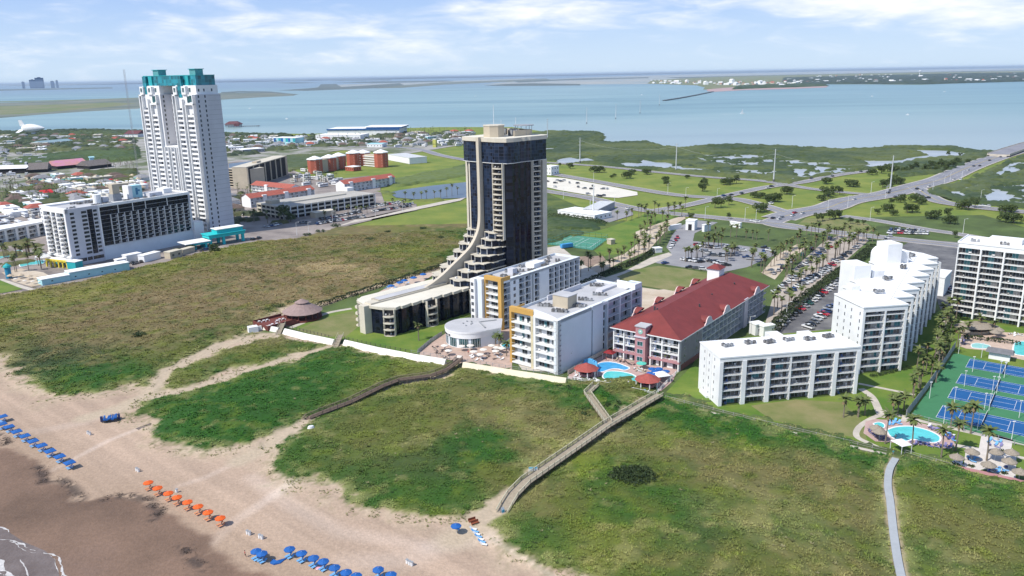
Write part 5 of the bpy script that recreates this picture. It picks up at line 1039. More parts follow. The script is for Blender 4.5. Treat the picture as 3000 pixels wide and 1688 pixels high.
# ---- garage, low condos and the town behind
def at_px(p0, p1, turn=0.0):
 a, c = G(*p0), G(*p1); return a, c, math.degrees(math.atan2(c[1] - a[1], c[0] - a[0])) + turn, math.dist(a, c)
def garage():
 b = Bld('parking_garage', 'pale three deck parking garage with rows of dark openings', 'parking garage', -174.4,606.9,48.0); L_, D = 89,37.5; w = b.m('deck')
 w.box(.8, L_ - .8,.8, D - .8,0,8.6, DARK)
 for z in (2.2,5.4,8.6): w.box(0, L_, 0, D, z, z + 1.15, CREAM)
 w.box(.3, L_ - .3,.3, D - .3,9.0,9.78, mat('deck_top', (.40,.38,.34),.9, var=.1, scale=.05))
 for k in range(15): x = k * L_ / 14; w.box(x - .35, x + .35,-.12,.7,0,9.8, W1)
 for k in range(7): y = k * D / 6; w.box(-.12,.7, y - .35, y + .35,0,9.8, CREAM)
 w.box(10,70,14,16,9.78,10.9, CREAM); MB().box(2,10,20,28,9.78,12.4, BEIGE).obj('stair_tower', b.root); MB().box(L_ - 6, L_ + 1,30, D, 0,12.5, W1).obj('stair_tower', b.root)
 b.done({})
garage()
def red_condo(label, x, y, deg, L_, D=13, h=8.3, piers=()):
 b = Bld('red_roofed_condo', label, 'apartment building', x, y, deg, 'low condos with red roofs'); w = b.m('wall'); w.box(0, L_, 1.4, D, 0, h, W1); f = b.face(0,0,0)
 for x_ in piers: w.box(x_, x_ + 4,-.6,1.4,0, h + 1.2, W1)
 w.box(0,.6,0,1.4,0, h, W1); w.box(L_ - .6, L_, 0,1.4,0, h, W1); w.prism([(0,1.4),(0, D),(.3, D),(.3,1.4)], h, h + .1, W1)
 g = MB(); g.face([(-.02,0, h),(-.02, D, h),(-.02, D / 2, h + 2.8)], W1); g.face([(L_ + .02, D, h),(L_ + .02,0, h),(L_ + .02, D / 2, h + 2.8)], W1); g.obj('gable', b.root)
 r = b.m('roof'); r.face([(-.5,-.7, h - .2),(L_ + .5,-.7, h - .2),(L_ + .5, D / 2, h + 3),(-.5, D / 2, h + 3)], TERRA); r.face([(L_ + .5, D + .7, h - .2),(-.5, D + .7, h - .2),(-.5, D / 2, h + 3),(L_ + .5, D / 2, h + 3)], TERRA)
 n = int(L_ / 5)
 for i in range(n):
  for k in range(3): b.put('window', f, (i + .5) * L_ / n, 1.4,.2 + k * 2.75,(i + k) % 3); b.put('balcony', f, (i + .5) * L_ / n, 1.4,.2 + k * 2.75)
 b.done({'window': [udoor(4.2,2.0,500 + i, .5, wallm=W1) for i in range(3)], 'balcony': [ubalc(4.8,1.3,5, 'bars', sm=W1, rm=W1, furn=0)]}, cap=60)
red_condo('low white condo row with red roof directly behind the parking garage', -219,668,50.5,66, piers=(12,34,58)); red_condo('low white condo row with red roof beside the pond and garage end', -156,750,50.5,64, piers=(6,34,56))
red_condo('short red roofed condo row set crosswise behind the other rows', -246,757,-36,56, piers=(20,))
def box_building(name, label, cat, p0, p1, D, h, wall, roof=ROOFW, win=None, rows_=1, group=None, over=.2, para=.4, winm=GL, turn=0, wh=1.4, ww=1.6, extra=None):
 a, c, deg, L_ = at_px(p0, p1, turn); b = Bld(name, label, cat, a[0], a[1], deg, group); w = b.m('wall'); w.box(0, L_, 0, D, 0, h, wall)
 b.m('roof').box(-over, L_ + over, -over, D + over, h, h + para, roof)
 if win:
  ms = {'window': [uwin(ww, wh, wall, winm, .05,2,.08)]}
  for k in range(rows_):
   for i in range(win): b.put('window', b.face(0,0,0),(i + .5) * L_ / win, 0, h * (k + .35) / rows_)
   for i in range(max(1, int(D * win / L_))): b.put('window', b.face(L_, 0,90),(i + .5) * D / max(1, int(D * win / L_)),0, h * (k + .35) / rows_)
 else: ms = {}
 if extra: extra(b, L_, D, h)
 return b.done(ms, cap=60)
def beige_extra(b, L_, D, h):
 for i in range(8): MB().box(i * L_ / 7.5 + .2, i * L_ / 7.5 + 2.4,-.7,0,0, h - .4, BEIGE).obj('pilaster', b.root)
 for i in range(7): b.m('dark_bay').box(i * L_ / 7.5 + 2.5,(i + 1) * L_ / 7.5 + .1,-.1,0,.5, h - .6, DARK)
 b.m('roof_house').box(L_ * .3, L_ * .4,3,8, h + .4, h + 2.2, BEIGE)
box_building('beige_condo', 'beige seven storey condo block with dark vertical bays, behind the red roofs', 'apartment building', (728,553),(845,512),15,21, BEIGE, CREAM, 8,6, extra=beige_extra)
def walk_extra(b, L_, D, h):
 for k in range(7): b.m('walkway').box(.4, L_ - .4,-1.3,-.02,.2 + k * h / 7,.9 + k * h / 7, BEIGE); b.m('walkway').box(.5, L_ - .5,-.04,-.01,.9 + k * h / 7,(k + 1) * h / 7 + .2, DARK)
box_building('beige_condo', 'beige condo block with open walkways, half hidden by the twin tower', 'apartment building', (674,548),(724,552),24,18, BEIGE, CREAM, None, 6, extra=walk_extra)
def brick_cluster(label, centres, hs):
 P = GP(centres); b = Bld('coral_condo', label, 'apartment building', P[0][0], P[0][1],0)
 for i, (x, y) in enumerate(P):
  x, y = x - P[0][0], y - P[0][1]; h = hs[i]; r = 8.5; oc = lambda q: [(x + q * math.cos(k * math.pi / 4 + .39), y + q * math.sin(k * math.pi / 4 + .39)) for k in range(8)]
  MB().prism(oc(r),0, h, BRICK).obj('tower', b.root); rf = MB(); rf.prism(oc(r + .8), h, h + .9, ROOFW); rf.prism(oc(r + .5), h + .9, h + 3.8, ROOFW, taper=(x, y, .12)); rf.obj('roof', b.root)
  for k in range(5):
   for a in (-2.0,-1.25,-.6): b.spots.setdefault('window', []).append((x + 8.0 * math.cos(a), y + 8.0 * math.sin(a),1 + k * h / 5.2, a + math.pi / 2))
  if i < len(P) - 1:
   x2, y2 = P[i + 1][0] - P[0][0], P[i + 1][1] - P[0][1]
   for k in range(5): b.m('walkway').beam((x, y - 5,1.0 + k * h / 5.3),(x2, y2 - 5,1.0 + k * h / 5.3),3.2,.8, W1)
   b.m('link_wall').beam((x, y, h - 1),(x2, y2, h - 1),8, h - 1, BEIGE)
 b.done({'window': [uwin(1.5,1.5, W1, GL, .1,1,.12)]}, cap=60)
brick_cluster('coral red condo with three white capped towers, the left one of the pair', [(925,507),(966,500),(994,494)],(15.5,15,15)); brick_cluster('coral red condo with three white capped towers, the right one of the pair', [(1037,486),(1066,484),(1118,489)],(15.5,15,17))
box_building('clubhouse', 'small coral clubhouse with white hipped roof between the coral condos', 'building', (1012,500),(1036,502),12,4.5, BRICK, ROOFW, 4)
box_building('warehouse', 'blank white flat box warehouse beside the coral condos', 'warehouse', (1138,469),(1200,481),24,7.3, W1, mat('pale_metal_roof', (.55,.56,.56),.7))
def shed_extra(b, L_, D, h):
 b.m('fascia').box(-1, L_ + 1,-1.2,-.3, h - 2.2, h + .6, mat('deep_blue_paint', (.02,.10,.28),.7))
 r = b.m('raised_roof'); r.prism([(L_ * .55,-1.4),(L_ + 4,-1.4),(L_ + 4, D),(L_ * .55, D)], h + .6, h + 3, mat('deep_blue_paint', (.02,.10,.28))); r.box(L_ * .5, L_ + 5,-1.5, D + .5, h + 3, h + 3.3, ROOFW)
box_building('boat_shed', 'very long white shed with deep blue fascia at the bay shore', 'shed', (960,398),(1170,396),60,12, W1, ROOFW, extra=shed_extra)
box_building('boat_shed', 'low wide white roofed shed in front of the long blue fascia shed', 'shed', (925,408),(1056,408),40,7, W1, ROOFW, 14)
def stripes(b, L_, D, h):
 for k in range(9): b.m('panel').box(k * L_ / 9 + .2,(k + 1) * L_ / 9 - .2,-.12,0, h * .45, h - .3,(BLUE, AQUA, TEAL)[k % 3])
box_building('surf_shop', 'bright blue and aqua panelled beach shop near the marina', 'shop', (803,424),(866,425),24,11, AQUA, ROOFW, extra=stripes)
box_building('aqua_shed', 'small aqua roofed building at the left of the marina', 'building', (1075,432),(1120,432),20,5, W1, AQUA, 5); box_building('grey_pavilion', 'dark windowed pavilion with pale flat roof behind the twin tower', 'building', (712,450),(776,445),26,5, GREY, ROOFW, 7)
box_building('yellow_kiosk', 'small pale yellow block beside the marina road', 'kiosk', (1268,432),(1277,432),8,12, mat('yellow_green_paint', (.50,.50,.12),.8), ROOFW, 2)
def stilt_house():
 a = G(660,372); b = Bld('stilt_house', 'dark red roofed house standing on stilts in the bay with a long pier', 'house', a[0], a[1],0); b.m('wall').box(0,46,0,26,3,9, mat('pale_pink_wall', (.5,.42,.40),.85)); b.m('roof').prism([(-3,-3),(49,-3),(49,29),(-3,29)],9,19, mat('maroon_roof', (.13,.045,.05),.8), taper=(23,13,.45)); b.m('wall').box(30,46,-4,0,2,12, mat('maroon_roof', (.13,.045,.05)))
 for i in range(6):
  for j in range(3): b.m('stilts').box(1 + i * 8.6,2 + i * 8.6,1 + j * 11,2 + j * 11,-1,3, WOODD)
 b.m('pier').box(46,105,8,12,1.2,2, WOODD)
 for i in range(10): b.m('pier').box(48 + i * 6,48.6 + i * 6,8,12,-1,1.2, WOODD)
 b.m('pier').box(100,106,2,18,1.2,2.4, WOODD); b.done({}); b.root.scale = (.72,.72,.62)
stilt_house()
# left: resort, sheds, huts
def left_hotel():
 b = Bld('pool_hotel', 'low white three storey hotel wing with balconies behind the palm garden', 'hotel', -362,490,67.5); L_, D, h = 88,14,9.4; w = b.m('wall'); w.box(0, L_, 1.6, D, 0, h, W1); w.box(0, L_, 0,1.6, h - .9, h + .4, W1); f = b.face(0,0,0); n = 11
 for i in range(n + 1): w.box(i * L_ / n - .9, i * L_ / n + .9,-.1,1.6,0, h - .9, W1)
 for i in range(n):
  for k in range(3): b.put('window', f, (i + .5) * L_ / n, 1.6,.2 + k * 2.9,(i + k) % 3); b.put('balcony', f, (i + .5) * L_ / n, 1.6,.2 + k * 2.9)
 b.m('roof').box(0, L_, 1.6, D, h, h + .3, ROOFW); b.done({'window': [udoor(5.6,2.2,530 + i, .8) for i in range(3)], 'balcony': [ubalc(6.2,1.5,6, 'bars', sm=W1, rm=W1)]})
 b = Bld('white_block', 'white block with small square windows behind the grid hotel', 'hotel', -322,553,55.6); b.m('wall').box(0,40,0,14,0,21, W1)
 for k in range(7):
  for i in range(6): b.put('window', b.face(0,14,-90),1.5 + i * 2.2,0,1 + k * 2.9)
  for i in range(14): b.put('window', b.face(0,0,0),1.5 + i * 2.8,0,1 + k * 2.9)
 b.m('roof').box(-.3,40.3,-.3,14.3,21,21.6, ROOFW); b.done({'window': [uwin(1.3,1.5, W1, GL, .06,1,.1)]}, cap=60)
left_hotel()
def annex():
 a = G(125,838); b = Bld('aqua_annex', 'long low aqua walled annex with bright white roofs along the dune edge', 'building', a[0], a[1],46.5); w = b.m('wall'); w.box(0,14,0,7,0,3.2, AQUA); w.box(14,46,.6,7.5,0,4.3, AQUA); w.box(18,44,7.5,12,0,3.4, W1)
 r = b.m('roof'); r.box(-.3,14,-.3,7.3,3.2,3.6, ROOFW); r.box(13.9,46.3,.3,7.8,4.3,4.7, ROOFW); r.box(17.8,44.3,7.8,12.4,3.4,3.8, ROOFW)
 for x in (5,17,24,31,38): b.put('window', b.face(0,0,0), x, .6 if x > 14 else 0,1.5)
 b.done({'window': [uwin(1.0,.7, AQUA, GL, .05,1,.06)]})
 a = G(136,782); b = Bld('yellow_arcade', 'bright yellow arcade with arches beside the grid hotel pool deck', 'arcade', a[0], a[1],-22); L_ = 17; Y = mat('yellow_paint', (.72,.58,.06),.75)
 for k in range(6): b.m('arch').box(k * 3.3, k * 3.3 + .7,0,.8,0,3.2, Y)
 for k in range(5):
  for j in range(6):
   t0, t1 = math.pi * j / 6, math.pi * (j + 1) / 6; x0, x1 = k * 3.3 + 2.0 - 1.3 * math.cos(t0), k * 3.3 + 2.0 - 1.3 * math.cos(t1); b.m('arch').beam((x0,.4,3.2 + 1.1 * math.sin(t0)),(x1,.4,3.2 + 1.1 * math.sin(t1)),.8,.5, Y)
 b.m('arch').box(0,17.2,0,.8,4.1,4.9, Y); b.m('roof').box(0,17.2,.8,9,4.2,4.6, ROOFW); b.m('wall').box(0,17,6.5,9,0,4.2, TEAL); b.m('wall').box(17.2,24,0,5,0,4.4, TEAL); b.m('roof').box(17,24.4,-.3,5.3,4.4,4.7, ROOFW); b.done({})
 a = G(27,816); t = thing('lifeguard_tower', 'round blue and teal lifeguard tower at the edge of the palm sand', 'tower', (a[0], a[1],0)); MB().cyl(0,0,0,6.5,1.5,1.5, mat('ocean_blue_paint', (.02,.22,.38),.7),12).obj('drum', t); MB().cyl(0,0,6.5,7.4,2.2,1.9, TEAL, 12).cyl(0,0,7.4,8.6,1.9,.3, TEAL, 12).obj('roof', t)
 a = G(132,768); t = thing('pool_canopy', 'white hipped canopy on slim posts beside the hotel end', 'canopy', (a[0], a[1],0), math.radians(50)); MB().prism([(-4,-4),(4,-4),(4,4),(-4,4)],3.4,5.6, PLASW, taper=(0,0,.1)).obj('roof', t)
 for x in (-3.8,3.8):
  for y in (-3.8,3.8): MB().cyl(x, y, 0,3.4,.12,.12, PLASW, 6).obj('post', t)
 b = Bld('entrance_canopy', 'turquoise porte cochere with square pillars in front of the twin tower', 'canopy', -196,509,45); TQ = mat('turquoise_paint', (.02,.50,.52),.6, var=.05)
 for x in (0,9,22.5):
  for y in (0,8): b.m('pillar').box(x, x + 1.6, y, y + 1.6,0,5.2, TQ)
 b.m('beam').box(-.3,24.6,-.3,10,5.2,7.2, TQ); b.m('roof').box(-1,25.2,-1,10.6,7.2,7.6, TQ); b.m('roof').box(6,24,1,9,7.6,10, TQ); b.m('roof').box(5.5,24.5,.5,9.5,10,10.4, ROOFW); b.m('beam').box(-12,-.3,-2,6,2.9,4.2, TQ); b.m('roof').box(-17,-.3,-3,10,4.2,4.6, ROOFW); b.m('pillar').box(-12,-10,-2,6,0,2.9, TQ); b.m('pillar').box(-4,-2.8,-2,6,0,2.9, TQ)
 b.done({})
annex()
box_building('service_trailer', 'white service block below the blank lower wall of the grid hotel', 'shed', (373,771),(417,762),5,4.2, W1); box_building('service_trailer', 'white box truck sized block beside the dune road', 'shed', (424,770),(472,757),5,4.0, ROOFW)
box_building('guard_house', 'small beige hut with pale roof at the end of the service yard', 'hut', (500,760),(535,751),5,4.0, BEIGE, CREAM, 2); box_building('garden_wall_house', 'cream walled yard beside the turquoise canopy', 'hut', (536,748),(572,738),4,3.0, BEIGE, CREAM); box_building('service_trailer', 'little white shed beside the parked trailers', 'shed', (345,780),(372,775),4,3.4, W1)
box_building('ticket_hut', 'long low beige block among the garage car park cars', 'hut', (925,640),(985,631),8,4.0, BEIGE, CREAM)
def gable_shed(name, label, cat, p0, p1, D, h, rm, wm, rh=3.0, group=None):
 a, c, deg, L_ = at_px(p0, p1); b = Bld(name, label, cat, a[0], a[1], deg, group); b.m('wall').box(.6, L_ - .6,.6, D - .6,0, h, wm); r = b.m('roof')
 r.face([(-.5,-.5, h),(L_ + .5,-.5, h),(L_, D / 2, h + rh),(0, D / 2, h + rh)], rm); r.face([(L_ + .5, D + .5, h),(-.5, D + .5, h),(0, D / 2, h + rh),(L_, D / 2, h + rh)], rm); r.face([(-.5, D + .5, h),(-.5,-.5, h),(0, D / 2, h + rh)], rm); r.face([(L_ + .5,-.5, h),(L_ + .5, D + .5, h),(L_, D / 2, h + rh)], rm); b.done({})
gable_shed('market_hall', 'long white roofed open hall in the water park at the left edge', 'hall', (-60,512),(78,508),26,6, ROOFW, DARK); gable_shed('thatched_hall', 'dark thatched hall joined to the white roofed hall', 'hall', (80,508),(140,505),30,4, mat('dark_thatch', (.16,.14,.13),.95, var=.2), DARK, 7)
gable_shed('tiled_hall', 'orange and pink tiled roof in the water park', 'hall', (168,497),(262,488),34,4, mat('salmon_tiles', (.50,.26,.20),.9, var=.2, scale=.1, col2=(.55,.22,.38)), DARK, 6); gable_shed('thatched_hall', 'brown thatched hall to the right of the tiled roof', 'hall', (262,497),(330,489),26,4, mat('dark_thatch', (.16,.14,.13)), DARK, 6)
gable_shed('red_tent', 'bright red tent roof among the palms', 'tent', (126,578),(160,574),12,3, mat('red_canvas', (.60,.03,.04),.7), DARK, 3); gable_shed('pale_hall', 'long white building with grey blue roof far left beyond the mangroves', 'building', (124,428),(214,420),28,5, mat('grey_blue_roof', (.22,.32,.36),.8), W1,3); gable_shed('maroon_hall', 'maroon roofed building beside the upper left of the twin tower', 'building', (364,402),(404,402),30,6, mat('maroon_roof', (.13,.045,.05)), W1,6)
gable_shed('slide_tower', 'tall pale aqua box tower in the water park', 'tower', (265,487),(280,486),9,11, AQUA, AQUA, 1)
# right side small buildings
box_building('shop', 'flat white roadside shop beside the mast', 'shop', (1634,632),(1742,648),20,4.0, W1, ROOFW, 8); box_building('shop_canopy', 'sloping pale canopy roof joined to the roadside shop', 'canopy', (1752,634),(1800,610),12,5, GREY, mat('pale_metal_roof', (.55,.56,.56)))
box_building('bay_house', 'small white house by the shell parking lot, right of the black tower', 'house', (1590,512),(1615,514),14,9, W1, ROOFW, 3,2)
def gate_extra(b, L_, D, h): b.m('arch').box(L_ * .3, L_ * .7,-.05,0,0, h * .65, DARK)
box_building('gatehouse', 'white gatehouse at the top of the palm car park', 'gatehouse', (2008,674),(2034,676),7,6.5, W1, ROOFW, extra=gate_extra); box_building('entry_wall', 'short white entrance wall right of the gatehouse', 'wall', (2063,680),(2082,676),2,4.5, W1); box_building('entry_wall', 'long low white wall beside the street', 'wall', (2138,664),(2168,669),1.5,3.5, W1); box_building('entry_wall', 'cream wall left of the gatehouse drive', 'wall', (1962,676),(1996,670),1.5,3.0, W1)
box_building('pool_house', 'small beige hut beside the green tennis court', 'hut', (1790,718),(1802,716),4,3, BEIGE, CREAM); box_building('utility_box', 'low white utility block beside the palm walk', 'hut', (1920,742),(1940,740),4,2.6, W1)
box_building('pump_house', 'little white pump house between hedge and dark car park', 'hut', (2212,984),(2238,980),4,4.5, W1, ROOFW, 1); box_building('yard_wall', 'white yard wall beside the dark car park', 'wall', (2236,990),(2268,984),2.5,4.5, W1, ROOFW)
gable_shed('court_shelter', 'white shelter with grey roof above the blue tennis courts', 'shelter', (2889,1052),(2962,1064),4.5,3.0, mat('grey_shingle', (.16,.16,.17),.9, var=.15), W1,1.3)
def pavilion():
 a = G(888,932); b = Bld('beach_pavilion', 'large round brown roofed pavilion on a dark red wooden deck', 'pavilion', a[0], a[1],46); n = 16
 R0 = 9.0; ring = lambda r: [(r * math.cos(2 * math.pi * k / n), r * math.sin(2 * math.pi * k / n)) for k in range(n)]; RF = mat('taupe_shingle_roof', (.30,.215,.195),.85, var=.12, scale=1.0, bump=.3)
 b.m('roof').prism(ring(R0),3.6,7.2, RF, taper=(0,0,.30)); b.m('roof').prism(ring(3.2),7.6,9.0, RF, taper=(0,0,.12)); b.m('cupola').prism(ring(2.5),7.1,7.7, WOODD)
 for k in range(0, n): q = ring(8.0)[k]; MB().box(q[0] - .15, q[0] + .15, q[1] - .15, q[1] + .15,.8,3.7, REDWOOD).obj('post', b.root)
 d = b.m('deck'); d.prism(ring(8.6),0,.8, REDWOOD); d.box(-21,-5,-6,6.5,0,1.4, REDWOOD)
 for y in (-6,6.5): d.box(-21,-7, y - .1, y + .1,1.4,2.5, REDWOOD)
 d.box(-21.1,-20.9,-6,6.5,1.4,2.5, REDWOOD); b.m('bar').cyl(0,0,.8,2.2,3,3, WOODD, 12)
 rr = random.Random(9)
 for k in range(9):
  x, y = -19 + 1.9 * (k % 6) + rr.uniform(-.3,.3),-4 + 4.5 * (k // 3) + rr.uniform(-.8,.8); t = thing('cafe_table', 'pale table with stools, %s along the red pavilion deck' % 'first second third fourth fifth sixth seventh eighth ninth'.split()[k], 'table', (0,0,0),0, 'tables on the pavilion deck'); p = b.root.matrix_basis; M = Matrix.Translation(b.root.location) @ Matrix.Rotation(math.radians(46),4, 'Z'); t.location = M @ Vector((x, y, 1.4))
  MB().cyl(0,0,.7,.76,.6,.6, PLASW, 10).cyl(0,0,0,.7,.06,.06, GREY, 6).obj('tabletop', t)
  for s in range(3): MB().cyl(1.0 * math.cos(s * 2.1),1.0 * math.sin(s * 2.1),0,.5,.2,.2, PLASW, 8).obj('stool', t)
 b.done({});
pavilion()
# ================================================================== PLANTS
ORD = 'first second third fourth fifth sixth seventh eighth ninth tenth eleventh twelfth thirteenth fourteenth fifteenth sixteenth seventeenth eighteenth nineteenth twentieth'.split()
ORD += ['twenty ' + o for o in ORD[:9]] + ['thirtieth'] + ['thirty ' + o for o in ORD[:9]] + ['fortieth'] + ['forty ' + o for o in ORD[:9]]
FROND = mat('palm_frond', (.068,.105,.026),.7, col2=(.145,.165,.045), scale=.8); DRYF = mat('dry_frond', (.17,.125,.065),.9, var=.2); TRUNK = mat('palm_trunk', (.20,.165,.125),.95, var=.2, scale=3); BARK = mat('bark', (.11,.085,.065),.95, var=.2)
def palm_meshes(seed, H_, R_, n=20, dry=7, segs=3):
 r = random.Random(seed); t = MB(); lean = r.uniform(-.4,.4); k = 3
 for i in range(k):
  z0, z1 = H_ * i / k, H_ * (i + 1) / k; x0, x1 = lean * (i / k) ** 2, lean * ((i + 1) / k) ** 2; rr0, rr1 = .24 - .035 * i, .24 - .035 * (i + 1); m0 = len(t.v)
  t.v += [(x0 + rr0 * math.cos(a * 1.047), rr0 * math.sin(a * 1.047), z0) for a in range(6)] + [(x1 + rr1 * math.cos(a * 1.047), rr1 * math.sin(a * 1.047), z1) for a in range(6)]; q = t.mi(TRUNK)
  for a in range(6): b_ = (a + 1) % 6; t.f.append((m0 + a, m0 + b_, m0 + 6 + b_, m0 + 6 + a)); t.m.append(q)
 c = MB()
 def frond(az, up, L_, w, m, droop):
  p = Vector((lean, 0, H_)); d = Vector((math.cos(az) * math.cos(up), math.sin(az) * math.cos(up), math.sin(up))); side = Vector((-math.sin(az), math.cos(az),0)); prev = None; q = c.mi(m)
  for s in range(segs + 1):
   wd = w * (.35,1.0,.85,.12)[min(3, int(s * 3 / segs))]; i = len(c.v); sag = Vector((0,0,-wd * .35)); c.v += [tuple(p - side * wd + sag), tuple(p), tuple(p + side * wd + sag)]
   if prev is not None: c.f += [(prev, i, i + 1, prev + 1),(prev + 1, i + 1, i + 2, prev + 2)]; c.m += [q, q]
   prev = i; p = p + d * (L_ / segs); d = (d + Vector((0,0,-droop))).normalized()
 for i in range(n): frond(i * 2.4 + r.uniform(-.2,.2), r.uniform(-.15,1.1), R_ * r.uniform(.85,1.1), R_ * .17, FROND, .42)
 for i in range(dry): frond(i * .95 + r.uniform(-.2,.2), r.uniform(-1.2,-.6), R_ * .75, R_ * .14, DRYF, .3)
 return t.mesh('trunk'), c.mesh('crown')
PALMS = [palm_meshes(1,7.2,2.5), palm_meshes(2,8.8,2.7), palm_meshes(3,5.6,2.6), palm_meshes(4,6.4,2.3,18,9), palm_meshes(5,4.2,2.5,22,5)]
NPALM = [0]
def palm(x, y, label, group, kind=None, s=1.0):
 k = random.randrange(4) if kind is None else kind; t = thing('palm_tree', label, 'palm tree', (x, y, .05), random.uniform(0,6.3), group); t.scale = (s, s, s * random.uniform(.88,1.12)); NPALM[0] += 1
 link('trunk', PALMS[k][0], t); link('crown', PALMS[k][1], t); return t
def palm_row(px, n, where, group, kind=None, jit=6, s=1.0, side='from the left'):
 P = GP(px); seg = [math.dist(P[i], P[i + 1]) for i in range(len(P) - 1)]; tot = sum(seg); out = []
 for i in range(n):
  t = (i + .5 + random.uniform(-.3,.3)) / n * tot; j = 0
  while j < len(seg) - 1 and t > seg[j]: t -= seg[j]; j += 1
  f = t / seg[j]; x = P[j][0] * (1 - f) + P[j + 1][0] * f + random.gauss(0, jit / 6); y = P[j][1] * (1 - f) + P[j + 1][1] * f + random.gauss(0, jit / 6); out.append((x, y))
 out.sort(key=lambda p: p[0] / p[1])
 for i, (x, y) in enumerate(out): palm(x, y, 'palm tree, %s %s %s' % (ORD[i], side, where), group, kind, s)
random.seed(21)
palm_row([(1700,812),(1745,785),(1870,730),(1905,655),(2000,632)],28, 'along the far edge of the sandy palm walk', 'palms along the sandy walk', jit=9)
palm_row([(1735,815),(1860,768),(1935,710),(1962,668)],24, 'between the palm walk and the concrete approach', 'palms along the sandy walk', jit=8)
palm_row([(1810,650),(1900,630),(2015,615)],13, 'on the lawn beside the beach street', 'palms beside the street', jit=9)
palm_row([(2010,770),(2045,752)],6, 'on the near island of the club car park', 'palms in the car park', jit=7); palm_row([(2070,728),(2110,722)],8, 'on the upper island of the club car park', 'palms in the car park', jit=9); palm_row([(2125,765),(2150,742)],6, 'on the middle island of the club car park', 'palms in the car park', jit=7)
palm_row([(2200,790),(2215,752)],5, 'on the right island of the club car park', 'palms in the car park', jit=5); palm_row([(2060,690),(2250,705)],9, 'on the grass above the club car park', 'palms in the car park', jit=9)
palm_row([(2222,812),(2290,755),(2345,705)],15, 'on the sandy verge by the red roof', 'palms along the palm street', jit=6); palm_row([(2290,815),(2360,745),(2440,695)],22, 'in the left median of the palm street', 'palms along the palm street', jit=9)
palm_row([(2330,850),(2420,775),(2530,700)],26, 'in the right median of the palm street', 'palms along the palm street', jit=9); palm_row([(2262,925),(2330,885)],6, 'at the near end of the palm street', 'palms along the palm street', jit=9); palm_row([(2355,690),(2455,700),(2580,715)],15, 'across the top of the palm street', 'palms along the palm street', jit=9)
palm_row([(2722,1090),(2745,1010),(2790,930)],18, 'along the path between the two tall condos', 'palms in the condo garden', jit=12); palm_row([(2770,1080),(2860,985),(2990,968)],9, 'in front of the tall condo', 'palms in the condo garden', jit=14, kind=3); palm_row([(2680,1170),(2720,1090)],9, 'beside the left fence of the blue courts', 'palms in the condo garden', jit=8, kind=3)
palm_row([(2495,1225),(2535,1215)],4, 'in the clump on the lawn below the stepped condo', 'palms on the condo lawn', 2,7); palm_row([(2605,1225),(2625,1205)],3, 'in the small clump where the paths meet', 'palms on the condo lawn', 2,5)
for i, (x, y, w) in enumerate(((2593,1302, 'left of the lower turquoise pool'),(2671,1312, 'in front of the lower turquoise pool'),(2757,1342, 'at the right end of the lower turquoise pool'),(2799,1322, 'between the lower pool and the patio'),(2647,1205, 'beside the path above the lower pool'),(2843,1272, 'on the strip below the blue courts, right of two'),(2820,1262, 'on the strip below the blue courts, left of two'),(2785,1252, 'close to the near corner of the blue courts'),(2890,1352, 'in the middle of the pale patio'),(1662,1078, 'alone before the blank hotel wall'),(1227,999, 'alone on the lawn before the black podium'),(1462,1030, 'left by the small hotel pool'),(1484,1045, 'right by the small hotel pool'),(1452,1010, 'beside the round restaurant'),(1955,1075, 'in front of the red roofed hotel'))): palm(*G(x, y), 'palm tree ' + w, 'garden palms', (1,1,1,1,2,1,0,2,1,3,3,2,2,4,2)[i],1.05)
palm_row([(5,760),(60,752),(115,742)],16, 'around the resort pool left of the grid hotel', 'resort palms', jit=14); palm_row([(30,800),(110,790),(120,770)],9, 'on the sand beside the yellow arcade', 'resort palms', 1,10)
palm_row([(700,640),(780,655),(860,648)],9, 'around the grassy verge right of the twin tower', 'car park palms', jit=12, s=.9); palm_row([(925,655),(1080,625),(1200,600)],12, 'along the garage car park edge', 'car park palms', jit=8, s=.9); palm_row([(1175,590),(1265,584),(1345,570)],9, 'in the row below the pond', 'pond palms', jit=3)
# the far palms: too many and too small to tell apart
def far_palms():
 V = MB(); rr = random.Random(3)
 sp = [palm_meshes(40 + i, 6 + i, 2.0,7,0,2) for i in range(3)]
 def mb(me): o = MB(); o.v = [tuple(v.co) for v in me.vertices]; o.f = [tuple(p.vertices) for p in me.polygons]; o.m = [p.material_index for p in me.polygons]; o.mats = list(me.materials); return o
 sp = [(mb(a), mb(b_)) for a, b_ in sp]
 for (x0, x1, y0, y1, n) in ((1120,1390,384,412,170),(930,1130,402,420,36),(670,930,402,428,44),(0,400,535,560,60),(100,300,556,592,50),(0,120,560,600,34),(290,400,480,500,24),(0,130,430,455,30),(240,400,405,440,24),(850,1000,520,545,34),(690,740,560,610,18),(400,560,560,600,10),(1400,1590,410,440,16)):
  for _ in range(n):
   x, y = G(rr.uniform(x0, x1), rr.uniform(y0, y1)); a, c = rr.choice(sp); s = rr.uniform(.8,1.25); M = Matrix.Translation((x, y, 0)) @ Matrix.Rotation(rr.uniform(0,6),4, 'Z') @ Matrix.Diagonal((s * 1.1, s * 1.1, s, 1)); V.add(a, M); V.add(c, M)
 tag(V.obj('distant_palms'), kind='stuff')
far_palms()
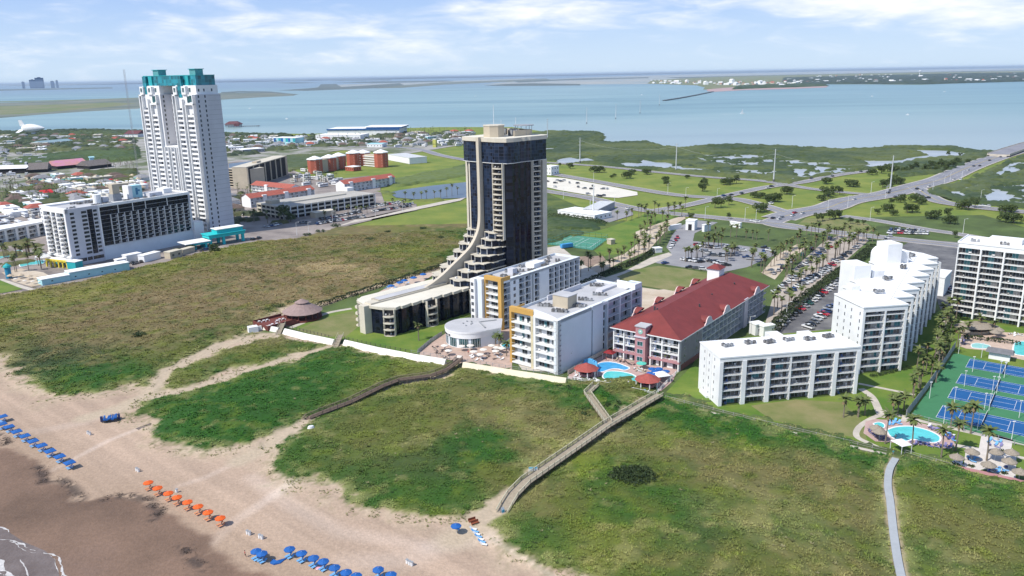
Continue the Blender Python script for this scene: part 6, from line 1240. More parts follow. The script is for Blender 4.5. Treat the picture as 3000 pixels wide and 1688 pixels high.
# broad trees and bushes: many leaf-sized faces through the crown
def leaf_cloud(seed, lobes, n, size, col=(.045,.075,.018), col2=(.10,.135,.035)):
 rg = np.random.default_rng(seed); L_ = np.array(lobes, float); w = L_[:, 3] ** 2; pick = rg.choice(len(L_), n, p=w / w.sum()); d = rg.normal(size=(n, 3)); d /= np.linalg.norm(d, axis=1)[:, None]
 rad = L_[pick, 3] * rg.uniform(.62,1.06, n) ** .7; P = L_[pick, :3] + d * rad[:, None] * np.array((1,1,.78)); P = P[P[:, 2] > .1]; n = len(P)
 a = rg.normal(size=(n, 3)); a /= np.linalg.norm(a, axis=1)[:, None]; b_ = np.cross(a, rg.normal(size=(n, 3))); b_ /= np.linalg.norm(b_, axis=1)[:, None]; s = size * rg.uniform(.6,1.3, n)[:, None]
 V = np.stack([P - a * s, P + b_ * s * .7, P + a * s, P - b_ * s * .7],1).reshape(-1,3); F_ = np.arange(4 * n).reshape(-1,4)
 t = np.clip(rg.normal(.45,.28, n) + .25 * np.sin(P[:, 0] * 1.3) * np.cos(P[:, 1] * 1.1),0,1)[:, None]; C = np.array(col) * (1 - t) + np.array(col2) * t
 return np_mesh('crown', V, F_, [M_LEAF], np.repeat(C, 4,0))
def tree_meshes(seed, R_, H_, lobes=7, n=900):
 r = random.Random(seed); L_ = [(0,0, H_ * .62, R_ * .55)]
 for i in range(lobes): a = i * 6.283 / lobes + r.uniform(-.3,.3); q = R_ * r.uniform(.4,.72); L_.append((q * math.cos(a), q * math.sin(a), H_ * r.uniform(.35,.85), R_ * r.uniform(.28,.42)))
 c = leaf_cloud(seed, L_, n, R_ * .085); t = MB(); t.cyl(0,0,0, H_ * .55, R_ * .07, R_ * .04, BARK, 6)
 for l in L_[1:5]: t.bar((0,0, H_ * .3),(l[0] * .8, l[1] * .8, l[2]), R_ * .025, BARK)
 return t.mesh('trunk'), c
TREES = [tree_meshes(11,4.5,7.0), tree_meshes(12,5.5,6.0,9), tree_meshes(13,3.6,8.0,6), tree_meshes(14,5.0,5.0,10)]
def tree(x, y, label, group=None, kind=None, s=1.0, name='broad_tree', cat='tree', sz=None):
 k = random.randrange(4) if kind is None else kind; t = thing(name, label, cat, (x, y, 0), random.uniform(0,6.3), group); t.scale = (s, s, sz or s); link('trunk', TREES[k][0], t); link('crown', TREES[k][1], t); return t
q5 = lambda x, y: (1550 + x * .2912,330 + y * .2912); q6 = lambda x, y: (2250 + x * .2912,330 + y * .2912)
random.seed(5)
def tree_set(f, L_, where, group):
 L_ = sorted(L_, key=lambda t: G(*f(t[0], t[1]))[0] / G(*f(t[0], t[1]))[1])
 for i, (x, y, s) in enumerate(L_): tree(*G(*f(x, y)), 'bushy dark tree, %s from the left %s' % (ORD[i], where), group, None, s / 8.5 * 1.1)
tree_set(q5, [(415,565,8),(660,600,9),(710,600,9),(985,660,9),(1035,620,7),(1180,620,8),(1370,690,7),(1385,735,6),(1590,660,5),(1745,790,9),(1760,730,8),(1970,725,8),(2020,715,8),(2085,715,9),(310,545,5),(830,655,4),(860,640,4)], 'on the long field beyond the bay road', 'trees on the far field')
tree_set(q6, [(190,820,9),(60,895,9),(20,890,7),(560,840,9),(610,850,9),(660,830,9),(720,830,8),(540,885,7),(600,870,7),(590,715,8)], 'on the left road island', 'trees on the road islands')
tree_set(q6, [(820,740,9),(860,745,8),(1150,760,8),(1200,745,10),(1250,700,9),(1290,720,9),(1330,710,7),(1140,610,10),(1200,590,9),(1270,590,8),(1045,625,8),(1380,600,8),(1440,590,8),(1485,570,9)], 'on the right road island', 'trees on the road islands')
tree_set(q6, [(1590,590,9),(1640,570,10),(1700,590,9),(1740,550,10),(1800,560,9),(1860,560,10),(1900,520,9),(1930,450,6),(1810,440,7),(2010,500,5),(1780,600,7)], 'in the grove before the bridge', 'trees before the bridge')
tree_set(q6, [(1200,990,8),(1100,1020,5),(1260,1030,6),(1330,900,6),(1400,1010,8),(1450,1000,8),(1490,900,9),(1540,920,7),(1350,880,6),(1640,1070,8),(1690,1060,7),(1800,1060,8),(1950,970,9),(2010,980,9),(2080,960,9),(2400,1100,9),(2470,1110,9),(2390,1010,8),(2440,1000,8),(1240,930,6),(1830,1120,8)], 'on the grass right of the boulevard', 'trees right of the boulevard')
tree_set(q6, [(500,1100,7),(545,1090,6),(620,1080,8),(680,1070,8),(715,1060,6),(830,1120,5),(900,1130,4),(960,1130,4),(1880,1260,5)], 'around the small dry lawn by the street', 'trees by the small dry lawn')
tree_set(q5, [(1870,960,9),(1930,955,9),(2010,930,8),(2270,855,7),(2330,860,7),(2430,890,8),(2500,895,8),(2320,1000,9),(2370,990,7),(1630,1065,5),(2010,1070,5)], 'between the bay road and the beach street', 'trees between the two roads')
tree(*G(833,648), 'very dark tall dense tree at the near corner of the parking garage', None, 2,1.7); tree(*G(852,650), 'dark tree just right of the tallest tree by the garage', None, 0,1.0)
tree(*G(628,742), 'rounded tree by the turquoise entrance canopy', None, 0,.9); tree(*G(560,735), 'shrubby tree right of the beige service yard', None, 3,.7); tree(*G(520,745), 'shrubby tree against the blank hotel wall', None, 3,.7)
# low bushes in the dunes and gardens
def bush(px, r, h, label, n=700, col=(.020,.042,.010), col2=(.06,.095,.024), z=0, name='bush'):
 x, y = G(*px); rr = random.Random(int(px[0])); L_ = [(rr.uniform(-.6,.6) * r, rr.uniform(-.6,.6) * r, h * rr.uniform(.3,.55), r * rr.uniform(.3,.5)) for _ in range(9)]
 L_ = [(a, b_, c, min(d, h * .75)) for a, b_, c, d in L_] + [(r * .55 * math.cos(k), r * .55 * math.sin(k), h * .35, min(r * .4, h * .6)) for k in (0,1.05,2.1,3.15,4.2,5.25)]
 o = link(name, leaf_cloud(int(px[0] * 7), L_, n, .16 + r * .022, col, col2), None, (x, y, z)); return tag(o, label, 'bush', None)
lb = [(6.0 * math.sqrt(k / 40) * math.cos(k * 2.4),4.9 * math.sqrt(k / 40) * math.sin(k * 2.4),1.1 * (1 - .5 * k / 40),1.35) for k in range(40)]
tag(link('bush', leaf_cloud(99, lb, 9000,.24,(.016,.034,.009),(.055,.085,.020)), None, (*G(1853,1412),1.0)), 'large round dark bush alone in the right hand dune', 'bush'); bush((410,992),3.2,2.2, 'dark bush alone on the left dune field', 900,(.018,.045,.010),(.05,.09,.02),.8); bush((680,923),2.0,1.5, 'small dark bush left of the pavilion', 500)
for i, (x, y, r, w) in enumerate(((1083,704,4.5, 'flat dark bush patch in the middle of the far dune field'),(1180,722,5, 'dark bush patch near the black tower in the far field'),(1060,748,3, 'small dark bush below the flat patch in the far field'),(1240,672,3, 'dark bush by the far left foot of the tower'),(1290,700,3, 'bush in the field close to the tower balconies'),(1255,730,3, 'bush in the field below the tower balconies'),(1135,682,2.5, 'little bush right of the flat dark patch'),(985,664,6, 'long hedge like bush at the road bend'),(940,680,5, 'bush clump left of the road bend'),(900,690,4, 'low bush clump furthest left on the road verge'),(1660,1145,5, 'dark green bush patch below the hotel pools'),(1740,1215,6, 'deep green bush hollow inside the boardwalk fork'),(1790,1190,5, 'green bush beside the fork of the boardwalk'))): bush((x, y), r, 1.5 if y < 1100 else 1.3, w, 500 if y < 1100 else 900,(.02,.045,.01),(.05,.09,.022),.3)
for i in range(8): bush((760 + 22 * i, 915 - 6 * i + (i % 2) * 4),2.4,1.5, 'green shrub, %s from the left behind the pavilion deck' % ORD[i],260,(.03,.07,.012),(.09,.15,.03),.4)
for i in range(7): bush((2560 + 17 * i, 1104 - 4 * i),1.5,1.2, 'clipped shrub, %s from the left at the foot of the stepped condo' % ORD[i],200)
def hedge(px, w, h, label, dens=5, col=(.018,.034,.010), col2=(.045,.065,.02)):
 P = GP(px); rg = np.random.default_rng(int(px[0][0])); Vv, Cc = [], []
 for i in range(len(P) - 1):
  a, c = np.array(P[i]), np.array(P[i + 1]); L_ = np.linalg.norm(c - a); n = int(L_ * dens * (w + h)); t = rg.random(n)[:, None]; d = (c - a) / L_; nn = np.array((-d[1], d[0])); off = rg.uniform(-.5,.5, n); z = rg.random(n); top = rg.random(n) < .5; off = np.where(top, off, np.sign(off) * .5); z = np.where(top, 1.0, z)
  bump_ = .8 + .4 * vnoise(t[:, 0] * L_, 0 * off, 2.5,3); xy = a + (c - a) * t + nn * (off * w)[:, None]; Vv.append(np.column_stack([xy, z * h * bump_])); Cc.append(rg.random(n))
 P3 = np.concatenate(Vv); C = np.concatenate(Cc)[:, None]; n = len(P3); a = rg.normal(size=(n, 3)); a /= np.linalg.norm(a, axis=1)[:, None]; b_ = np.cross(a, rg.normal(size=(n, 3))); b_ /= np.linalg.norm(b_, axis=1)[:, None]; s = .34 * rg.uniform(.6,1.3, n)[:, None]
 V = np.stack([P3 - a * s, P3 + b_ * s, P3 + a * s, P3 - b_ * s],1).reshape(-1,3); o = link('hedge', np_mesh('hedge', V, np.arange(4 * n).reshape(-1,4), [M_LEAF], np.repeat(np.array(col) * (1 - C) + np.array(col2) * C, 4,0))); return tag(o, label, 'hedge')
hedge([(925,903),(1050,862),(1180,820),(1290,784),(1330,768)],1.8,2.0, 'long thin dark hedge from the pavilion to the black tower', 6)
hedge([(2255,985),(2330,905),(2420,835),(2520,762),(2560,730)],4.0,3.4, 'tall dark hedge between the palm street and the dark car park', 5)
hedge([(1700,838),(1790,800),(1880,762),(1922,735)],2.4,2.0, 'dark hedge beneath the palms of the sandy walk', 5); hedge([(2740,1075),(2765,1010),(2800,930)],3.0,2.0, 'bushy hedge along the path between the tall condos', 4,(.03,.06,.012),(.08,.12,.03))
hedge([(1605,635),(1690,640),(1770,658)],7,2.2, 'thick green scrub hedge below the roadside shop', 3,(.03,.055,.015),(.08,.11,.03)); hedge([(2820,992),(2900,1000),(2990,1012)],2.0,1.4, 'low hedge in front of the tall condo', 5)
# mangrove thickets: a rough low canopy over the marsh
def thicket(name, poly, st, hmin, hmax, holes=(), seed=1, col=(.045,.072,.020), col2=(.105,.130,.035), thr=.30):
 P = GP(poly); xs = [p[0] for p in P]; ys = [p[1] for p in P]; X, Y = np.meshgrid(np.arange(min(xs), max(xs), st), np.arange(min(ys), max(ys), st)); ny, nx = X.shape
 s = sd(X, Y, P)
 for h_ in holes: s = np.minimum(s, -sd(X, Y, GP(h_)) + 0)
 s = s + (fnoise(X, Y, 22, seed, 4) - .5) * 16; nz = fnoise(X, Y, 14, seed + 5,4)
 keep = (s > 0) & (nz > thr); rg = np.random.default_rng(seed); h = (hmin + (hmax - hmin) * fnoise(X, Y, 8, seed + 9,3) * rg.uniform(.6,1.3, X.shape)) * np.clip(s / 3,.4,1); Z = np.where(keep, h, -.6)
 Xj, Yj = X + rg.uniform(-.4,.4, X.shape) * st, Y + rg.uniform(-.4,.4, X.shape) * st; V = np.stack([Xj, Yj, Z],-1).reshape(-1,3); i = np.arange(nx * ny).reshape(ny, nx); kf = keep[:-1, :-1] | keep[:-1,1:] | keep[1:, 1:] | keep[1:, :-1]
 Fq = np.stack([i[:-1, :-1], i[:-1,1:], i[1:, 1:], i[1:, :-1]],-1)[kf]; t = np.clip(.5 + (fnoise(X, Y, 60, seed + 3,4) - .5) * 3 + rg.normal(0,.22, X.shape),0,1)[..., None]; C = (np.array(col) * (1 - t) + np.array(col2) * t).reshape(-1,3)
 u, inv = np.unique(Fq, return_inverse=True); tag(link(name, np_mesh(name, V[u], inv.reshape(Fq.shape), [M_LEAF], C[u])), kind='stuff')
marsh = [q for q in S if q[0] == 'mangrove_marsh'][0][3]; pools = [q[3] for q in S if q[0].startswith('marsh_')]; epools = [q[3] for q in S if q[0].startswith('east_pool')]
thicket('mangrove_thicket', marsh, 3.2,1.0,3.6, pools, 3)
thicket('mangrove_islands', [(1980,450),(2280,450),(2540,465),(2540,500),(2300,522),(2060,505),(1970,490)],2.6,.8,3.0,(),13,(.035,.06,.02),(.07,.10,.03),.56)
thicket('east_mangrove_thicket', [q for q in S if q[0] == 'east_marsh'][0][3],2.6,1.0,3.4, epools, 7); thicket('east_mangrove_islands', [(2840,590),(2900,520),(3000,470),(3120,480),(3120,610)],2.4,.8,2.6,(),17,(.035,.06,.02),(.07,.10,.03),.60)
thicket('meadow_scrub', [(690,500),(760,470),(840,455),(930,452),(1060,450),(1110,462),(900,490),(850,505),(760,500)],2.6,.4,2.4,(),23,(.07,.10,.03),(.13,.15,.045),.2)
thicket('pond_scrub', [(1100,548),(1180,545),(1290,528),(1385,512),(1385,480),(1280,500),(1180,520),(1130,535)],2.4,.4,2.6,(),29,(.06,.10,.02),(.13,.17,.04),.2); thicket('pond_edge_scrub', [(1100,560),(1140,572),(1170,588),(1215,592),(1300,588),(1290,584),(1215,584),(1165,579),(1140,560)],1.8,.4,1.6,(),30,(.08,.12,.02),(.15,.18,.04),.2)
thicket('shore_scrub', [(-100,388),(120,384),(240,380),(400,383),(660,391),(860,395),(860,402),(640,400),(400,396),(200,398),(-100,402)],4,1,5,(),31,(.03,.05,.02),(.07,.10,.03),.42)
thicket('left_mangrove', [(0,482),(60,465),(180,448),(300,440),(408,432),(408,470),(250,478),(120,484)],3.2,1,4,(),33,(.035,.065,.015),(.07,.11,.025),.2); thicket('park_scrub', [(190,540),(240,505),(400,498),(408,535),(300,545)],3.0,1,5,(),34,(.06,.08,.02),(.14,.14,.035),.3)
thicket('west_trees', [(0,402),(140,408),(220,400),(360,415),(350,428),(230,440),(120,425),(0,420)],4,2,7,(),35,(.03,.055,.02),(.08,.10,.03),.47); thicket('park_trees', [(0,575),(60,558),(150,548),(230,556),(260,592),(120,612),(0,625)],3,1.5,6,(),37,(.035,.06,.015),(.11,.12,.04),.45)
thicket('garden_trees', [(0,712),(50,700),(110,705),(120,740),(90,775),(0,790)],1.4,.6,2.4,(),41,(.05,.08,.02),(.15,.14,.05),.58)
thicket('field_scrub', [(1592,600),(1690,625),(1780,648),(1760,672),(1660,700),(1592,715)],1.6,.4,1.9,(),43,(.03,.06,.012),(.09,.12,.03),.35)
# ================================================================== SEAWALL, BOARDWALKS, POOLS, COURTS, BEACH
def wall_run(name, label, px, h=2.3, foot=1.5, m=None, cat='seawall'):
 P = [Vector((*G(*p),0)) for p in px]; mb = MB(); m = m or mat('white_seawall', (.80,.77,.70),.85, var=.05, scale=.3)
 for i in range(len(P) - 1):
  a, c = P[i], P[i + 1]; d = (c - a).normalized(); n = Vector((d.y, -d.x, 0))
  if n.dot(Vector((0,-1,0))) < 0: n = -n
  k = mb.mi(m); j = len(mb.v)
  for b_ in (a, c): mb.v += [tuple(b_ - Vector((0,0,.4))), tuple(b_ + Vector((0,0,.1))), tuple(b_ - n * foot + Vector((0,0, h))), tuple(b_ - n * (foot + .5) + Vector((0,0, h))), tuple(b_ - n * (foot + .5) - Vector((0,0,.4)))]
  for q in range(5): mb.f.append((j + q, j + (q + 1) % 5, j + 5 + (q + 1) % 5, j + 5 + q)); mb.m.append(k)
  if i == 0: mb.f.append((j + 4, j + 3, j + 2, j + 1, j)); mb.m.append(k)
  if i == len(P) - 2: mb.f.append((j + 5, j + 6, j + 7, j + 8, j + 9)); mb.m.append(k)
 return tag(mb.obj(name), label, cat)
wall_run('seawall', 'bright white seawall stretch between the pavilion and the stairs', [(826,981),(895,998),(971,1014)])
wall_run('seawall', 'bright white seawall stretch below the black tower lawn', [(1002,1015),(1100,1038),(1204,1058),(1300,1074)])
wall_run('seawall', 'cream seawall stretch below the hotel wings', [(1352,1082),(1500,1106),(1655,1130)],2.3,1.2, mat('cream_seawall', (.70,.63,.47),.85, var=.06, scale=.3))
wall_run('seawall', 'low white wall under the red pavilion deck', [(742,975),(770,968),(812,975)],2.0,.8); MB().box(-2,2,-1.5,1.5,0,2.9, W1).box(1.99,2.05,-.5,.5,0,2.1, DARK).obj('beach_hut', None, (*G(742,975),0),.5); tag(bpy.data.objects['beach_hut'], 'small white cube hut at the left foot of the pavilion', 'hut')
def stairs(label, px, top):
 a, c = Vector((*G(*px),.1)), Vector((*G(*top),2.3)); t = thing('stairway', label, 'stairs', (0,0,0)); mb = MB(); n = 9
 for i in range(n): p, q = a.lerp(c, i / n), a.lerp(c, (i + 1) / n); mb.beam((p.x, p.y, q.z),(q.x, q.y, q.z),2.2,.3, WOOD)
 mb.obj('steps', t); d = (c - a); sdv = Vector((-d.y, d.x, 0)).normalized() * 1.15
 for s in (-1,1):
  r = MB(); r.bar(a + sdv * s + Vector((0,0,1)), c + sdv * s + Vector((0,0,1)),.06, WOODL)
  for i in range(4): p = a.lerp(c, i / 3) + sdv * s; r.bar(p, p + Vector((0,0,1)),.06, WOODL)
  r.obj('railing', t)
stairs('wooden stairs over the seawall beside the pavilion', (812,985),(830,962)); stairs('wooden stairs through the gap in the white seawall', (978,1026),(1000,996))
def fence(name, label, px, h=1.2, step=3.0, m=None, mesh_=None, z=0.1, cat='fence', rails=2):
 P = [Vector((*G(*p), z)) for p in px]; m = m or RAILD; t = thing(name, label, cat, tuple(P[0])); mb = MB(); posts = []
 for i in range(len(P) - 1):
  a, c = P[i] - P[0], P[i + 1] - P[0]; L_ = (c - a).length; n = max(1, int(L_ / step))
  for k in range(rails): zz = h * (k + 1) / rails - .05; mb.bar(a + Vector((0,0, zz)), c + Vector((0,0, zz)),.05, m)
  if mesh_: mb.beam(a + Vector((0,0, h - .1)), c + Vector((0,0, h - .1)),.04, h - .2, mesh_)
  posts += [a.lerp(c, k / n) for k in range(n)]
 mb.obj('rail', t); pm = MB().box(-.08,.08,-.08,.08,0, h + .1, m).mesh('post')
 many('post', [pm], [(p.x, p.y, p.z, 0) for p in posts], t, 98); return t
fence('seawall_fence', 'dark posts and rail along the top of the left seawall stretch', [(828,962),(900,980),(975,998)],1.1,2.2, z=.9); fence('seawall_fence', 'dark posts and rail along the seawall below the black tower', [(1010,1000),(1100,1021),(1204,1040)],1.1,2.4, z=.9)
fence('terrace_fence', 'grey fence between terrace and cream seawall', [(1205,1042),(1300,1058),(1500,1090),(1650,1112)],1.4,2.6, GREY, z=.9); fence('lawn_fence', 'white fence dividing the tower lawn from the restaurant terrace', [(1225,1035),(1262,1004),(1295,982)],1.6,3, GREY, mat('fence_mesh', (.42,.46,.42),.8))
def boardwalk(label, px3, w, m_deck, m_rail, post_m=None, rails=True, top=1.05, cat='boardwalk', step=2.6, railm=None):
 P = [Vector((*G(x, y, z), z)) for x, y, z in px3]; o = P[0].copy(); o.z = 0; t = thing('boardwalk', label, cat, tuple(o)); P = [p - o for p in P]
 dk = MB()
 for i in range(len(P) - 1):
  dk.beam(P[i], P[i + 1], w, .14, m_deck)
  for s in (-1,1): d = P[i + 1] - P[i]; sv = Vector((-d.y, d.x, 0)).normalized() * (w / 2 - .1) * s; dk.beam(P[i] + sv - Vector((0,0,.14)), P[i + 1] + sv - Vector((0,0,.14)),.12,.22, post_m or m_deck)
 dk.obj('deck', t); posts = []
 sides = []
 for i in range(len(P)):
  d = (P[min(i + 1, len(P) - 1)] - P[max(i - 1,0)]); sides.append(Vector((-d.y, d.x, 0)).normalized() * w / 2)
 for s in (-1,1):
  r = MB()
  for i in range(len(P) - 1):
   a, c = P[i] + sides[i] * s, P[i + 1] + sides[i + 1] * s; n = max(1, int((c - a).length / step))
   r.beam(a + Vector((0,0, top)), c + Vector((0,0, top)),.22,.07, m_rail)
   for zz in (.72,.40): r.beam(a + Vector((0,0, zz)), c + Vector((0,0, zz)),.05,.12, m_rail)
   for k in range(n): p = a.lerp(c, k / n); posts.append((p.x, p.y, 0,0, min(2, int((p.z + o.z) / 1.1))))
  r.obj('railing', t)
 pm = [MB().box(-.07,.07,-.07,.07,-.3, zz + 1.05, post_m or m_rail).mesh('post') for zz in (.55,1.6,2.4)]; many('post', pm, posts, t, 100); return t
boardwalk('dark brown boardwalk winding from the seawall to the beach', [(1347,1050,2.5),(1335,1062,2.4),(1305,1083,2.0),(1258,1101,1.8),(1165,1113,1.8),(1118,1131,1.8),(1025,1177,1.6),(940,1209,1.1),(903,1224,.5),(897,1233,.25)],2.4, WOODD, mat('dark_rail_wood', (.20,.15,.115),.9, var=.2, scale=1))
boardwalk('long pale wooden boardwalk from the pools down to the sand', [(1932,1155,2.4),(1777,1246,2.4),(1660,1328,2.3),(1540,1411,2.2),(1503,1449,1.4),(1485,1478,.7),(1470,1505,.2)],3.0, WOOD, WOODL, WOODD)
boardwalk('short pale boardwalk spur forking to the hotel pool gate', [(1746,1128,2.4),(1720,1152,2.4),(1783,1240,2.35)],2.2, WOOD, WOODL, WOODD)
pg = thing('beach_path', 'smooth pale grey walkway crossing the right hand dune to the beach', 'path', (*G(2624,1345),0)); o_ = Vector((*G(2624,1345),0)); g = MB(); gp = smooth_line([Vector((*G(x, y, .95),.95)) - o_ for x, y in ((2624,1342),(2606,1375),(2601,1420),(2608,1468),(2618,1560),(2634,1660),(2660,1760))],5)
for i in range(len(gp) - 1): g.beam(gp[i], gp[i + 1],1.8,.25, mat('grey_composite', (.36,.38,.39),.8, var=.05))
g.obj('deck', pg);
for i in range(0, len(gp) - 1,3): p_ = Vector(gp[i]); MB().box(-.9,.9,-.15,.15,-1,-.26, WOODD).obj('support', pg, tuple(p_))
fence('dune_fence', 'long low fence and kerb between the condo lawn and the dune', [(1950,1170),(2240,1244),(2430,1288),(2598,1327)],1.2,3.2, mat('grey_weathered_wood', (.33,.32,.29),.9)); ribbon('kerb_path', GP([(1950,1180),(2240,1254),(2430,1298),(2596,1336)]),1.5,.55, M_CONC)
fence('dune_fence', 'low fence below the lower pool and patio', [(2650,1330),(2790,1372)],1.2,3.2, mat('grey_weathered_wood', (.33,.32,.29),.9))
def sign_board(label, px, w, h, z0, rz, cols, cat='sign'):
 x, y = G(*px); t = thing('beach_sign', label, cat, (x, y, 0), rz);
 for s in (-w / 2, w / 2): MB().box(s - .05, s + .05,-.05,.05,0, z0 + h, PLASW).obj('post', t)
 b = MB(); b.box(-w / 2, w / 2,-.04,.04, z0, z0 + h, cols[0]); b.box(-w / 2, w / 2,-.05,-.041, z0 + h * .66, z0 + h, cols[1])
 for k in range(5): b.box(-w * .4 + k * w * .17,-w * .4 + k * w * .17 + w * .11,-.05,-.041, z0 + h * .36, z0 + h * .52, cols[1])
 b.box(-w * .35, w * .35,-.05,-.041, z0 + h * .14, z0 + h * .22, GREY); b.obj('board', t)
sign_board('white and light blue sign board on posts beside the long boardwalk', (1562,1400),2.3,1.3,1.9,.0,(PLASW, mat('sign_blue', (.08,.42,.58),.6)))
def aframe():
 t = thing('a_frame_sign', 'small white A frame board at the foot of the long boardwalk', 'sign', (*G(1472,1505),0),.7); b = MB(); b.face([(-.5,-.5,0),(.5,-.5,0),(.45,0,1.8),(-.45,0,1.8)], PLASW); b.face([(.5,.5,0),(-.5,.5,0),(-.45,0,1.8),(.45,0,1.8)], PLASW); b.obj('panel', t); MB().box(-.4,.4,-.38,-.33,.5,1.2, mat('sign_blue', (.08,.42,.58))).obj('notice', t)
aframe()
# ---- umbrellas, loungers, tables
def parasol_mesh(m, R_=1.25, n=8, H_=2.1, drop=.45, sq=False):
 c = MB(); k = 4 if sq else n; o = math.pi / 4 if sq else 0;
 for i in range(k):
  a, b_ = o + 2 * math.pi * i / k, o + 2 * math.pi * (i + 1) / k; p, q = (R_ * math.cos(a), R_ * math.sin(a), H_),(R_ * math.cos(b_), R_ * math.sin(b_), H_); t = (0,0, H_ + drop); c.face([p, q, t], m); c.face([(p[0], p[1], H_ - .18),(q[0], q[1], H_ - .18), q, p], m); c.face([q, p, (0,0, H_ + drop - .03)], m)
 c.cyl(0,0, H_ + drop, H_ + drop + .12,.05,.03, PLASW, 6); pole = MB().cyl(0,0,0, H_ + drop, .035,.03, PLASW, 6); return c.mesh('canopy'), pole.mesh('pole')
UMB = dict(blue=parasol_mesh(BLUE, 1.3), orange=parasol_mesh(ORNG, 1.3), square=parasol_mesh(BLUE, 1.9,4,1.9,.3, True), white=parasol_mesh(mat('cream_canvas', (.72,.66,.58),.8),1.5), thatch=parasol_mesh(THATCH, 1.7,10,2.3,1.0), teal=parasol_mesh(mat('teal_canvas', (.10,.50,.40),.7),1.9), green=parasol_mesh(mat('green_canvas', (.05,.32,.22),.7),2.2), red=parasol_mesh(mat('red_canvas', (.60,.03,.04)),2.2), tan=parasol_mesh(mat('tan_canvas', (.50,.40,.28),.8),2.4, drop=1.2))
def umbrella(x, y, kind, label, group, z=0.05, s=1.0):
 t = thing('umbrella' if kind != 'thatch' else 'thatched_umbrella', label, 'umbrella', (x, y, z), random.uniform(0,.6) if kind != 'square' else .83, group); t.scale = (s,) * 3; link('canopy', UMB[kind][0], t); link('pole', UMB[kind][1], t); return t
def lounger_mesh(m):
 b = MB(); b.box(-.32,.32,-.95,.25,.30,.36, m); i = b.mi(m); b.face([(-.32,.25,.33),(.32,.25,.33),(.32,.85,.78),(-.32,.85,.78)], m); b.face([(.32,.25,.30),(-.32,.25,.30),(-.32,.85,.75),(.32,.85,.75)], m)
 f = MB()
 for x in (-.3,.3):
  f.bar((x, -.9,0),(x, -.9,.32),.03, PLASW); f.bar((x, .35,0),(x, .35,.34),.03, PLASW); f.bar((x, -.95,.33),(x, .25,.33),.03, PLASW)
 return b.mesh('seat'), f.mesh('frame')
LOU = dict(blue=lounger_mesh(mat('pale_blue_sling', (.14,.38,.68),.8)), white=lounger_mesh(PLASW), navy=lounger_mesh(mat('navy_sling', (.05,.07,.25),.8)), violet=lounger_mesh(mat('violet_grey_sling', (.20,.18,.34),.8)), tan=lounger_mesh(mat('tan_sling', (.45,.36,.27),.8)), dark=lounger_mesh(mat('dark_wicker', (.07,.05,.045),.9)), orange=lounger_mesh(mat('pale_orange_sling', (.55,.25,.12),.8)))
def lounger(x, y, rz, kind, label, group, z=.05):
 t = thing('sun_lounger', label, 'sun lounger', (x, y, z), rz, group); link('seat', LOU[kind][0], t); link('frame', LOU[kind][1], t); return t
SEAW = math.radians(48)  # loungers look out to sea
def umb_row(px, kind, lk, where, ug, lg, z=2.2, pair=2, tilt=0):
 for i, (x, y) in enumerate(px):
  gx, gy = G(x, y, z); umbrella(gx, gy, kind, '%s beach umbrella, %s from the left in the %s' % ({'square': 'square blue', 'blue': 'round blue', 'orange': 'orange'}[kind], ORD[i], where), ug, .04)
  for k in range(pair):
   s = (-.62,.62)[k]; lounger(gx - .67 * .05 + s * .74 * .8, gy - .74 * .05 - s * .67 * .8, SEAW + math.pi / 2 + math.pi, lk, '%s lounger under umbrella %s of the %s, %s one' % ({'blue': 'blue', 'orange': 'pale orange'}[lk],('one two three four five six seven eight nine ten eleven'.split())[i], where, ('left', 'right')[k]), lg)
umb_row([(6,1217),(4,1239),(26,1247),(48,1261),(72,1274),(96,1289),(121,1302),(146,1318),(174,1334),(203,1352)], 'square', 'blue', 'far left blue row', 'square blue beach umbrellas', 'loungers under the square blue umbrellas')
umb_row([(434,1413),(461,1429),(493,1444),(518,1456),(549,1470),(580,1483),(609,1500),(645,1517)], 'orange', 'orange', 'orange row', 'orange beach umbrellas', 'loungers under the orange umbrellas')
umb_row([(750,1614),(767,1621),(848,1608),(883,1620),(918,1634),(947,1644),(980,1662),(1014,1676),(1043,1686),(1108,1668),(1145,1683)], 'blue', 'blue', 'bottom blue row', 'round blue beach umbrellas', 'loungers under the round blue umbrellas')
umbrella(*G(1336,1540,2.2), 'blue', 'single round blue umbrella near the foot of the long boardwalk', 'round blue beach umbrellas'); lounger(*G(1338,1552), SEAW, 'blue', 'blue lounger under the single umbrella by the boardwalk foot', None)
for i in range(7):
 x, y = G(1386 + 5 * i, 1553 + 7.5 * i); lounger(x, y, 1.2, 'blue' if i % 2 else 'white', '%s lounger, %s from the top in the stacked line by the boardwalk foot' % ('blue' if i % 2 else 'white', ORD[i]), 'loungers lined up by the boardwalk foot')
def bench(x, y, rz, label, m=None):
 m = m or mat('red_brown_wood', (.22,.065,.03),.8); t = thing('beach_bench', label, 'bench', (x, y, .05), rz); MB().box(-1,1,-.3,.3,.42,.5, m).obj('seat', t); MB().box(-1,1,.3,.38,.5,1.05, m).obj('backrest', t)
 for s in (-.85,.85): MB().box(s - .06, s + .06,-.3,.38,0,.42, m).obj('leg', t)
bench(*G(1384,1530),.5, 'red brown wooden bench just above the stacked loungers'); bench(*G(1392,1537),.5, 'second red brown bench touching the loungers end')
def barrel(px, label):
 t = thing('trash_barrel', label, 'trash barrel', (*G(*px),.05),0, 'white trash barrels on the beach')
 for k, d in enumerate((-.5,.5)): pass
 MB().cyl(0,0,0,.95,.32,.34, PLASW, 12).obj('drum', t); MB().cyl(0,0,.95,1.02,.36,.36, GREY, 12).obj('lid', t)
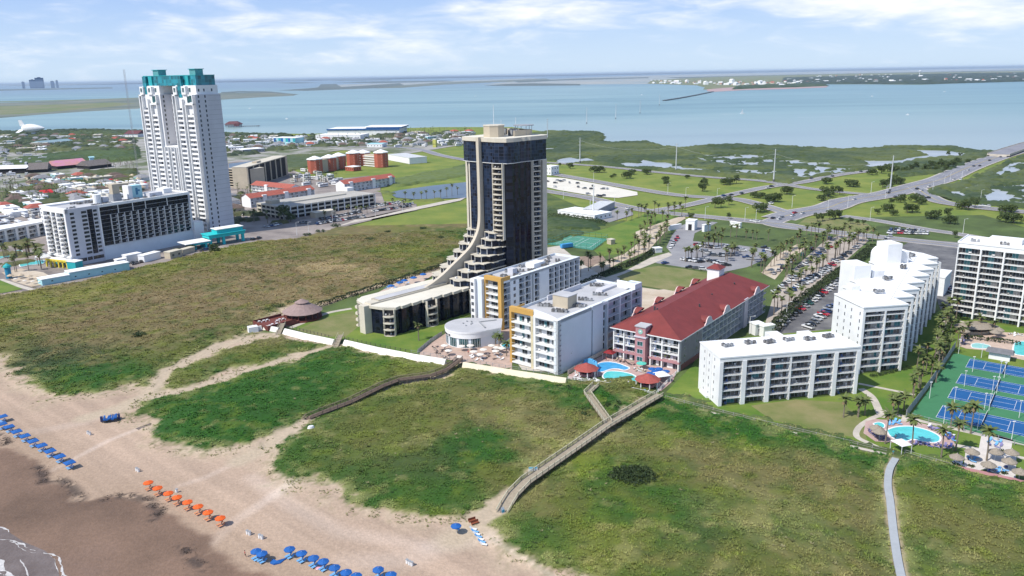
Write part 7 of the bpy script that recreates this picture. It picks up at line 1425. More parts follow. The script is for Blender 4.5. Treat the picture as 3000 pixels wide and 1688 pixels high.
for p_, l_ in (((258,1272), 'left white barrel of the pair near the blue trailer'),((264,1275), 'right white barrel of the pair near the blue trailer'),((401,1380), 'left white barrel of the pair above the orange umbrellas'),((406,1383), 'right white barrel of the pair above the orange umbrellas'),((518,1443), 'white barrel behind the orange umbrellas'),((725,1565), 'white barrel in the pair above the bottom blue row, upper one'),((732,1568), 'white barrel touching the upper one above the bottom blue row'),((761,1577), 'white barrel above the doubled blue umbrellas, left one'),((768,1580), 'white barrel above the doubled blue umbrellas, right one'),((1193,1651), 'left of three white barrels on open sand'),((1200,1655), 'middle of three white barrels on open sand'),((1207,1658), 'right of three white barrels on open sand')): barrel(p_, l_)
def trailer():
 t = thing('beach_trailer', 'low trailer piled with blue umbrellas and canvas on the sand', 'trailer', (*G(325,1234),.05),.35); MB().box(-2.2,2.2,-1,1,.5,.7, RAILD).obj('bed', t)
 for x in (-1.6,1.6):
  for y in (-1.05,1.05): b = MB(); b.cyl(0,0,-.1,.1,.4,.4, RAILD, 10); o = b.obj('wheel', t, (x, y, .4)); o.rotation_euler = (math.pi / 2,0,0)
 c = MB(); r = random.Random(3)
 for k in range(9): x = -1.8 + .45 * k; c.bar((x, -1.5 + r.uniform(-.2,.2),.95 + r.uniform(0,.4)),(x + r.uniform(-.4,.4),1.4,1.1 + r.uniform(0,.5)),.22, BLUE, 6)
 c.obj('canvas_pile', t); MB().box(-2.9,-2.2,-.5,.5,.3,1.9, mat('navy_paint', (.02,.03,.12),.5)).box(2.2,2.8,-.4,.5,.3,2.0, mat('navy_paint', (.02,.03,.12))).obj('cart_end', t)
trailer()
def tarp():
 b = MB(); rr = random.Random(2); pts = [(-1.6,-.3),(-.8,-1.1),(.6,-1.0),(1.4,-.1),(2.2,.5),(1.2,.3),(0,.1),(-.6,.2),(-1.1,1.1),(-1.3,.2)]; n = len(pts); b.mi(BLUE); b.v = [(x, y, .12 + rr.uniform(0,.22)) for x, y in pts] + [(0,-.4,.5)] + [(x * 1.02, y * 1.02,0) for x, y in pts]
 for i in range(n): j = (i + 1) % n; b.f += [(i, j, n),(i, n + 1 + i, n + 1 + j, j)]; b.m += [0,0]
 o = b.obj('blue_tarp', None, (*G(813,1646),.06),.3); tag(o, 'crumpled bright blue canvas lying flat between blue umbrellas', 'tarp')
 for i, (p_, rz) in enumerate((((425,1250),.9),((848,1421),.85))):
  m_ = MB()
  for k in range(9): m_.box(-2.6 + k * .58,-2.6 + k * .58 + .5,-.9 + .1 * math.sin(k * 2),.9,0,.10, mat('drift_boards', (.17,.135,.12),.95, var=.3, scale=2))
  tag(m_.obj('slatted_mat', None, (*G(*p_),.05), rz),('dark slatted mat at the upper end of the left track', 'dark slatted mat at the dune edge above the orange row')[i], 'mat')
 o = MB().prism([(1.5 * math.cos(k * .7),1.0 * math.sin(k * .7)) for k in range(9)],0,1.5, PLASW, taper=(0,0,.55)).obj('covered_equipment', None, (*G(912,1262),.1),.3); tag(o, 'rounded white covered heap beside the foot of the dark boardwalk', 'cover')
 o = MB().box(-1.5,1.5,-.5,.5,.35,.5, RAILD).box(-1.4,-1.2,-.4,.4,0,.35, RAILD).box(1.2,1.4,-.4,.4,0,.35, RAILD).obj('low_rack', None, (*G(897,1269),.1),.6); tag(o, 'low dark rack left of the covered white heap', 'rack')
 o = MB().box(-1.0,1.0,-.6,.6,0,.04, mat('pink_towel', (.70,.35,.42),.9)).box(-.9,.9,-.5,-.3,.04,.05, PLASW).obj('beach_towel', None, (*G(938,1664),.07),.4); tag(o, 'pink beach towel on the sand by the middle of the bottom umbrellas', 'towel')
tarp()
# ---- pools
M_POOL = mat('turquoise_pool_water', (.10,.56,.56),.06, var=.10, scale=.5, bump=.25, bscale=2.5, spec=.5); M_POOLB = mat('blue_pool_water', (.06,.36,.68),.06, var=.12, scale=.5, bump=.25, bscale=2.5, spec=.5); M_DECK = mat('pink_pool_deck', (.46,.32,.29),.9, var=.1, scale=.6); M_DECK2 = mat('tan_pool_deck', (.52,.40,.32),.9, var=.1, scale=.6)
def pool(name, label, px, m, z, rim=.5):
 P = GP(px); P = smooth_line(P + [P[0]],5)[:-1]; cx = sum(p[0] for p in P) / len(P); cy = sum(p[1] for p in P) / len(P); t = thing(name, label, 'pool', (cx, cy, 0)); Q = [(x - cx, y - cy) for x, y in P]
 def flat(nm, pts, zz, mm):
  bm = bmesh.new(); bm.faces.new([bm.verts.new((x, y, zz)) for x, y in pts]); bmesh.ops.triangulate(bm, faces=bm.faces[:]);
  if sum(f_.normal.z for f_ in bm.faces) < 0: bmesh.ops.reverse_faces(bm, faces=bm.faces[:])
  me = bpy.data.meshes.new(nm); bm.to_mesh(me); bm.free(); me.materials.append(mm); return link(nm, me, t)
 R_ = MB()
 for i in range(len(Q)):
  a, c = Vector((*Q[i], z + .10)), Vector((*Q[(i + 1) % len(Q)], z + .10)); R_.beam(a, c, rim, .12, W1)
 R_.obj('coping', t); flat('water', Q, z + .04, m); return t
d5p = lambda x, y: (1650 + x * .2329,950 + y * .2329); c7 = lambda x, y: (2450 + x * .345,950 + y * .345)
sheet('hotel_pool_deck', GP([d5p(70,640), d5p(300,500), d5p(540,370), d5p(640,410), d5p(900,470), d5p(1100,520), d5p(1440,560), d5p(1380,720), d5p(1170,900), d5p(700,790), d5p(60,710)]),.16, M_DECK)
pool('blue_pool', 'bright blue pool next to the red roofed hotel', [d5p(400,560), d5p(440,500), d5p(560,480), d5p(680,495), d5p(780,530), d5p(835,560), d5p(770,585), d5p(680,568), d5p(590,575), d5p(500,605), d5p(430,600)], M_POOLB, .17); pool('turquoise_pool', 'kidney shaped turquoise pool between the two red hut roofs', [d5p(500,640), d5p(560,600), d5p(700,600), d5p(850,630), d5p(930,680), d5p(935,735), d5p(860,765), d5p(800,755), d5p(740,715), d5p(660,690), d5p(560,700), d5p(500,680)], M_POOL, .17)
pool('hot_tub', 'small round aqua hot tub below the turquoise pool', [d5p(600,735), d5p(640,715), d5p(690,730), d5p(680,760), d5p(620,765)], M_POOL, .17,.3); pool('small_hotel_pool', 'small blue pool beside the ochre framed hotel front', [(1466,1012),(1484,1000),(1500,990),(1500,1015),(1480,1022)], mat('sea_blue_pool_water', (.03,.35,.45),.08, bump=.2),.18,.4)
def slide():
 x, y = G(*d5p(420,560)); t = thing('pool_slide', 'light blue wavy slide wall at the left end of the blue pool', 'slide', (x, y, .1), math.radians(52)); b = MB()
 for k in range(8): b.box(-.5,.5,-1 + k * .9,-.1 + k * .9,0,1.2 + 2.0 * math.sin(k / 7 * math.pi) ** .7, mat('light_blue_paint', (.10,.38,.66),.5))
 b.obj('wall', t); MB().bar((-.6,0,3),(-2.5,-2,.4),.35, mat('light_blue_paint', (.10,.38,.66)),8).obj('chute', t)
slide()
def gazebo(px, label, R_=4.6, m=None, n=8, H_=2.8, rh=2.0):
 t = thing('gazebo', label, 'gazebo', (*G(*px),.1)); ring = lambda r: [(r * math.cos(2 * math.pi * k / n), r * math.sin(2 * math.pi * k / n)) for k in range(n)]; MB().prism(ring(R_), H_, H_ + rh, m or mat('faded_red_roof', (.33,.075,.06),.8, var=.15, scale=1), taper=(0,0,.08)).obj('roof', t); MB().cyl(0,0,.0,1.1, R_ * .5, R_ * .5, PINK, 10).cyl(0,0,1.1, H_, R_ * .3, R_ * .3, DARK, 8).obj('bar', t)
 for q in ring(R_ * .86): MB().box(q[0] - .15, q[0] + .15, q[1] - .15, q[1] + .15,0, H_, W1).obj('post', t)
gazebo(d5p(290,650), 'red roofed octagonal hut at the left end of the pool deck'); gazebo(d5p(1060,790), 'red roofed octagonal hut at the right end of the pool deck')
def canopy(px, w, l, rz, label, m=PLASW, H_=2.6, name='canopy_tent'):
 t = thing(name, label, 'canopy', (*G(*px),.1), rz); MB().prism([(-w, -l),(w, -l),(w, l),(-w, l)], H_, H_ + .9, m, taper=(0,0,.3)).obj('roof', t)
 for x in (-w + .1, w - .1):
  for y in (-l + .1, l - .1): MB().box(x - .06, x + .06, y - .06, y + .06,0, H_, PLASW).obj('post', t)
canopy(d5p(1235,720),2.4,2.4,.3, 'white square canopy beside the right red hut'); canopy(d5p(580,440),2.2,1.6,-.6, 'dark red canopy by the left corner of the red roofed hotel', mat('dark_red_canvas', (.22,.015,.02),.8)); canopy(c7(545,1080),1.8,2.2,.3, 'white gate canopy at the top of the grey dune path')
random.seed(31)
for i, (x, y) in enumerate(((1120,570),(1160,600),(1205,570),(1250,610),(1150,640),(1290,600),(1200,640),(1100,625))): umbrella(*G(*d5p(x, y),2.2), 'blue', 'royal blue pool umbrella, %s in the cluster beside the white canopy' % ORD[i], 'blue pool umbrellas', .1,1.15)
umbrella(*G(*d5p(985,490),2.2), 'teal', 'big sea green umbrella in front of the pink tower', None, .1)
def scatter_loungers(region, n, kinds, where, group, seed):
 rr = random.Random(seed); P = GP(region); xs = [p[0] for p in P]; ys = [p[1] for p in P]; out = []; k = 0
 while len(out) < n and k < 4000:
  k += 1; x, y = rr.uniform(min(xs), max(xs)), rr.uniform(min(ys), max(ys))
  if inpoly(np.array([x]), np.array([y]), P)[0] and all(math.dist((x, y), o) > 1.1 for o in out): out.append((x, y))
 out.sort(key=lambda p: p[0] / p[1])
 for i, (x, y) in enumerate(out): kd = rr.choice(kinds); lounger(x, y, rr.choice((SEAW, SEAW + 1.57, SEAW - 1.57)) + rr.uniform(-.2,.2), kd, '%s lounger, %s from the left %s' % (dict(blue='pale blue', white='white', navy='navy', violet='violet grey', tan='tan', dark='dark', orange='orange')[kd], ORD[i], where), group, .18)
scatter_loungers([d5p(860,560), d5p(1010,560), d5p(1060,640), d5p(940,620)],10, ['tan', 'white'], 'on the deck above the turquoise pool', 'hotel pool loungers', 1); scatter_loungers([d5p(120,660), d5p(400,690), d5p(560,770), d5p(130,710)],12, ['white', 'violet'], 'below the left red hut', 'hotel pool loungers', 2); scatter_loungers([d5p(640,440), d5p(900,490), d5p(880,530), d5p(700,480)],8, ['tan', 'dark'], 'between blue pool and hotel', 'hotel pool loungers', 3); scatter_loungers([d5p(700,760), d5p(960,800), d5p(1150,880), d5p(900,850)],9, ['white', 'blue'], 'below the turquoise pool', 'hotel pool loungers', 4)
fence('pool_fence', 'white railing round the hotel pool deck on the dune side', [d5p(60,700), d5p(400,745), d5p(700,800), d5p(1160,905)],1.2,2.4, W1, z=.1, rails=3); fence('pool_fence', 'cream wall with fence between the blank hotel wall and pools', [d5p(60,640), d5p(300,490), d5p(540,365)],1.8,4, CREAM, mat('cream_fence_panel', (.62,.56,.46),.85)); fence('pool_fence', 'railing from the right red hut up to the hotel corner', [d5p(1160,905), d5p(1330,720), d5p(1450,610)],1.3,2.6, W1, rails=3)
# terrace of the round restaurant
for i, (x, y) in enumerate(((1302,1012),(1314,1027),(1352,1014),(1378,1012),(1388,1030),(1407,1038),(1416,1024),(1440,1012),(1455,1018),(1452,1028),(1470,1020),(1345,1045))): umbrella(*G(x, y, 2.2), 'white', 'cream umbrella, %s on the restaurant terrace counted from the left' % ORD[i], 'cream terrace umbrellas', .14)
scatter_loungers([(1262,1020),(1290,1015),(1320,1045),(1310,1058),(1265,1035)],14, ['dark', 'dark', 'tan'], 'on the left of the restaurant terrace', 'terrace chairs', 5); scatter_loungers([(1378,1040),(1420,1052),(1412,1064),(1375,1055)],9, ['white'], 'in the white block on the terrace', 'terrace chairs', 6); scatter_loungers([(1420,1030),(1480,1040),(1470,1066),(1425,1055)],10, ['tan', 'white', 'dark'], 'near the palms on the terrace', 'terrace chairs', 7); scatter_loungers([(1110,850),(1180,828),(1235,812),(1240,820),(1150,850)],10, ['blue', 'white'], 'on the deck behind the black podium', 'podium deck loungers', 8)
for i, (x, y) in enumerate(((1146,842),(1172,832),(1185,826),(1212,818),(1240,808))): umbrella(*G(x, y, 2.2), 'blue', 'blue umbrella, %s in line behind the black podium' % ORD[i], 'podium deck umbrellas', .14,1.4)
sheet('podium_pool_deck', GP([(1100,862),(1160,830),(1250,800),(1280,800),(1200,850),(1130,872)]),.19, M_DECK2)
# ---- lower pool and patio on the right
sheet('lower_pool_deck', GP([c7(250,830), c7(330,810), c7(460,820), c7(560,830), c7(700,840), c7(860,880), c7(980,930), c7(1010,1040), c7(960,1065), c7(800,1040), c7(600,1020), c7(480,1010), c7(330,1000), c7(230,930)]),.20, M_DECK)
pool('lower_pool', 'turquoise pool with two bays near the grey dune path', [c7(425,905), c7(500,880), c7(610,872), c7(700,885), c7(800,915), c7(878,960), c7(875,1000), c7(820,1012), c7(720,1000), c7(650,985), c7(600,1000), c7(520,990), c7(450,950)], M_POOL, .21); pool('paddling_pool', 'little aqua wading pool left of the lower pool', [c7(312,850), c7(360,838), c7(405,855), c7(405,885), c7(350,885)], M_POOL, .21,.3)
scatter_loungers([c7(440,820), c7(560,830), c7(555,860), c7(450,860)],7, ['blue'], 'above the lower pool', 'lower pool loungers', 9); scatter_loungers([c7(640,1005), c7(800,1030), c7(990,1040), c7(980,1060), c7(800,1048), c7(640,1025)],18, ['navy', 'violet'], 'in the line below the lower pool', 'lower pool loungers', 10); scatter_loungers([c7(265,900), c7(330,920), c7(440,985), c7(350,995)],12, ['violet'], 'left of the lower pool', 'lower pool loungers', 11); scatter_loungers([c7(780,870), c7(880,895), c7(870,925), c7(790,895)],8, ['violet', 'white'], 'at the upper right of the lower pool', 'lower pool loungers', 12); scatter_loungers([c7(915,930), c7(990,940), c7(1000,1000), c7(930,985)],8, ['blue', 'navy', 'white'], 'at the right end of the lower pool', 'lower pool loungers', 13)
for i, (x, y) in enumerate(((340,900),(370,930))): umbrella(*G(*c7(x, y),2.3), 'thatch', ('upper', 'lower')[i] + ' of two thatched umbrellas left of the lower pool', 'thatched umbrellas', .2,1.2)
sheet('patio', GP([c7(1235,930), c7(1310,925), c7(1500,985), c7(1480,1090), c7(1530,1130), c7(1520,1330), c7(1200,1250), c7(1080,1215), c7(1100,1060), c7(1210,1060)]),.20, mat('pale_patio', (.60,.55,.50),.9, var=.08, scale=.5))
for i, (x, y) in enumerate(((1025,1130),(1155,1085),(1355,1085),(1490,1090),(1295,1195),(1470,1165),(1560,1255))): umbrella(*G(*c7(x, y),2.8), 'thatch', 'round thatched umbrella, %s on or beside the pale patio counted from the left' % ORD[i], 'thatched umbrellas', .2,1.15)
scatter_loungers([c7(1110,1110), c7(1180,1110), c7(1180,1200), c7(1120,1180)],6, ['navy', 'blue'], 'at the left of the pale patio', 'patio loungers', 14); scatter_loungers([c7(1255,985), c7(1330,990), c7(1420,1010), c7(1400,1060), c7(1260,1040)],8, ['violet', 'blue'], 'at the top of the pale patio', 'patio loungers', 15); scatter_loungers([c7(1240,1210), c7(1320,1240), c7(1460,1210), c7(1450,1270), c7(1300,1260)],9, ['navy', 'blue'], 'at the bottom of the pale patio', 'patio loungers', 16); scatter_loungers([c7(975,1165), c7(1080,1190), c7(1080,1215), c7(975,1190)],6, ['white'], 'beneath the leftmost patio thatch', 'patio loungers', 17)
wall_run('patio_wall', 'low dusty pink wall along the dune edge of the patio', [c7(958,1222), c7(1200,1272), c7(1600,1362)],.9,.2, PINK, 'wall')
for i, (x, y) in enumerate(((1150,1215),(1430,1275),(1405,1085))): bush(c7(x, y),1.0,.9, 'small round planter shrub, %s on the pale patio' % ORD[i],150)
# upper pool deck at the right edge
sheet('upper_pool_deck', GP([c7(1045,190), c7(1060,90), c7(1180,55), c7(1700,90), c7(1700,330), c7(1500,290), c7(1290,230), c7(1100,210)]),.20, M_DECK2); pool('upper_pool', 'turquoise pool cut by the right edge above the court shelter', [c7(1510,160), c7(1600,150), c7(1700,180), c7(1700,300), c7(1600,275), c7(1505,250)], M_POOL, .21); pool('upper_small_pool', 'pale aqua shallow pool left of the upper pool', [c7(1145,175), c7(1200,165), c7(1300,185), c7(1290,210), c7(1160,205)], mat('pale_pool_water', (.30,.62,.60),.1),.21,.3)
def palapa():
 t = thing('palapa', 'large oval thatched bar roof above the courts', 'palapa', (*G(*c7(1180,75)),.1)); ring = lambda a, b_: [(a * math.cos(k * .393), b_ * math.sin(k * .393)) for k in range(16)]; MB().prism(ring(9,5),2.8,4.2, THATCH, taper=(0,0,.55)).obj('roof', t); MB().prism(ring(5.5,2.8),0,1.2, BEIGE).prism(ring(5,2.4),1.2,2.8, DARK).obj('bar', t)
 for q in ring(8,4.2)[::2]: MB().cyl(q[0], q[1],0,2.8,.12,.12, WOODD, 6).obj('post', t)
palapa()
for i, (x, y) in enumerate(((1090,65),(1380,55),(1350,75))): umbrella(*G(*c7(x, y),2.6), 'thatch', 'thatched umbrella, %s from the left on the upper pool deck' % ORD[i], 'thatched umbrellas', .2,1.2)
scatter_loungers([c7(1455,85), c7(1590,90), c7(1590,110), c7(1455,105)],8, ['white'], 'along the top of the upper pool deck', 'upper deck loungers', 18); scatter_loungers([c7(1050,120), c7(1100,120), c7(1110,190), c7(1060,190)],5, ['violet'], 'at the left of the upper pool deck', 'upper deck loungers', 19)
# ---- blue and green courts
def courts():
 GRN = mat('green_court', (.05,.19,.085),.9, var=.07, scale=.15); BLU = mat('blue_court', (.010,.095,.27),.85, var=.06, scale=.15)
 sheet('court_slab', GP([c7(640,770), c7(800,540), c7(1000,250), c7(1040,255), c7(1800,450), c7(1900,1100), c7(1235,935)]),.20, GRN)
 A = Vector(G(*c7(845,795))); B_ = Vector(G(*c7(905,693))); ux = Vector((G(*c7(1515,680))[0] - G(*c7(1105,655))[0], G(*c7(1515,680))[1] - G(*c7(1105,655))[1])).normalized();
 for i, (p0, p1) in enumerate((((845,795),(905,693)),((945,630),(995,540)),((1015,505),(1062,425)),((1097,370),(1137,298)))):
  a, c = Vector(G(*c7(*p0))), Vector(G(*c7(*p1))); w = c - a; wid = 10.97; rz = math.atan2(-w.x, w.y); t = thing('tennis_court', 'blue tennis court, %s from the front of the four' % ORD[i], 'tennis court', (a.x, a.y, 0), rz, 'blue tennis courts')
  L_ = 23.77 * 1.0; k = w.length / wid; L_ *= k; W_ = w.length; MB().box(0, L_, 0, W_, .19,.215, BLU).obj('surface', t); ln = MB(); q = .10 * k; z = (.215,.222)
  for y in (0, W_): ln.box(0, L_, y - q / 2, y + q / 2, *z, PLASW)
  for x in (0,5.485 * k, L_ - 5.485 * k, L_): ln.box(x - q / 2, x + q / 2,(0 if x in (0, L_) else 1.37 * k) , (W_ if x in (0, L_) else W_ - 1.37 * k), z[0], z[1] + .001, PLASW)
  for y in (1.37 * k, W_ - 1.37 * k): ln.box(0, L_, y - q / 2, y + q / 2, z[0], z[1] + .002, PLASW)
  ln.box(5.485 * k, L_ - 5.485 * k, W_ / 2 - q / 2, W_ / 2 + q / 2, z[0], z[1] + .003, PLASW); ln.obj('court_lines', t)
  n = MB(); n.box(L_ / 2 - .03, L_ / 2 + .03,-.9, W_ + .9,.22,1.15, mat('black_net', (.03,.03,.035),.9)); n.box(L_ / 2 - .05, L_ / 2 + .05,-.9, W_ + .9,1.15,1.22, PLASW); n.obj('net', t)
 i = 0
 for x, y in ((790,635),(910,850),(1000,680),(1085,535),(1155,410),(1195,910),(1255,735),(1295,740),(1323,585),(1360,590),(1385,450),(1423,460),(1487,985),(1550,800),(1600,665),(1036,255),(1230,290)):
  t = thing('court_light', 'white court light pole, %s of those around the blue courts, left to right' % ORD[i], 'light pole', (*G(*c7(x, y)),.2),0, 'court light poles'); MB().cyl(0,0,0,5.6,.09,.07, PLASW, 6).obj('pole', t); MB().box(-.4,.4,-.15,.15,5.6,5.8, PLASW).obj('lamp_head', t); i += 1
 fence('court_fence', 'tall pale windscreen fence along the left side of the blue courts', [c7(590,800), c7(800,520), c7(1010,205)],2.8,3.5, GREY, mat('pale_windscreen', (.38,.36,.33),.9)); fence('court_fence', 'low dark fence along the front of the blue courts', [c7(640,800), c7(1235,955), c7(1800,1110)],1.6,4, GREY)
courts()
def green_court():
 sheet('green_court_slab', [(22.8,498.1),(40.8,525.8),(63,510.5),(49.9,478)],.16, mat('faded_green_court', (.07,.24,.16),.85)); mb = MB(); A, B_, C_, D_ = (Vector(p) for p in ((22.8,498.1),(40.8,525.8),(63,510.5),(49.9,478)))
 def pt(u, v): a = A.lerp(B_, v); b_ = D_.lerp(C_, v); return a.lerp(b_, u)
 for (u0, v0, u1, v1) in ((.12,.15,.12,.85),(.44,.15,.44,.85),(.56,.15,.56,.85),(.88,.15,.88,.85),(.12,.15,.44,.15),(.12,.85,.44,.85),(.56,.15,.88,.15),(.56,.85,.88,.85),(.12,.5,.44,.5),(.56,.5,.88,.5)): ribbon('', [pt(u0, v0), pt(u1, v1)],.2,.175, PLASW, mb)
 tag(mb.obj('green_court_lines'), kind='structure'); t = thing('green_court_fence', 'tall green mesh fence round the faded green tennis court', 'fence', (22.8,498.1,.1)); b = MB(); Q = [A, B_, C_, D_, A]; ps = []
 for i in range(4):
  a, c = Q[i] - A, Q[i + 1] - A;
  for z in (.1,1.5,3.2): b.bar((a.x, a.y, z),(c.x, c.y, z),.04, TEAL)
  n = int((c - a).length / 4); ps += [(a.lerp(c, k / n).x, a.lerp(c, k / n).y, 0,0) for k in range(n)]
 b.obj('rail', t); many('post', [MB().box(-.06,.06,-.06,.06,0,3.3, mat('dark_green_metal', (.02,.07,.05),.6)).mesh('post')], ps, t)
green_court()
# ---- lamps, masts, power poles
def lamp_px(px, label, h=9.5, group='street lamps'):
 t = thing('street_lamp', label, 'street lamp', (*G(*px),.2),0, group); MB().cyl(0,0,0, h, .14,.09, PLASW, 6).obj('pole', t); MB().bar((0,0, h - .1),(1.6,0, h + .2),.06, PLASW).box(1.4,2.2,-.15,.15, h + .12, h + .26, PLASW).obj('lamp_head', t)
LP = [q6(1035,810), q6(1180,860), q6(1195,840), q6(1655,800), q6(1945,690), q6(1770,740), q6(1830,700), q6(800,960), q6(600,1000), q6(240,960), q6(1025,1090), q6(1960,1220), q6(2135,900), q5(345,870), q5(860,960), q5(1395,820), q5(1770,1080), q5(2170,1090), q5(2280,1110), q5(1890,880), q5(1575,870), q5(650,700)]
LP.sort(key=lambda p: p[0])
for i, p_ in enumerate(LP): lamp_px(p_, 'pale street lamp, %s from the left along the roads beyond the towers' % ORD[i])
for i, p_ in enumerate(((1030,640),(975,655),(905,690),(870,690),(1100,635),(1180,622))): lamp_px(p_, 'street lamp, %s in the row by the garage car park' % ORD[i],9)
for i, p_ in enumerate(((2346,872),(2405,830),(2195,980),(2303,935))): lamp_px(p_, 'thin pale lamp pole, %s by the dark car park hedge' % ORD[i],7.5, 'car park lamps')
for i, (px, h) in enumerate((((1699,478),31),((1980,503),31),((2266,533),32),((2607,562),32),((1604,408),34),((1719,362),34),((1804,348),34),((1875,332),34),((1932,308),34))):
 t = thing('power_pole', 'tall pale steel power pole, %s' % ('leftmost on the marsh', 'second from the left on the marsh', 'third on the marsh', 'rightmost on the marsh by the boulevard', 'at the white shore beach', 'nearest one out in the bay', 'second one out in the bay', 'third one out in the bay', 'farthest one out in the bay')[i], 'power pole', (*G(*px),-.5),0, 'power poles'); MB().cyl(0,0,0, h, .75 if i < 4 else .9,.35, mat('galvanised_steel', (.50,.52,.52),.5),8).obj('pole', t)
 for z in (h - 1, h - 5, h - 9): MB().bar((-2.2,0, z),(2.2,0, z),.14, GREY).obj('crossarm', t)
 MB().cyl(0,0,0,3,.95,.95, mat('pole_foot', (.10,.10,.11),.8),8).obj('foot', t)
wl = MB(); pp = [Vector((*G(*p),27)) for p in ((1699,478),(1980,503),(2266,533),(2607,562))]
for a, c in zip(pp, pp[1:]):
 prev = None
 for k in range(11): q = a.lerp(c, k / 10); q.z -= 4 * 7 * (k / 10) * (1 - k / 10); (wl.bar(prev, q, .07, mat('power_cable', (.45,.46,.44),.5),3) if prev else None); prev = q
tag(wl.obj('power_cable'), 'sagging pale cable strung between the marsh power poles', 'cable')
t = thing('white_mast', 'tall white mast beside the roadside shop', 'mast', (*G(1738,640),0)); MB().cyl(0,0,0,25,.55,.4, PLASW, 8).obj('pole', t); MB().cyl(-2.4,0,0,14,.18,.15, PLASW, 6).obj('side_pole', t)
t = thing('lattice_mast', 'very tall thin lattice mast left of the twin tower', 'mast', (-365.6,787.3,0)); mm = MB()
for k in range(29):
 z0, z1 = k * 4, k * 4 + 4; mt = mat('mast_grey', (.42,.40,.38),.6)
 for a in range(3): p0 = (.8 * math.cos(a * 2.09),.8 * math.sin(a * 2.09)); p1 = (.8 * math.cos(a * 2.09 + 2.09),.8 * math.sin(a * 2.09 + 2.09)); mm.bar((*p0, z0),(*p0, z1),.09, mt, 3); mm.bar((*p0, z0),(*p1, z1),.05, mt, 3)
mm.obj('lattice', t)
for nm, lb, px in (('resort_pool', 'curving turquoise pool channel left of the grid hotel', [(-20,752),(20,742),(60,734),(62,743),(30,752),(-20,764)]),('resort_pool', 'turquoise pool between palms and sand left of the yellow arcade', [(58,772),(95,766),(130,764),(126,774),(90,778),(60,783)])): pool(nm, lb, px, M_POOL, .3)
for i, (x, y) in enumerate(((30,806),(45,815),(60,805),(72,820),(85,808),(95,822),(108,812),(118,822))): umbrella(*G(x, y, 2.3),('tan', 'white')[i % 2], '%s umbrella, %s from the left on the palm sand' % (('pointed tan', 'cream')[i % 2], ORD[i]), 'umbrellas on the palm sand', .32,.8)
# ================================================================== VEHICLES
CARC = dict(white=(.70,.70,.69), silver=(.38,.39,.40), black=(.018,.018,.02), grey=(.12,.125,.13), red=(.42,.02,.03), blue=(.03,.07,.20), green=(.03,.12,.10))
TYRE = mat('tyre', (.02,.02,.02),.9); CARG = mat('car_glass', (.015,.02,.025),.12, spec=.6)
def car_mesh(col, kind):
 m = mat('car_paint_' + col, CARC[col],.25, var=.02, spec=.6); b = MB()
 L_, W_ = (4.7,1.85) if kind != 'pickup' else (5.6,1.95)
 prof = {'sedan': [(-2.35,.35),(-2.35,.80),(-1.6,.95),(1.25,.98),(2.3,.72),(2.35,.35)], 'suv': [(-2.3,.38),(-2.33,1.0),(-2.2,1.08),(1.1,1.08),(2.2,.92),(2.3,.38)], 'pickup': [(-2.8,.45),(-2.8,1.05),(-.9,1.05),(1.5,1.10),(2.7,.95),(2.8,.45)]}[kind]
 cab = {'sedan': [(-1.75,.95),(-1.0,1.42),(.35,1.44),(1.2,.97)], 'suv': [(-2.2,1.07),(-1.95,1.68),(.3,1.70),(1.1,1.07)], 'pickup': [(-.95,1.05),(-.75,1.75),(.55,1.76),(1.45,1.08)]}[kind]
 def ext(pr, w0, w1, mm, B, top=None):
  n = len(pr); i = len(B.v); k = B.mi(mm); zz = [z for _, z in pr]; zm = max(zz)
  ws = [w1 if z > zm - .12 else w0 for z in zz]
  B.v += [(x, -w / 2, z) for (x, z), w in zip(pr, ws)] + [(x, w / 2, z) for (x, z), w in zip(pr, ws)]
  B.f.append(tuple(i + a for a in range(n))); B.m.append(k); B.f.append(tuple(i + n + a for a in range(n - 1,-1,-1))); B.m.append(k)
  for a in range(n): c = (a + 1) % n; B.f.append((i + a, i + n + a, i + n + c, i + c)); B.m.append(B.mi(top) if top and pr[a][1] > zm - .12 and pr[c][1] > zm - .12 else k)
 ext(prof, W_, W_ - .06, m, b)
 g = MB(); ext(cab, W_ - .12, W_ - .42, CARG, g); b.box(cab[1][0] + .02, cab[2][0] - .02,-(W_ - .46) / 2,(W_ - .46) / 2, cab[1][1] - .01, cab[1][1] + .05, m)
 if kind == 'pickup': b.box(-2.7,-1.05,-.85,.85,1.052,1.06, RAILD)
 for y in (-.6,.6): b.box(prof[-1][0] - .08, prof[-1][0] + .012, y - .2, y + .2,.62,.76, PLASW); b.box(prof[0][0] - .012, prof[0][0] + .05, y - .18, y + .18,.62,.76, mat('tail_lamp', (.35,.02,.02),.4))
 return b.mesh('body'), g.mesh('window')
wb = MB(); wb.cyl(0,0,-.11,.11,.34,.34, TYRE, 10); wb.cyl(0,0,.11,.12,.2,.2, GREY, 8); WHEEL = wb.mesh('wheel')
CM = {}
def car(x, y, rz, label, group, col=None, kind=None, near=True, z=.22):
 col = col or 'white'; kind = kind or 'suv'
 if (col, kind) not in CM: CM[(col, kind)] = car_mesh(col, kind)
 b, g = CM[(col, kind)]; t = thing('parked_car', label, 'car', (x, y, z), rz, group); link('body', b, t); link('window', g, t); xx = 1.42 if kind != 'pickup' else 1.75
 if near:
  for sx in (-xx, xx):
   for sy in (-.82,.82): o = link('wheel', WHEEL, t, (sx, sy, .34)); o.rotation_euler = (math.pi / 2,0,0)
 return t
KN = {'sedan': 'car', 'suv': 'suv', 'pickup': 'pickup'}
rv = random.Random(77)
def pick(w):
 return rv.choice(w)
MIXC = ['white'] * 7 + ['silver'] * 4 + ['black'] * 4 + ['grey'] * 4 + ['red', 'blue']
PLN = MB()
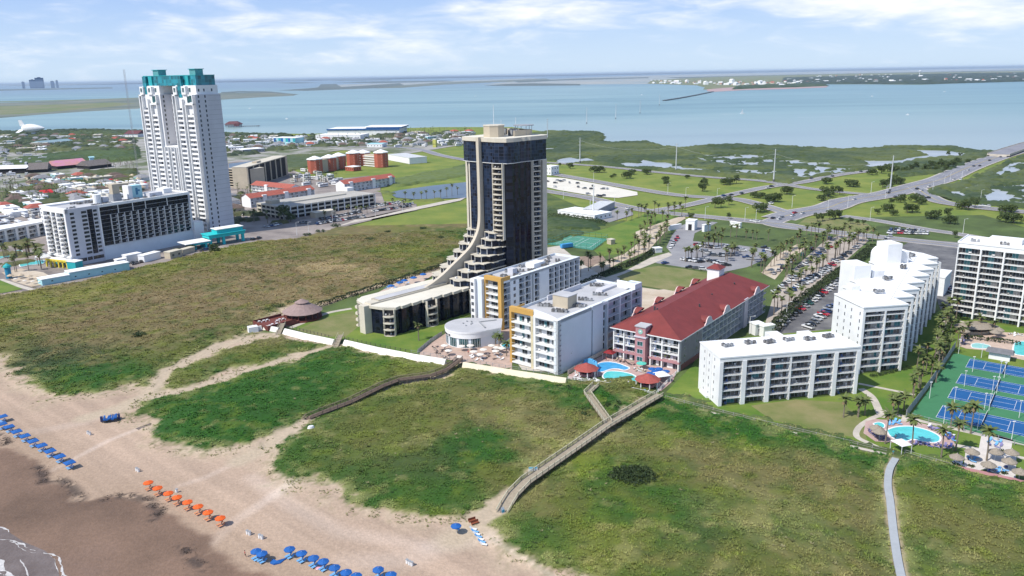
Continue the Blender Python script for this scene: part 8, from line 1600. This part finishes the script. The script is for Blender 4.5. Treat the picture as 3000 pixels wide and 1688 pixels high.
def car_row(p0, p1, n, where, group, turn=90, cols=None, fill=1.0, near=True, z=.24, name=None, order='from the near end', names=None):
 a, c = Vector(G(*p0)), Vector(G(*p1)); d = (c - a).normalized(); base = math.atan2(d.y, d.x); k = 0
 st_ = (c - a).length / max(1, n - 1); q = base + math.radians(turn); u = Vector((math.cos(q), math.sin(q))) * 2.6
 if near:
  for i in range(n + 1): p = a + d * st_ * (i - .5); ribbon('', [p - u, p + u],.16,.235 if z < .23 else .285, M_LINE, PLN)
 for i in range(n):
  if rv.random() > fill: continue
  p = a.lerp(c, i / max(1, n - 1)); col = (cols[i % len(cols)] if cols else pick(MIXC)); kd = pick(['sedan', 'suv', 'suv', 'pickup']) if not names else names[i % len(names)]
  car(p.x + rv.uniform(-.15,.15), p.y + rv.uniform(-.15,.15), base + math.radians(turn) + rv.uniform(-.04,.04) + (math.pi if rv.random() < .4 else 0), '%s %s, %s %s %s' % (col, KN[kd], ORD[k], order, where), group, col, kd, near, z); k += 1
d2p = lambda x, y: (2250 + x * .2912,600 + y * .2912); d1p = lambda x, y: (1550 + x * .2912,550 + y * .2912); c2p = lambda x, y: (600 + x * .2912,350 + y * .2912); c5p = q5
car_row(d2p(125,1215), d2p(720,775),17, 'in the hedge row of the dark car park', 'cars in the dark car park', 65, ['white', 'white', 'silver', 'grey', 'black', 'red', 'silver', 'green', 'white', 'white', 'black', 'red', 'white', 'white', 'white', 'silver', 'grey'], z=.26)
car_row(d2p(400,1245), d2p(640,1040),9, 'in the condo row of the dark car park', 'cars in the dark car park', 65, ['white', 'black', 'grey', 'silver', 'white', 'red', 'blue', 'silver', 'blue'], z=.26)
car_row(d2p(60,890), d2p(330,700),9, 'in the left row of the palm street', 'cars on the palm street', 40, z=.24, fill=.95); car_row(d2p(200,900), d2p(420,740),6, 'in the near row of the palm street', 'cars on the palm street', 60, z=.24); car_row(d2p(370,800), d2p(600,660),9, 'beside the hedge on the palm street', 'cars on the palm street', 60, ['white', 'white', 'silver', 'white', 'black'], z=.24)
car_row(d2p(330,640), d2p(620,430),9, 'in the middle row of the palm street', 'cars on the palm street', 50, z=.24, fill=.85); car_row(d2p(560,680), d2p(880,440),9, 'in the far hedge row of the palm street', 'cars on the palm street', 50, z=.24, fill=.8); car_row(d2p(60,700), d2p(260,560),6, 'along the sandy verge', 'cars on the palm street', 10, z=.24, fill=.9, cols=['silver', 'silver', 'black', 'grey']); car(*G(*d2p(620,350)),.8, 'dark blue suv alone at the top of the palm street', None, 'blue', 'suv'); car(*G(*d2p(345,515)),1.1, 'teal green van among the palms of the palm street', None, 'green', 'suv'); car(*G(*d2p(440,455)),.9, 'black suv next to the palm street entrance', None, 'black', 'suv')
N_ = 'cars in the club car park'
car_row(d1p(1690,585), d1p(1890,615),8, 'in the top left row of the club car park', N_, 60, order='from the left', z=.2); car_row(d1p(1740,640), d1p(1870,690),6, 'in the second left row of the club car park', N_, 60, order='from the left', z=.2, cols=['silver', 'grey', 'silver', 'white']); car_row(d1p(1920,690), d1p(2050,680),5, 'in the middle of the club car park', N_, 60, order='from the left', z=.2)
car_row(d1p(2000,600), d1p(2150,640),7, 'in the top right row of the club car park', N_, 60, order='from the left', z=.2, cols=['white', 'grey', 'grey', 'blue', 'black', 'grey']); car_row(d1p(1560,730), d1p(1730,755),7, 'in the lower left row of the club car park', N_, 60, order='from the left', z=.2, cols=['white', 'white', 'black', 'white']); car_row(d1p(1800,740), d1p(1985,790),7, 'in the lower right row of the club car park', N_, 60, order='from the left', z=.2, cols=['white', 'black', 'black', 'white', 'white']); car_row(d1p(1610,810), d1p(1900,850),5, 'along the near edge of the club car park', N_, 30, order='from the left', z=.2, cols=['black', 'grey', 'white', 'white'])
car_row(d1p(1420,610), d1p(1490,510),5, 'beside the club car park entrance drive', N_, 10, ['white', 'white', 'silver', 'red', 'red'], z=.2); car(*G(*d1p(1368,768)),.4, 'lone dark blue car at the left tip of the club car park', None, 'blue', 'sedan'); car_row(d1p(2190,710), d1p(2230,725),2, 'near the right edge of the club car park', N_, 60, order='from the left', z=.2); car_row(d1p(2335,700), d1p(2360,650),3, 'at the right corner of the club car park', N_, 10, ['white', 'grey', 'blue'], z=.2); car_row(d1p(2370,615), d1p(2420,640),2, 'at the top right tip of the club car park', N_, 30, order='from the left', z=.2)
car_row(d2p(1210,290), d2p(1600,300),12, 'in the front row by the side street', 'cars by the side street', 70, order='from the left', near=False, cols=['white', 'white', 'silver', 'red', 'red', 'white', 'white', 'black', 'white', 'silver', 'white', 'white']); car_row(d2p(1240,262), d2p(1560,275),9, 'in the back row by the side street', 'cars by the side street', 70, order='from the left', near=False); car_row(d2p(1180,360), d2p(1230,320),3, 'at the corner near the staggered condo', 'cars by the side street', 20, near=False, cols=['silver', 'white', 'silver'])
car_row(d2p(1760,800), d2p(1850,890),6, 'in the gap between the two tall condos', 'cars between the condos', 30, order='from the far end')
rv.seed(5)
for i, (x, y) in enumerate(sorted([(185,700),(265,715),(280,690),(310,695),(325,700),(345,690),(405,712),(490,718),(495,755),(555,770),(640,745),(630,775),(740,775),(595,825),(720,848),(700,845),(255,755),(785,775),(745,842)])): k = pick(['black', 'grey', 'white', 'silver', 'black']); car(*G(*c5p(x, y)), rv.uniform(0,3), '%s car, %s from the left on the white shell lot' % (k, ORD[i]), 'cars on the shell lot', k, 'suv', False)
for i, (x, y, k) in enumerate(((1960,845, 'blue'),(2035,835, 'black'),(2140,820, 'grey'),(2405,765, 'white'),(2440,750, 'black'),(2430,920, 'white'),(2250,1100, 'white'),(2290,1105, 'white'),(990,975, 'white'),(985,990, 'silver'),(755,1065, 'white'),(790,1035, 'black'))): car(*G(*c5p(x, y)), math.radians((30,30,30,20,20,140,160,160,120,120,20,40)[i]), '%s car, %s in the traffic around the shop and left crossings' % (k, ORD[i]), 'road traffic', k, 'sedan' if i % 2 else 'suv', False)
for i, (x, y, k) in enumerate(((35,920, 'white'),(870,880, 'white'),(1210,815, 'black'),(1280,855, 'grey'),(1500,775, 'black'),(1545,790, 'white'),(1620,750, 'white'),(1870,678, 'white'),(1940,680, 'white'),(2015,585, 'white'),(2070,545, 'grey'),(2130,542, 'black'),(2230,488, 'black'),(2340,452, 'grey'),(2430,385, 'red'),(2380,378, 'black'),(1605,865, 'black'),(2150,945, 'white'),(2205,950, 'white'),(2470,975, 'white'),(255,680, 'white'),(435,668, 'black'),(650,648, 'grey'),(935,600, 'grey'),(270,1018, 'red'),(350,1022, 'white'),(250,1045, 'white'),(140,1060, 'silver'),(115,1080, 'white'),(50,1070, 'black'))): car(*G(*q6(x, y)), math.radians(38 + (100 if 1600 < x < 2500 and y > 850 else 0)), '%s car, %s in the traffic along the boulevard and its branches' % (k, ORD[i]), 'road traffic', k, 'sedan' if i % 2 else 'suv', False)
for j, (a, b_, n) in enumerate((((1130,1060),(1600,985),20),((1170,1010),(1560,940),17),((1480,930),(1950,840),20),((1700,930),(2060,880),14),((1920,870),(2120,850),8))): car_row(c2p(*a), c2p(*b_), n, 'in line %s of the garage car park' % ('one two three four five'.split()[j]), 'cars in the garage car park', 80, order='from the left', near=False, z=.15, fill=.9)
car_row(c2p(320,900), c2p(420,1000),4, 'beside the twin tower base', 'cars by the twin tower', 30, order='from the far end', near=False, z=.15); car_row(c2p(600,1090), c2p(760,1060),6, 'on the paved turn right of the canopy', 'cars by the twin tower', 80, order='from the left', near=False, z=.15); car_row(c2p(960,1050), c2p(1020,1045),3, 'below the dark garage trees', 'cars by the twin tower', 80, order='from the left', near=False, z=.15, cols=['black', 'grey', 'black']); car_row(c2p(490,1215), c2p(540,1205),2, 'parked together right of the turquoise canopy', 'cars by the twin tower', 20, order='from the left', near=False, z=.15, cols=['black'])
c3p = lambda x, y: (x * .2912,500 + y * .2912)
car_row(c3p(1150,1000), c3p(1280,980),5, 'on the dune road below the grid hotel', 'cars by the grid hotel', 60, order='from the left', z=.15, cols=['white', 'white', 'silver']); car_row(c3p(1340,945), c3p(1420,925),3, 'between the white service blocks', 'cars by the grid hotel', 60, order='from the left', z=.15, cols=['black', 'grey', 'black']); car_row(c3p(2040,810), c3p(2130,795),3, 'in front of the turquoise canopy wing', 'cars by the grid hotel', 10, order='from the left', z=.15, cols=['grey', 'blue', 'grey'])
tr = thing('blue_trailer', 'bright blue wheeled container beside the green tennis court', 'trailer', (*G(1660,727),.1),.5); MB().box(-4,4,-1.3,1.3,.5,2.8, mat('bright_blue_paint', (.05,.28,.55),.6)).obj('box', tr)
for x in (-3,3):
 for y in (-1.2,1.2): o = link('wheel', WHEEL, tr, (x, y, .34)); o.rotation_euler = (math.pi / 2,0,0)
# rows of long white trailers and town lots, far
def rv_mesh(L_, c): b = MB(); b.box(-L_ / 2, L_ / 2,-1.3,1.3,.5,3.4, c); b.box(-L_ / 2 + .5, L_ / 2 - .5,-1.31,1.31,1.8,2.5, GL); b.box(-L_ / 2, L_ / 2,-1.1,1.1,0,.5, TYRE); b.box(-1,1,-.5,.5,3.4,3.8, c); return b.mesh('camper')
RVM = [rv_mesh(9, PLASW), rv_mesh(7, mat('off_white_panel', (.55,.54,.50),.6)), rv_mesh(11, PLASW)]
rr = random.Random(12); cnt = 0
def campers(region, n, where, group, ang):
 P = GP(region); xs = [p[0] for p in P]; ys = [p[1] for p in P]; out = []; k = 0
 while len(out) < n and k < 9000:
  k += 1; x, y = rr.uniform(min(xs), max(xs)), rr.uniform(min(ys), max(ys))
  if inpoly(np.array([x]), np.array([y]), P)[0] and all(math.dist((x, y), o) > 9 for o in out): out.append((x, y))
 for x, y in out: o = link('camper', RVM[rr.randrange(3)], None, (x, y, .1), ang + rr.choice((0,1.57)) + rr.uniform(-.08,.08)); tag(o, 'small pale camper or boat %s' % where, 'camper', group)
campers([(1150,432),(1390,428),(1390,392),(1160,396)],95, 'in the palm covered park by the bay', 'campers in the bay park', .6); campers([(670,438),(900,430),(900,402),(670,402)],70, 'in the marina beyond the twin tower', 'boats and campers in the marina', .3); campers([(930,425),(1150,425),(1150,410),(930,412)],26, 'in the lots before the boat sheds', 'vehicles before the boat sheds', .3)
campers([(850,540),(890,500),(1000,520),(1060,548),(930,548)],30, 'behind the red roofed condo rows', 'campers behind the red roofs', .9)
campers([(0,545),(0,430),(130,440),(130,480),(60,548)],34, 'in the lots at the far left', 'vehicles in the far left lots', .4); campers([(0,690),(0,640),(90,620),(160,640),(110,680)],18, 'behind the pool hotel roof', 'vehicles behind the pool hotel', .8)
# coloured huts and umbrellas of the water park
pk = [];
for _ in range(70): pk.append((rr.uniform(90,425), rr.uniform(528,552) + rr.uniform(-10,25) * (rr.random() < .5)))
pk.sort()
from collections import Counter
cn = Counter()
for x, y in pk:
 kd = rr.choice(['green', 'green', 'red', 'tan', 'teal', 'white', 'blue', 'tan']); cn[kd] += 1; gx, gy = G(x, y); nm = dict(green='green', red='red', tan='tan pointed', teal='sea green', white='cream', blue='blue')[kd]; umbrella(gx, gy, kd, '%s shade umbrella, %s of its colour from the left in the water park' % (nm, ORD[cn[kd] - 1]), 'water park umbrellas', .1,1.5)
tag(PLN.obj('parking_lines'), kind='structure')
# ================================================================== FAR THINGS
def blimp():
 x, y = G(100,396); t = thing('blimp', 'white tethered blimp with tail fins moored low at the bay shore', 'blimp', (x, y, 0),-.05); b = MB(); n, m = 14,12; L_, R_ = 26,9
 for i in range(n + 1):
  u = i / n; px_ = -L_ + 2 * L_ * u; r = R_ * math.sin(math.pi * u ** .75) ** .75 if 0 < u < 1 else .01
  b.v += [(px_, r * math.cos(2 * math.pi * j / m),14 + r * math.sin(2 * math.pi * j / m)) for j in range(m)]
 b.mi(PLASW)
 for i in range(n):
  for j in range(m): k = (j + 1) % m; b.f.append((i * m + j, (i + 1) * m + j, (i + 1) * m + k, i * m + k)); b.m.append(0)
 o = b.obj('envelope', t, smooth=True); o.scale = (1,1,1)
 for a in (math.pi / 2,-.5, math.pi + .5): c, s = math.cos(a), math.sin(a); MB().prism([(-28,-.4),(-15,-.4),(-15,.4),(-28,.4)],0,1, PLASW); f = MB(); q = [(-27,4),(-16,6),(-22,17),(-29,17)]; f.v = [(x_, r * c - .4 * s, 14 + r * s + .4 * c) for x_, r in q] + [(x_, r * c + .4 * s, 14 + r * s - .4 * c) for x_, r in q]; f.mi(PLASW); f.f = [(0,1,2,3),(7,6,5,4),(0,4,5,1),(1,5,6,2),(2,6,7,3),(3,7,4,0)]; f.m = [0] * 6; f.obj('fin', t)
 MB().box(-4,4,-2,2,1,5.5, PLASW).bar((0,0,0),(6,0,6),.5, GREY).obj('gondola', t)
blimp()
HAZB = mat('distant_haze_blue', (.10,.16,.26),.8);  # distance haze put into the colour of the horizon blocks
def far_block(x0, x1, yt, label, z=20000):
 d = ray((x0 + x1) / 2,247); k = z / math.hypot(d[0], d[1]); X, Y = d[0] * k, d[1] * k; w = (x1 - x0) / F * z; dt = ray((x0 + x1) / 2, yt); h = CAMH + dt[2] * (z / math.hypot(dt[0], dt[1])); ang = math.atan2(-X, Y)
 t = thing('launch_tower', label, 'building', (X, Y, -1), ang); MB().box(-w / 2, w / 2,0, w, 0, h, HAZB).obj('body', t); MB().box(-w / 2.2, w / 2.4,-1,0, h * .1, h * .9, mat('distant_haze_pale', (.20,.26,.36),.8)).obj('door', t); MB().box(-w * .2, w * .2, w * .3, w * .6, h, h * 1.06, HAZB).obj('roof_house', t)  # front panel colour carries the same haze tint, paler
far_block(89,103,234, 'left of the two hazy blue assembly blocks on the horizon'); far_block(107,126,228, 'right and taller hazy blue assembly block on the horizon'); far_block(150,158,238, 'low hazy block right of the two assembly blocks'); far_block(165,170,236, 'slim hazy tower furthest right of the horizon site'); far_block(65,71,240, 'little hazy block furthest left of the horizon site')
def boat(px, label, L_=9, sail=False, wake=0, rz=0.0):
 x, y = G(*px); t = thing('boat', label, 'boat', (x, y, -1), rz, 'boats on the bay'); b = MB(); o = [(-L_ / 2,-1.2),(L_ * .25,-1.3),(L_ / 2,0),(L_ * .25,1.3),(-L_ / 2,1.2)]; b.prism(o, 0,1.3, PLASW); b.obj('hull', t); MB().box(-L_ * .2, L_ * .1,-.9,.9,1.3,3.0, PLASW).obj('cabin', t)
 if sail: MB().bar((0,0,1),(0,0,13),.12, GREY).obj('mast', t); s = MB(); s.prism([(-L_ * .45,-.05),(0,-.05),(0,.05),(-L_ * .45,.05)],2.4,12.5, PLASW, taper=(0,0,.05)); s.obj('sail', t)
 if wake:
  w = MB(); w.face([(-L_ / 2,-.6,.05),(-L_ / 2,.6,.05),(-wake, 4.5,.05),(-wake, -4.5,.05)], mat('wake_foam', (.55,.60,.62),.7)); tag(w.obj('wake', None, (x, y, -.98), rz), kind='stuff')
boat((2176,332), 'white sailing boat in the middle of the bay', 14, True, 60,.3); boat((2768,269), 'white speedboat trailing a long wake at the right', 16, False, 420,.1); boat((1393,282), 'small boat far out left of the black tower', 9); boat((732,318), 'tiny boat right of the twin tower', 9); boat((840,348), 'little boat with short wake near the marina', 8, False, 50,3.0); boat((2660,336), 'small boat with a faint wake at the right', 9, False, 260,.05); boat((1494,230), 'large white ship near the far shore above the tower', 60); boat((2555,282), 'tiny white boat near the far town', 10); boat((1880,278), 'little boat near the end of the jetty', 10)
def causeway():
 P = GP([(1945,295),(1985,289),(2040,279),(2088,269)]); t = thing('old_causeway', 'thin dark broken causeway stub reaching into the bay', 'causeway', (P[0][0], P[0][1],0)); o = Vector((*P[0],0)); b = MB(); m_ = mat('dark_concrete', (.10,.11,.12),.9)
 for i in range(3): b.beam(Vector((*P[i],2)) - o, Vector((*P[i + 1],2)) - o, 14,1.5, m_)
 b.obj('deck', t)
 for i in range(3):
  for k in range(8): p = Vector((*P[i],-1)).lerp(Vector((*P[i + 1],-1)), k / 8) - o; MB().box(-3,3,-6,6,0,2, m_).obj('pier', t, tuple(p))
 far_sheet('causeway_park', [(2070,262),(2090,260),(2200,252),(2330,256),(2430,250),(2420,256),(2300,261),(2180,264),(2090,269),(2072,267)],-.5, mat('pinkish_paving', (.40,.28,.27),.9))
causeway()
# towns across the bay: small pale houses, each its own, with dark tree cover between them
rt = random.Random(8)
def house_mesh(w, l, h, wm, rm): b = MB(); b.box(-w / 2, w / 2,-l / 2, l / 2,0, h, wm); b.face([(-w / 2 - .5,-l / 2 - .5, h),(w / 2 + .5,-l / 2 - .5, h),(w / 2,0, h + 3),(-w / 2,0, h + 3)], rm); b.face([(w / 2 + .5, l / 2 + .5, h),(-w / 2 - .5, l / 2 + .5, h),(-w / 2,0, h + 3),(w / 2,0, h + 3)], rm); b.face([(-w / 2, l / 2, h),(-w / 2,-l / 2, h),(-w / 2,0, h + 3)], wm); b.face([(w / 2,-l / 2, h),(w / 2, l / 2, h),(w / 2,0, h + 3)], wm); return b.mesh('house')
HM = [house_mesh(30,22,9, W1, ROOFW), house_mesh(24,18,7, PLASW, mat('grey_roof', (.25,.25,.26),.9)), house_mesh(44,26,8, W1, ROOFW), house_mesh(22,18,7, BEIGE, TERRA)]
for (x0, x1, f0, f1, n, where) in ((1905,2300,244,254,90, 'in the pale camp left of the bridge head'),(2300,3060,246,240,190, 'in the town across the bay')):
 for i in range(n):
  x = rt.uniform(x0, x1); t_ = (x - x0) / (x1 - x0); base = f0 + (f1 - f0) * t_; top = base - 12 if x0 > 2000 else base - 9; y = base - rt.uniform(.02,1.0) ** 1.2 * (base - top) * (1.9 if x > 2350 else 1.1) - (1.5 if x > 2400 else 0); gx, gy = G(x, max(y, 205)); o = link('house', HM[rt.randrange(4)], None, (gx, gy, -.6), rt.uniform(0,3)); s = rt.uniform(.55,1.15); o.scale = (s, s, s * (1.2 if rt.random() < .9 else 2.4)); tag(o, 'tiny pale house %s' % where, 'house', 'houses %s' % where)
thicket('far_town_trees', [(2380,247),(2548,246),(2700,247),(3060,237),(3060,213),(2800,217),(2500,224),(2300,229),(2300,240)],30,4,15,(),51,(.025,.045,.03),(.05,.075,.04),.40)
thicket('bridge_head_trees', [(2150,262),(2240,258),(2315,256),(2426,252),(2400,248),(2300,248),(2160,254)],16,3,12,(),53,(.03,.06,.02),(.06,.09,.03),.3)
x, y = G(2694,222); t = thing('water_tower', 'tiny white water tower above the far town', 'water tower', (x, y, -1)); MB().cyl(0,0,0,55,4,4, W1,8).obj('stem', t); MB().cyl(0,0,50,62,13,16, W1,12).cyl(0,0,62,68,16,4, W1,12).obj('tank', t)
def bridge():
 P = [Vector((*G(*p, 3),3)) for p in ((2925,452),(2965,438),(3010,424),(3080,405),(3300,350))]; o = P[0].copy(); o.z = 0; t = thing('causeway_bridge', 'long low concrete bridge leaving the boulevard across the bay at the right edge', 'bridge', tuple(o)); b = MB()
 for i in range(len(P) - 1): b.beam(P[i] - o, P[i + 1] - o, 24,1.5, M_CONC); d = (P[i + 1] - P[i]); s = Vector((-d.y, d.x, 0)).normalized() * 11.6; [b.beam(P[i] - o + s * q + Vector((0,0,1)), P[i + 1] - o + s * q + Vector((0,0,1)),.4,1.0, M_CONC) for q in (-1,1)]
 b.obj('deck', t)
 for i in range(len(P) - 1):
  for k in range(5): p = P[i].lerp(P[i + 1], k / 5) - o; MB().box(-1.2,1.2,-9,9,-3.5,1.5, M_CONC).obj('pier', t, (p.x, p.y, 0), math.atan2((P[i + 1] - P[i]).y, (P[i + 1] - P[i]).x))
 r = MB(); [r.beam(P[i] - o + Vector((0,0,.05)), P[i + 1] - o + Vector((0,0,.05)),21,.03, M_ROAD) for i in range(len(P) - 1)]; r.obj('roadway', t)
bridge()
# ---- small buildings that fill the far town, and people
rt2 = random.Random(44)
def small_mesh(w, l, h, wm, rm, kind, seed):
 r = random.Random(seed); b = MB(); b.box(-w / 2, w / 2,-l / 2, l / 2,0, h, wm)
 for k in range(int(w / 4)): b.box(-w / 2 + 1.2 + 4 * k, -w / 2 + 3.0 + 4 * k, -l / 2 - .04,-l / 2,1.0,2.6, GL)
 q = MB()
 if kind == 0: q.box(-w / 2 - .3, w / 2 + .3,-l / 2 - .3, l / 2 + .3, h, h + .5, rm); q.box(-2,1,-1.5,1.5, h + .5, h + 1.6, GREY)
 else: q.prism([(-w / 2 - .6,-l / 2 - .6),(w / 2 + .6,-l / 2 - .6),(w / 2 + .6, l / 2 + .6),(-w / 2 - .6, l / 2 + .6)], h, h + 2.6, rm, taper=(0,0,.35))
 return b.mesh('wall'), q.mesh('roof')
SM = [('white', small_mesh(22,12,4, W1, ROOFW, 0,1)),('grey roofed', small_mesh(18,12,3.6, PLASW, mat('grey_roof', (.25,.25,.26),.9),1,2)),('brown roofed', small_mesh(16,11,3.4, BEIGE, mat('brown_roof', (.14,.10,.08),.9),1,3)),('beige', small_mesh(26,14,5, BEIGE, CREAM, 0,4)),('red roofed', small_mesh(16,12,3.6, W1, TERRA, 1,5)),('aqua', small_mesh(18,10,4, AQUA, ROOFW, 0,6))]
def small_town(region, n, where, group, ang, mind=20):
 P = GP(region); xs = [p[0] for p in P]; ys = [p[1] for p in P]; out = []; k = 0
 while len(out) < n and k < 6000:
  k += 1; x, y = rt2.uniform(min(xs), max(xs)), rt2.uniform(min(ys), max(ys))
  if inpoly(np.array([x]), np.array([y]), P)[0] and all(math.dist((x, y), o) > mind for o in out): out.append((x, y))
 out.sort(key=lambda p: p[0] / p[1])
 for i, (x, y) in enumerate(out):
  nm, (a, c) = SM[rt2.choice((0,0,1,1,2,2,3,4,5))]; t = thing('town_building', '%s building, %s from the left %s' % (nm, ORD[i], where), 'building', (x, y, 0), ang + rt2.choice((0,1.57)), group); link('wall', a, t); link('roof', c, t)
small_town([(0,452),(0,400),(140,398),(380,402),(380,440),(180,444)],46, 'in the far left neighbourhood', 'far left neighbourhood', .3,26)
small_town([(0,640),(0,585),(120,560),(120,620)],14, 'left of the red tent', 'houses left of the red tent', .8,13)
small_town([(580,470),(600,410),(660,400),(900,402),(880,430),(700,440)],34, 'in the marina quarter beyond the twin tower', 'marina quarter', .3,22)
small_town([(1150,420),(1160,396),(1380,388),(1380,420),(1250,428)],20, 'in the camper park by the bay', 'camper park houses', .6,24)
small_town([(600,640),(590,560),(670,570),(690,620)],5, 'at the foot of the twin tower', 'houses by the tower foot', .8,14)
small_town([(880,432),(900,408),(1140,410),(1120,432)],10, 'in the lots before the boat sheds', 'lots before the boat sheds', .3,24)
small_town([(0,560),(90,520),(420,520),(420,556),(180,552)],24, 'in the middle of the water park', 'water park buildings', .8,16)
small_town([(180,560),(300,560),(330,590),(200,600)],18, 'among the water park palms', 'water park huts', .8,14)
thicket('town_trees', [(0,455),(0,398),(400,398),(400,445),(200,446)],4,2,6,(),61,(.03,.05,.02),(.09,.11,.035),.57)
thicket('marina_trees', [(600,470),(600,400),(1390,388),(1390,425),(900,432),(760,452)],4,2,6,(),63,(.03,.05,.025),(.08,.10,.035),.62)
thicket('street_trees', [(590,700),(590,560),(720,560),(800,640),(860,655),(740,672)],2.2,1,4,(),65,(.03,.045,.015),(.10,.10,.035),.60)
thicket('water_park_trees', [(80,600),(80,540),(420,525),(420,560),(300,596)],3,1,5,(),67,(.035,.055,.015),(.11,.12,.035),.55)
SKN = mat('skin', (.42,.26,.19),.7)
PM = ((mat('white_shirt', (.65,.65,.64),.9), mat('navy_shorts', (.03,.04,.10),.9), 'white shirt and navy shorts'),(mat('red_swim_shirt', (.45,.04,.04),.9), mat('black_shorts', (.02,.02,.02),.9), 'red shirt and black shorts'),(mat('teal_shirt', (.05,.28,.30),.9), mat('grey_shorts', (.2,.2,.2),.9), 'teal shirt and grey shorts'))
def person_from_bmesh(shirt, legs, pose):
 J = [(0,0,.92,.13),(0,0,1.15,.115),(0,0,1.38,.14),(0,0,1.50,.055),(0,-.02,1.64,.095),(0,-.01,1.73,.07),(-.10,0,.86,.09),(-.11,-.05 * pose, .48,.062),(-.12,.10 * pose, .08,.045),(-.12,-.14 + .1 * pose, .03,.035),(.10,0,.86,.09),(.11,.12 * pose, .48,.062),(.12,.22 * pose, .09,.045),(.12,.10 * pose, .03,.035),(-.19,0,1.40,.055),(-.25,.04,1.14,.042),(-.24,-.08,.90,.03),(-.24,-.13,.80,.026),(.19,0,1.40,.055),(.25,.04,1.14,.042),(.24,-.08,.90,.03),(.24,-.13,.80,.026)]
 E = [(0,1),(1,2),(2,3),(3,4),(4,5),(0,6),(6,7),(7,8),(8,9),(0,10),(10,11),(11,12),(12,13),(2,14),(14,15),(15,16),(16,17),(2,18),(18,19),(19,20),(20,21)]
 b = bmesh.new(); sk = b.verts.layers.skin.verify(); vs2 = []
 for j in J: v = b.verts.new(j[:3]); v[sk].radius = (j[3], j[3]); vs2.append(v)
 vs2[0][sk].use_root = True
 for e in E: b.edges.new((vs2[e[0]], vs2[e[1]]))
 me = bpy.data.meshes.new('person'); b.to_mesh(me); b.free(); o = bpy.data.objects.new('person', me); scene.collection.objects.link(o); o.modifiers.new('skin', 'SKIN'); s = o.modifiers.new('smooth', 'SUBSURF'); s.levels = 1
 bpy.context.view_layer.update(); m2 = bpy.data.meshes.new_from_object(o.evaluated_get(bpy.context.evaluated_depsgraph_get())); bpy.data.objects.remove(o)
 m2.materials.clear(); [m2.materials.append(m) for m in (SKN, shirt, legs)]
 for p in m2.polygons: z = p.center.z; x = abs(p.center.x); p.material_index = 1 if 1.0 < z < 1.47 and not (x > .22 and z < 1.2) else (2 if .5 < z <= 1.0 and x < .2 else 0)
 return m2
HAIR = MB().cyl(0,.0,1.66,1.78,.105,.06, mat('dark_hair', (.03,.022,.018),.9),8).mesh('hair')
PBM = [(person_from_bmesh(a, c, i % 2), nm) for i, (a, c, nm) in enumerate(PM)]
for i, (px, k, w) in enumerate((((1335,1018),0, 'standing at the left restaurant window'),((1403,1021),2, 'standing right of the restaurant doors'),((1372,1040),1, 'walking between cream umbrellas'),((1430,1048),0, 'walking near the terrace palms'),((719,1633),1, 'standing left of the doubled blue umbrellas'),((955,1660),0, 'beside the pink towel'),(d5p(590,770),2, 'standing below the hot tub'),(d5p(820,770),0, 'at the lower edge of the turquoise pool'),(d5p(1010,610),1, 'on the deck near the pink tower'),(c7(500,985),0, 'left of the lower pool'),(c7(990,1080),2, 'right of the lower pool'),(d5p(540,470),1, 'above the blue pool'),(c7(480,1120),2, 'at the top of the grey dune path'),(d1p(1255,700),0, 'walking on the concrete approach'))):
 if not PBM: break
 me, nm = PBM[k]; o = link('person', me, None, (*G(*px),.2 if px[1] < 1500 else .08), i * 1.3); tag(o, 'person in %s %s' % (nm, w), 'person'); link('hair', HAIR, o)
for o in scene.objects:
 if 'label' in o and len(o['label'].replace(',', ' ').split()) > 16: print('LONG', o['label'])
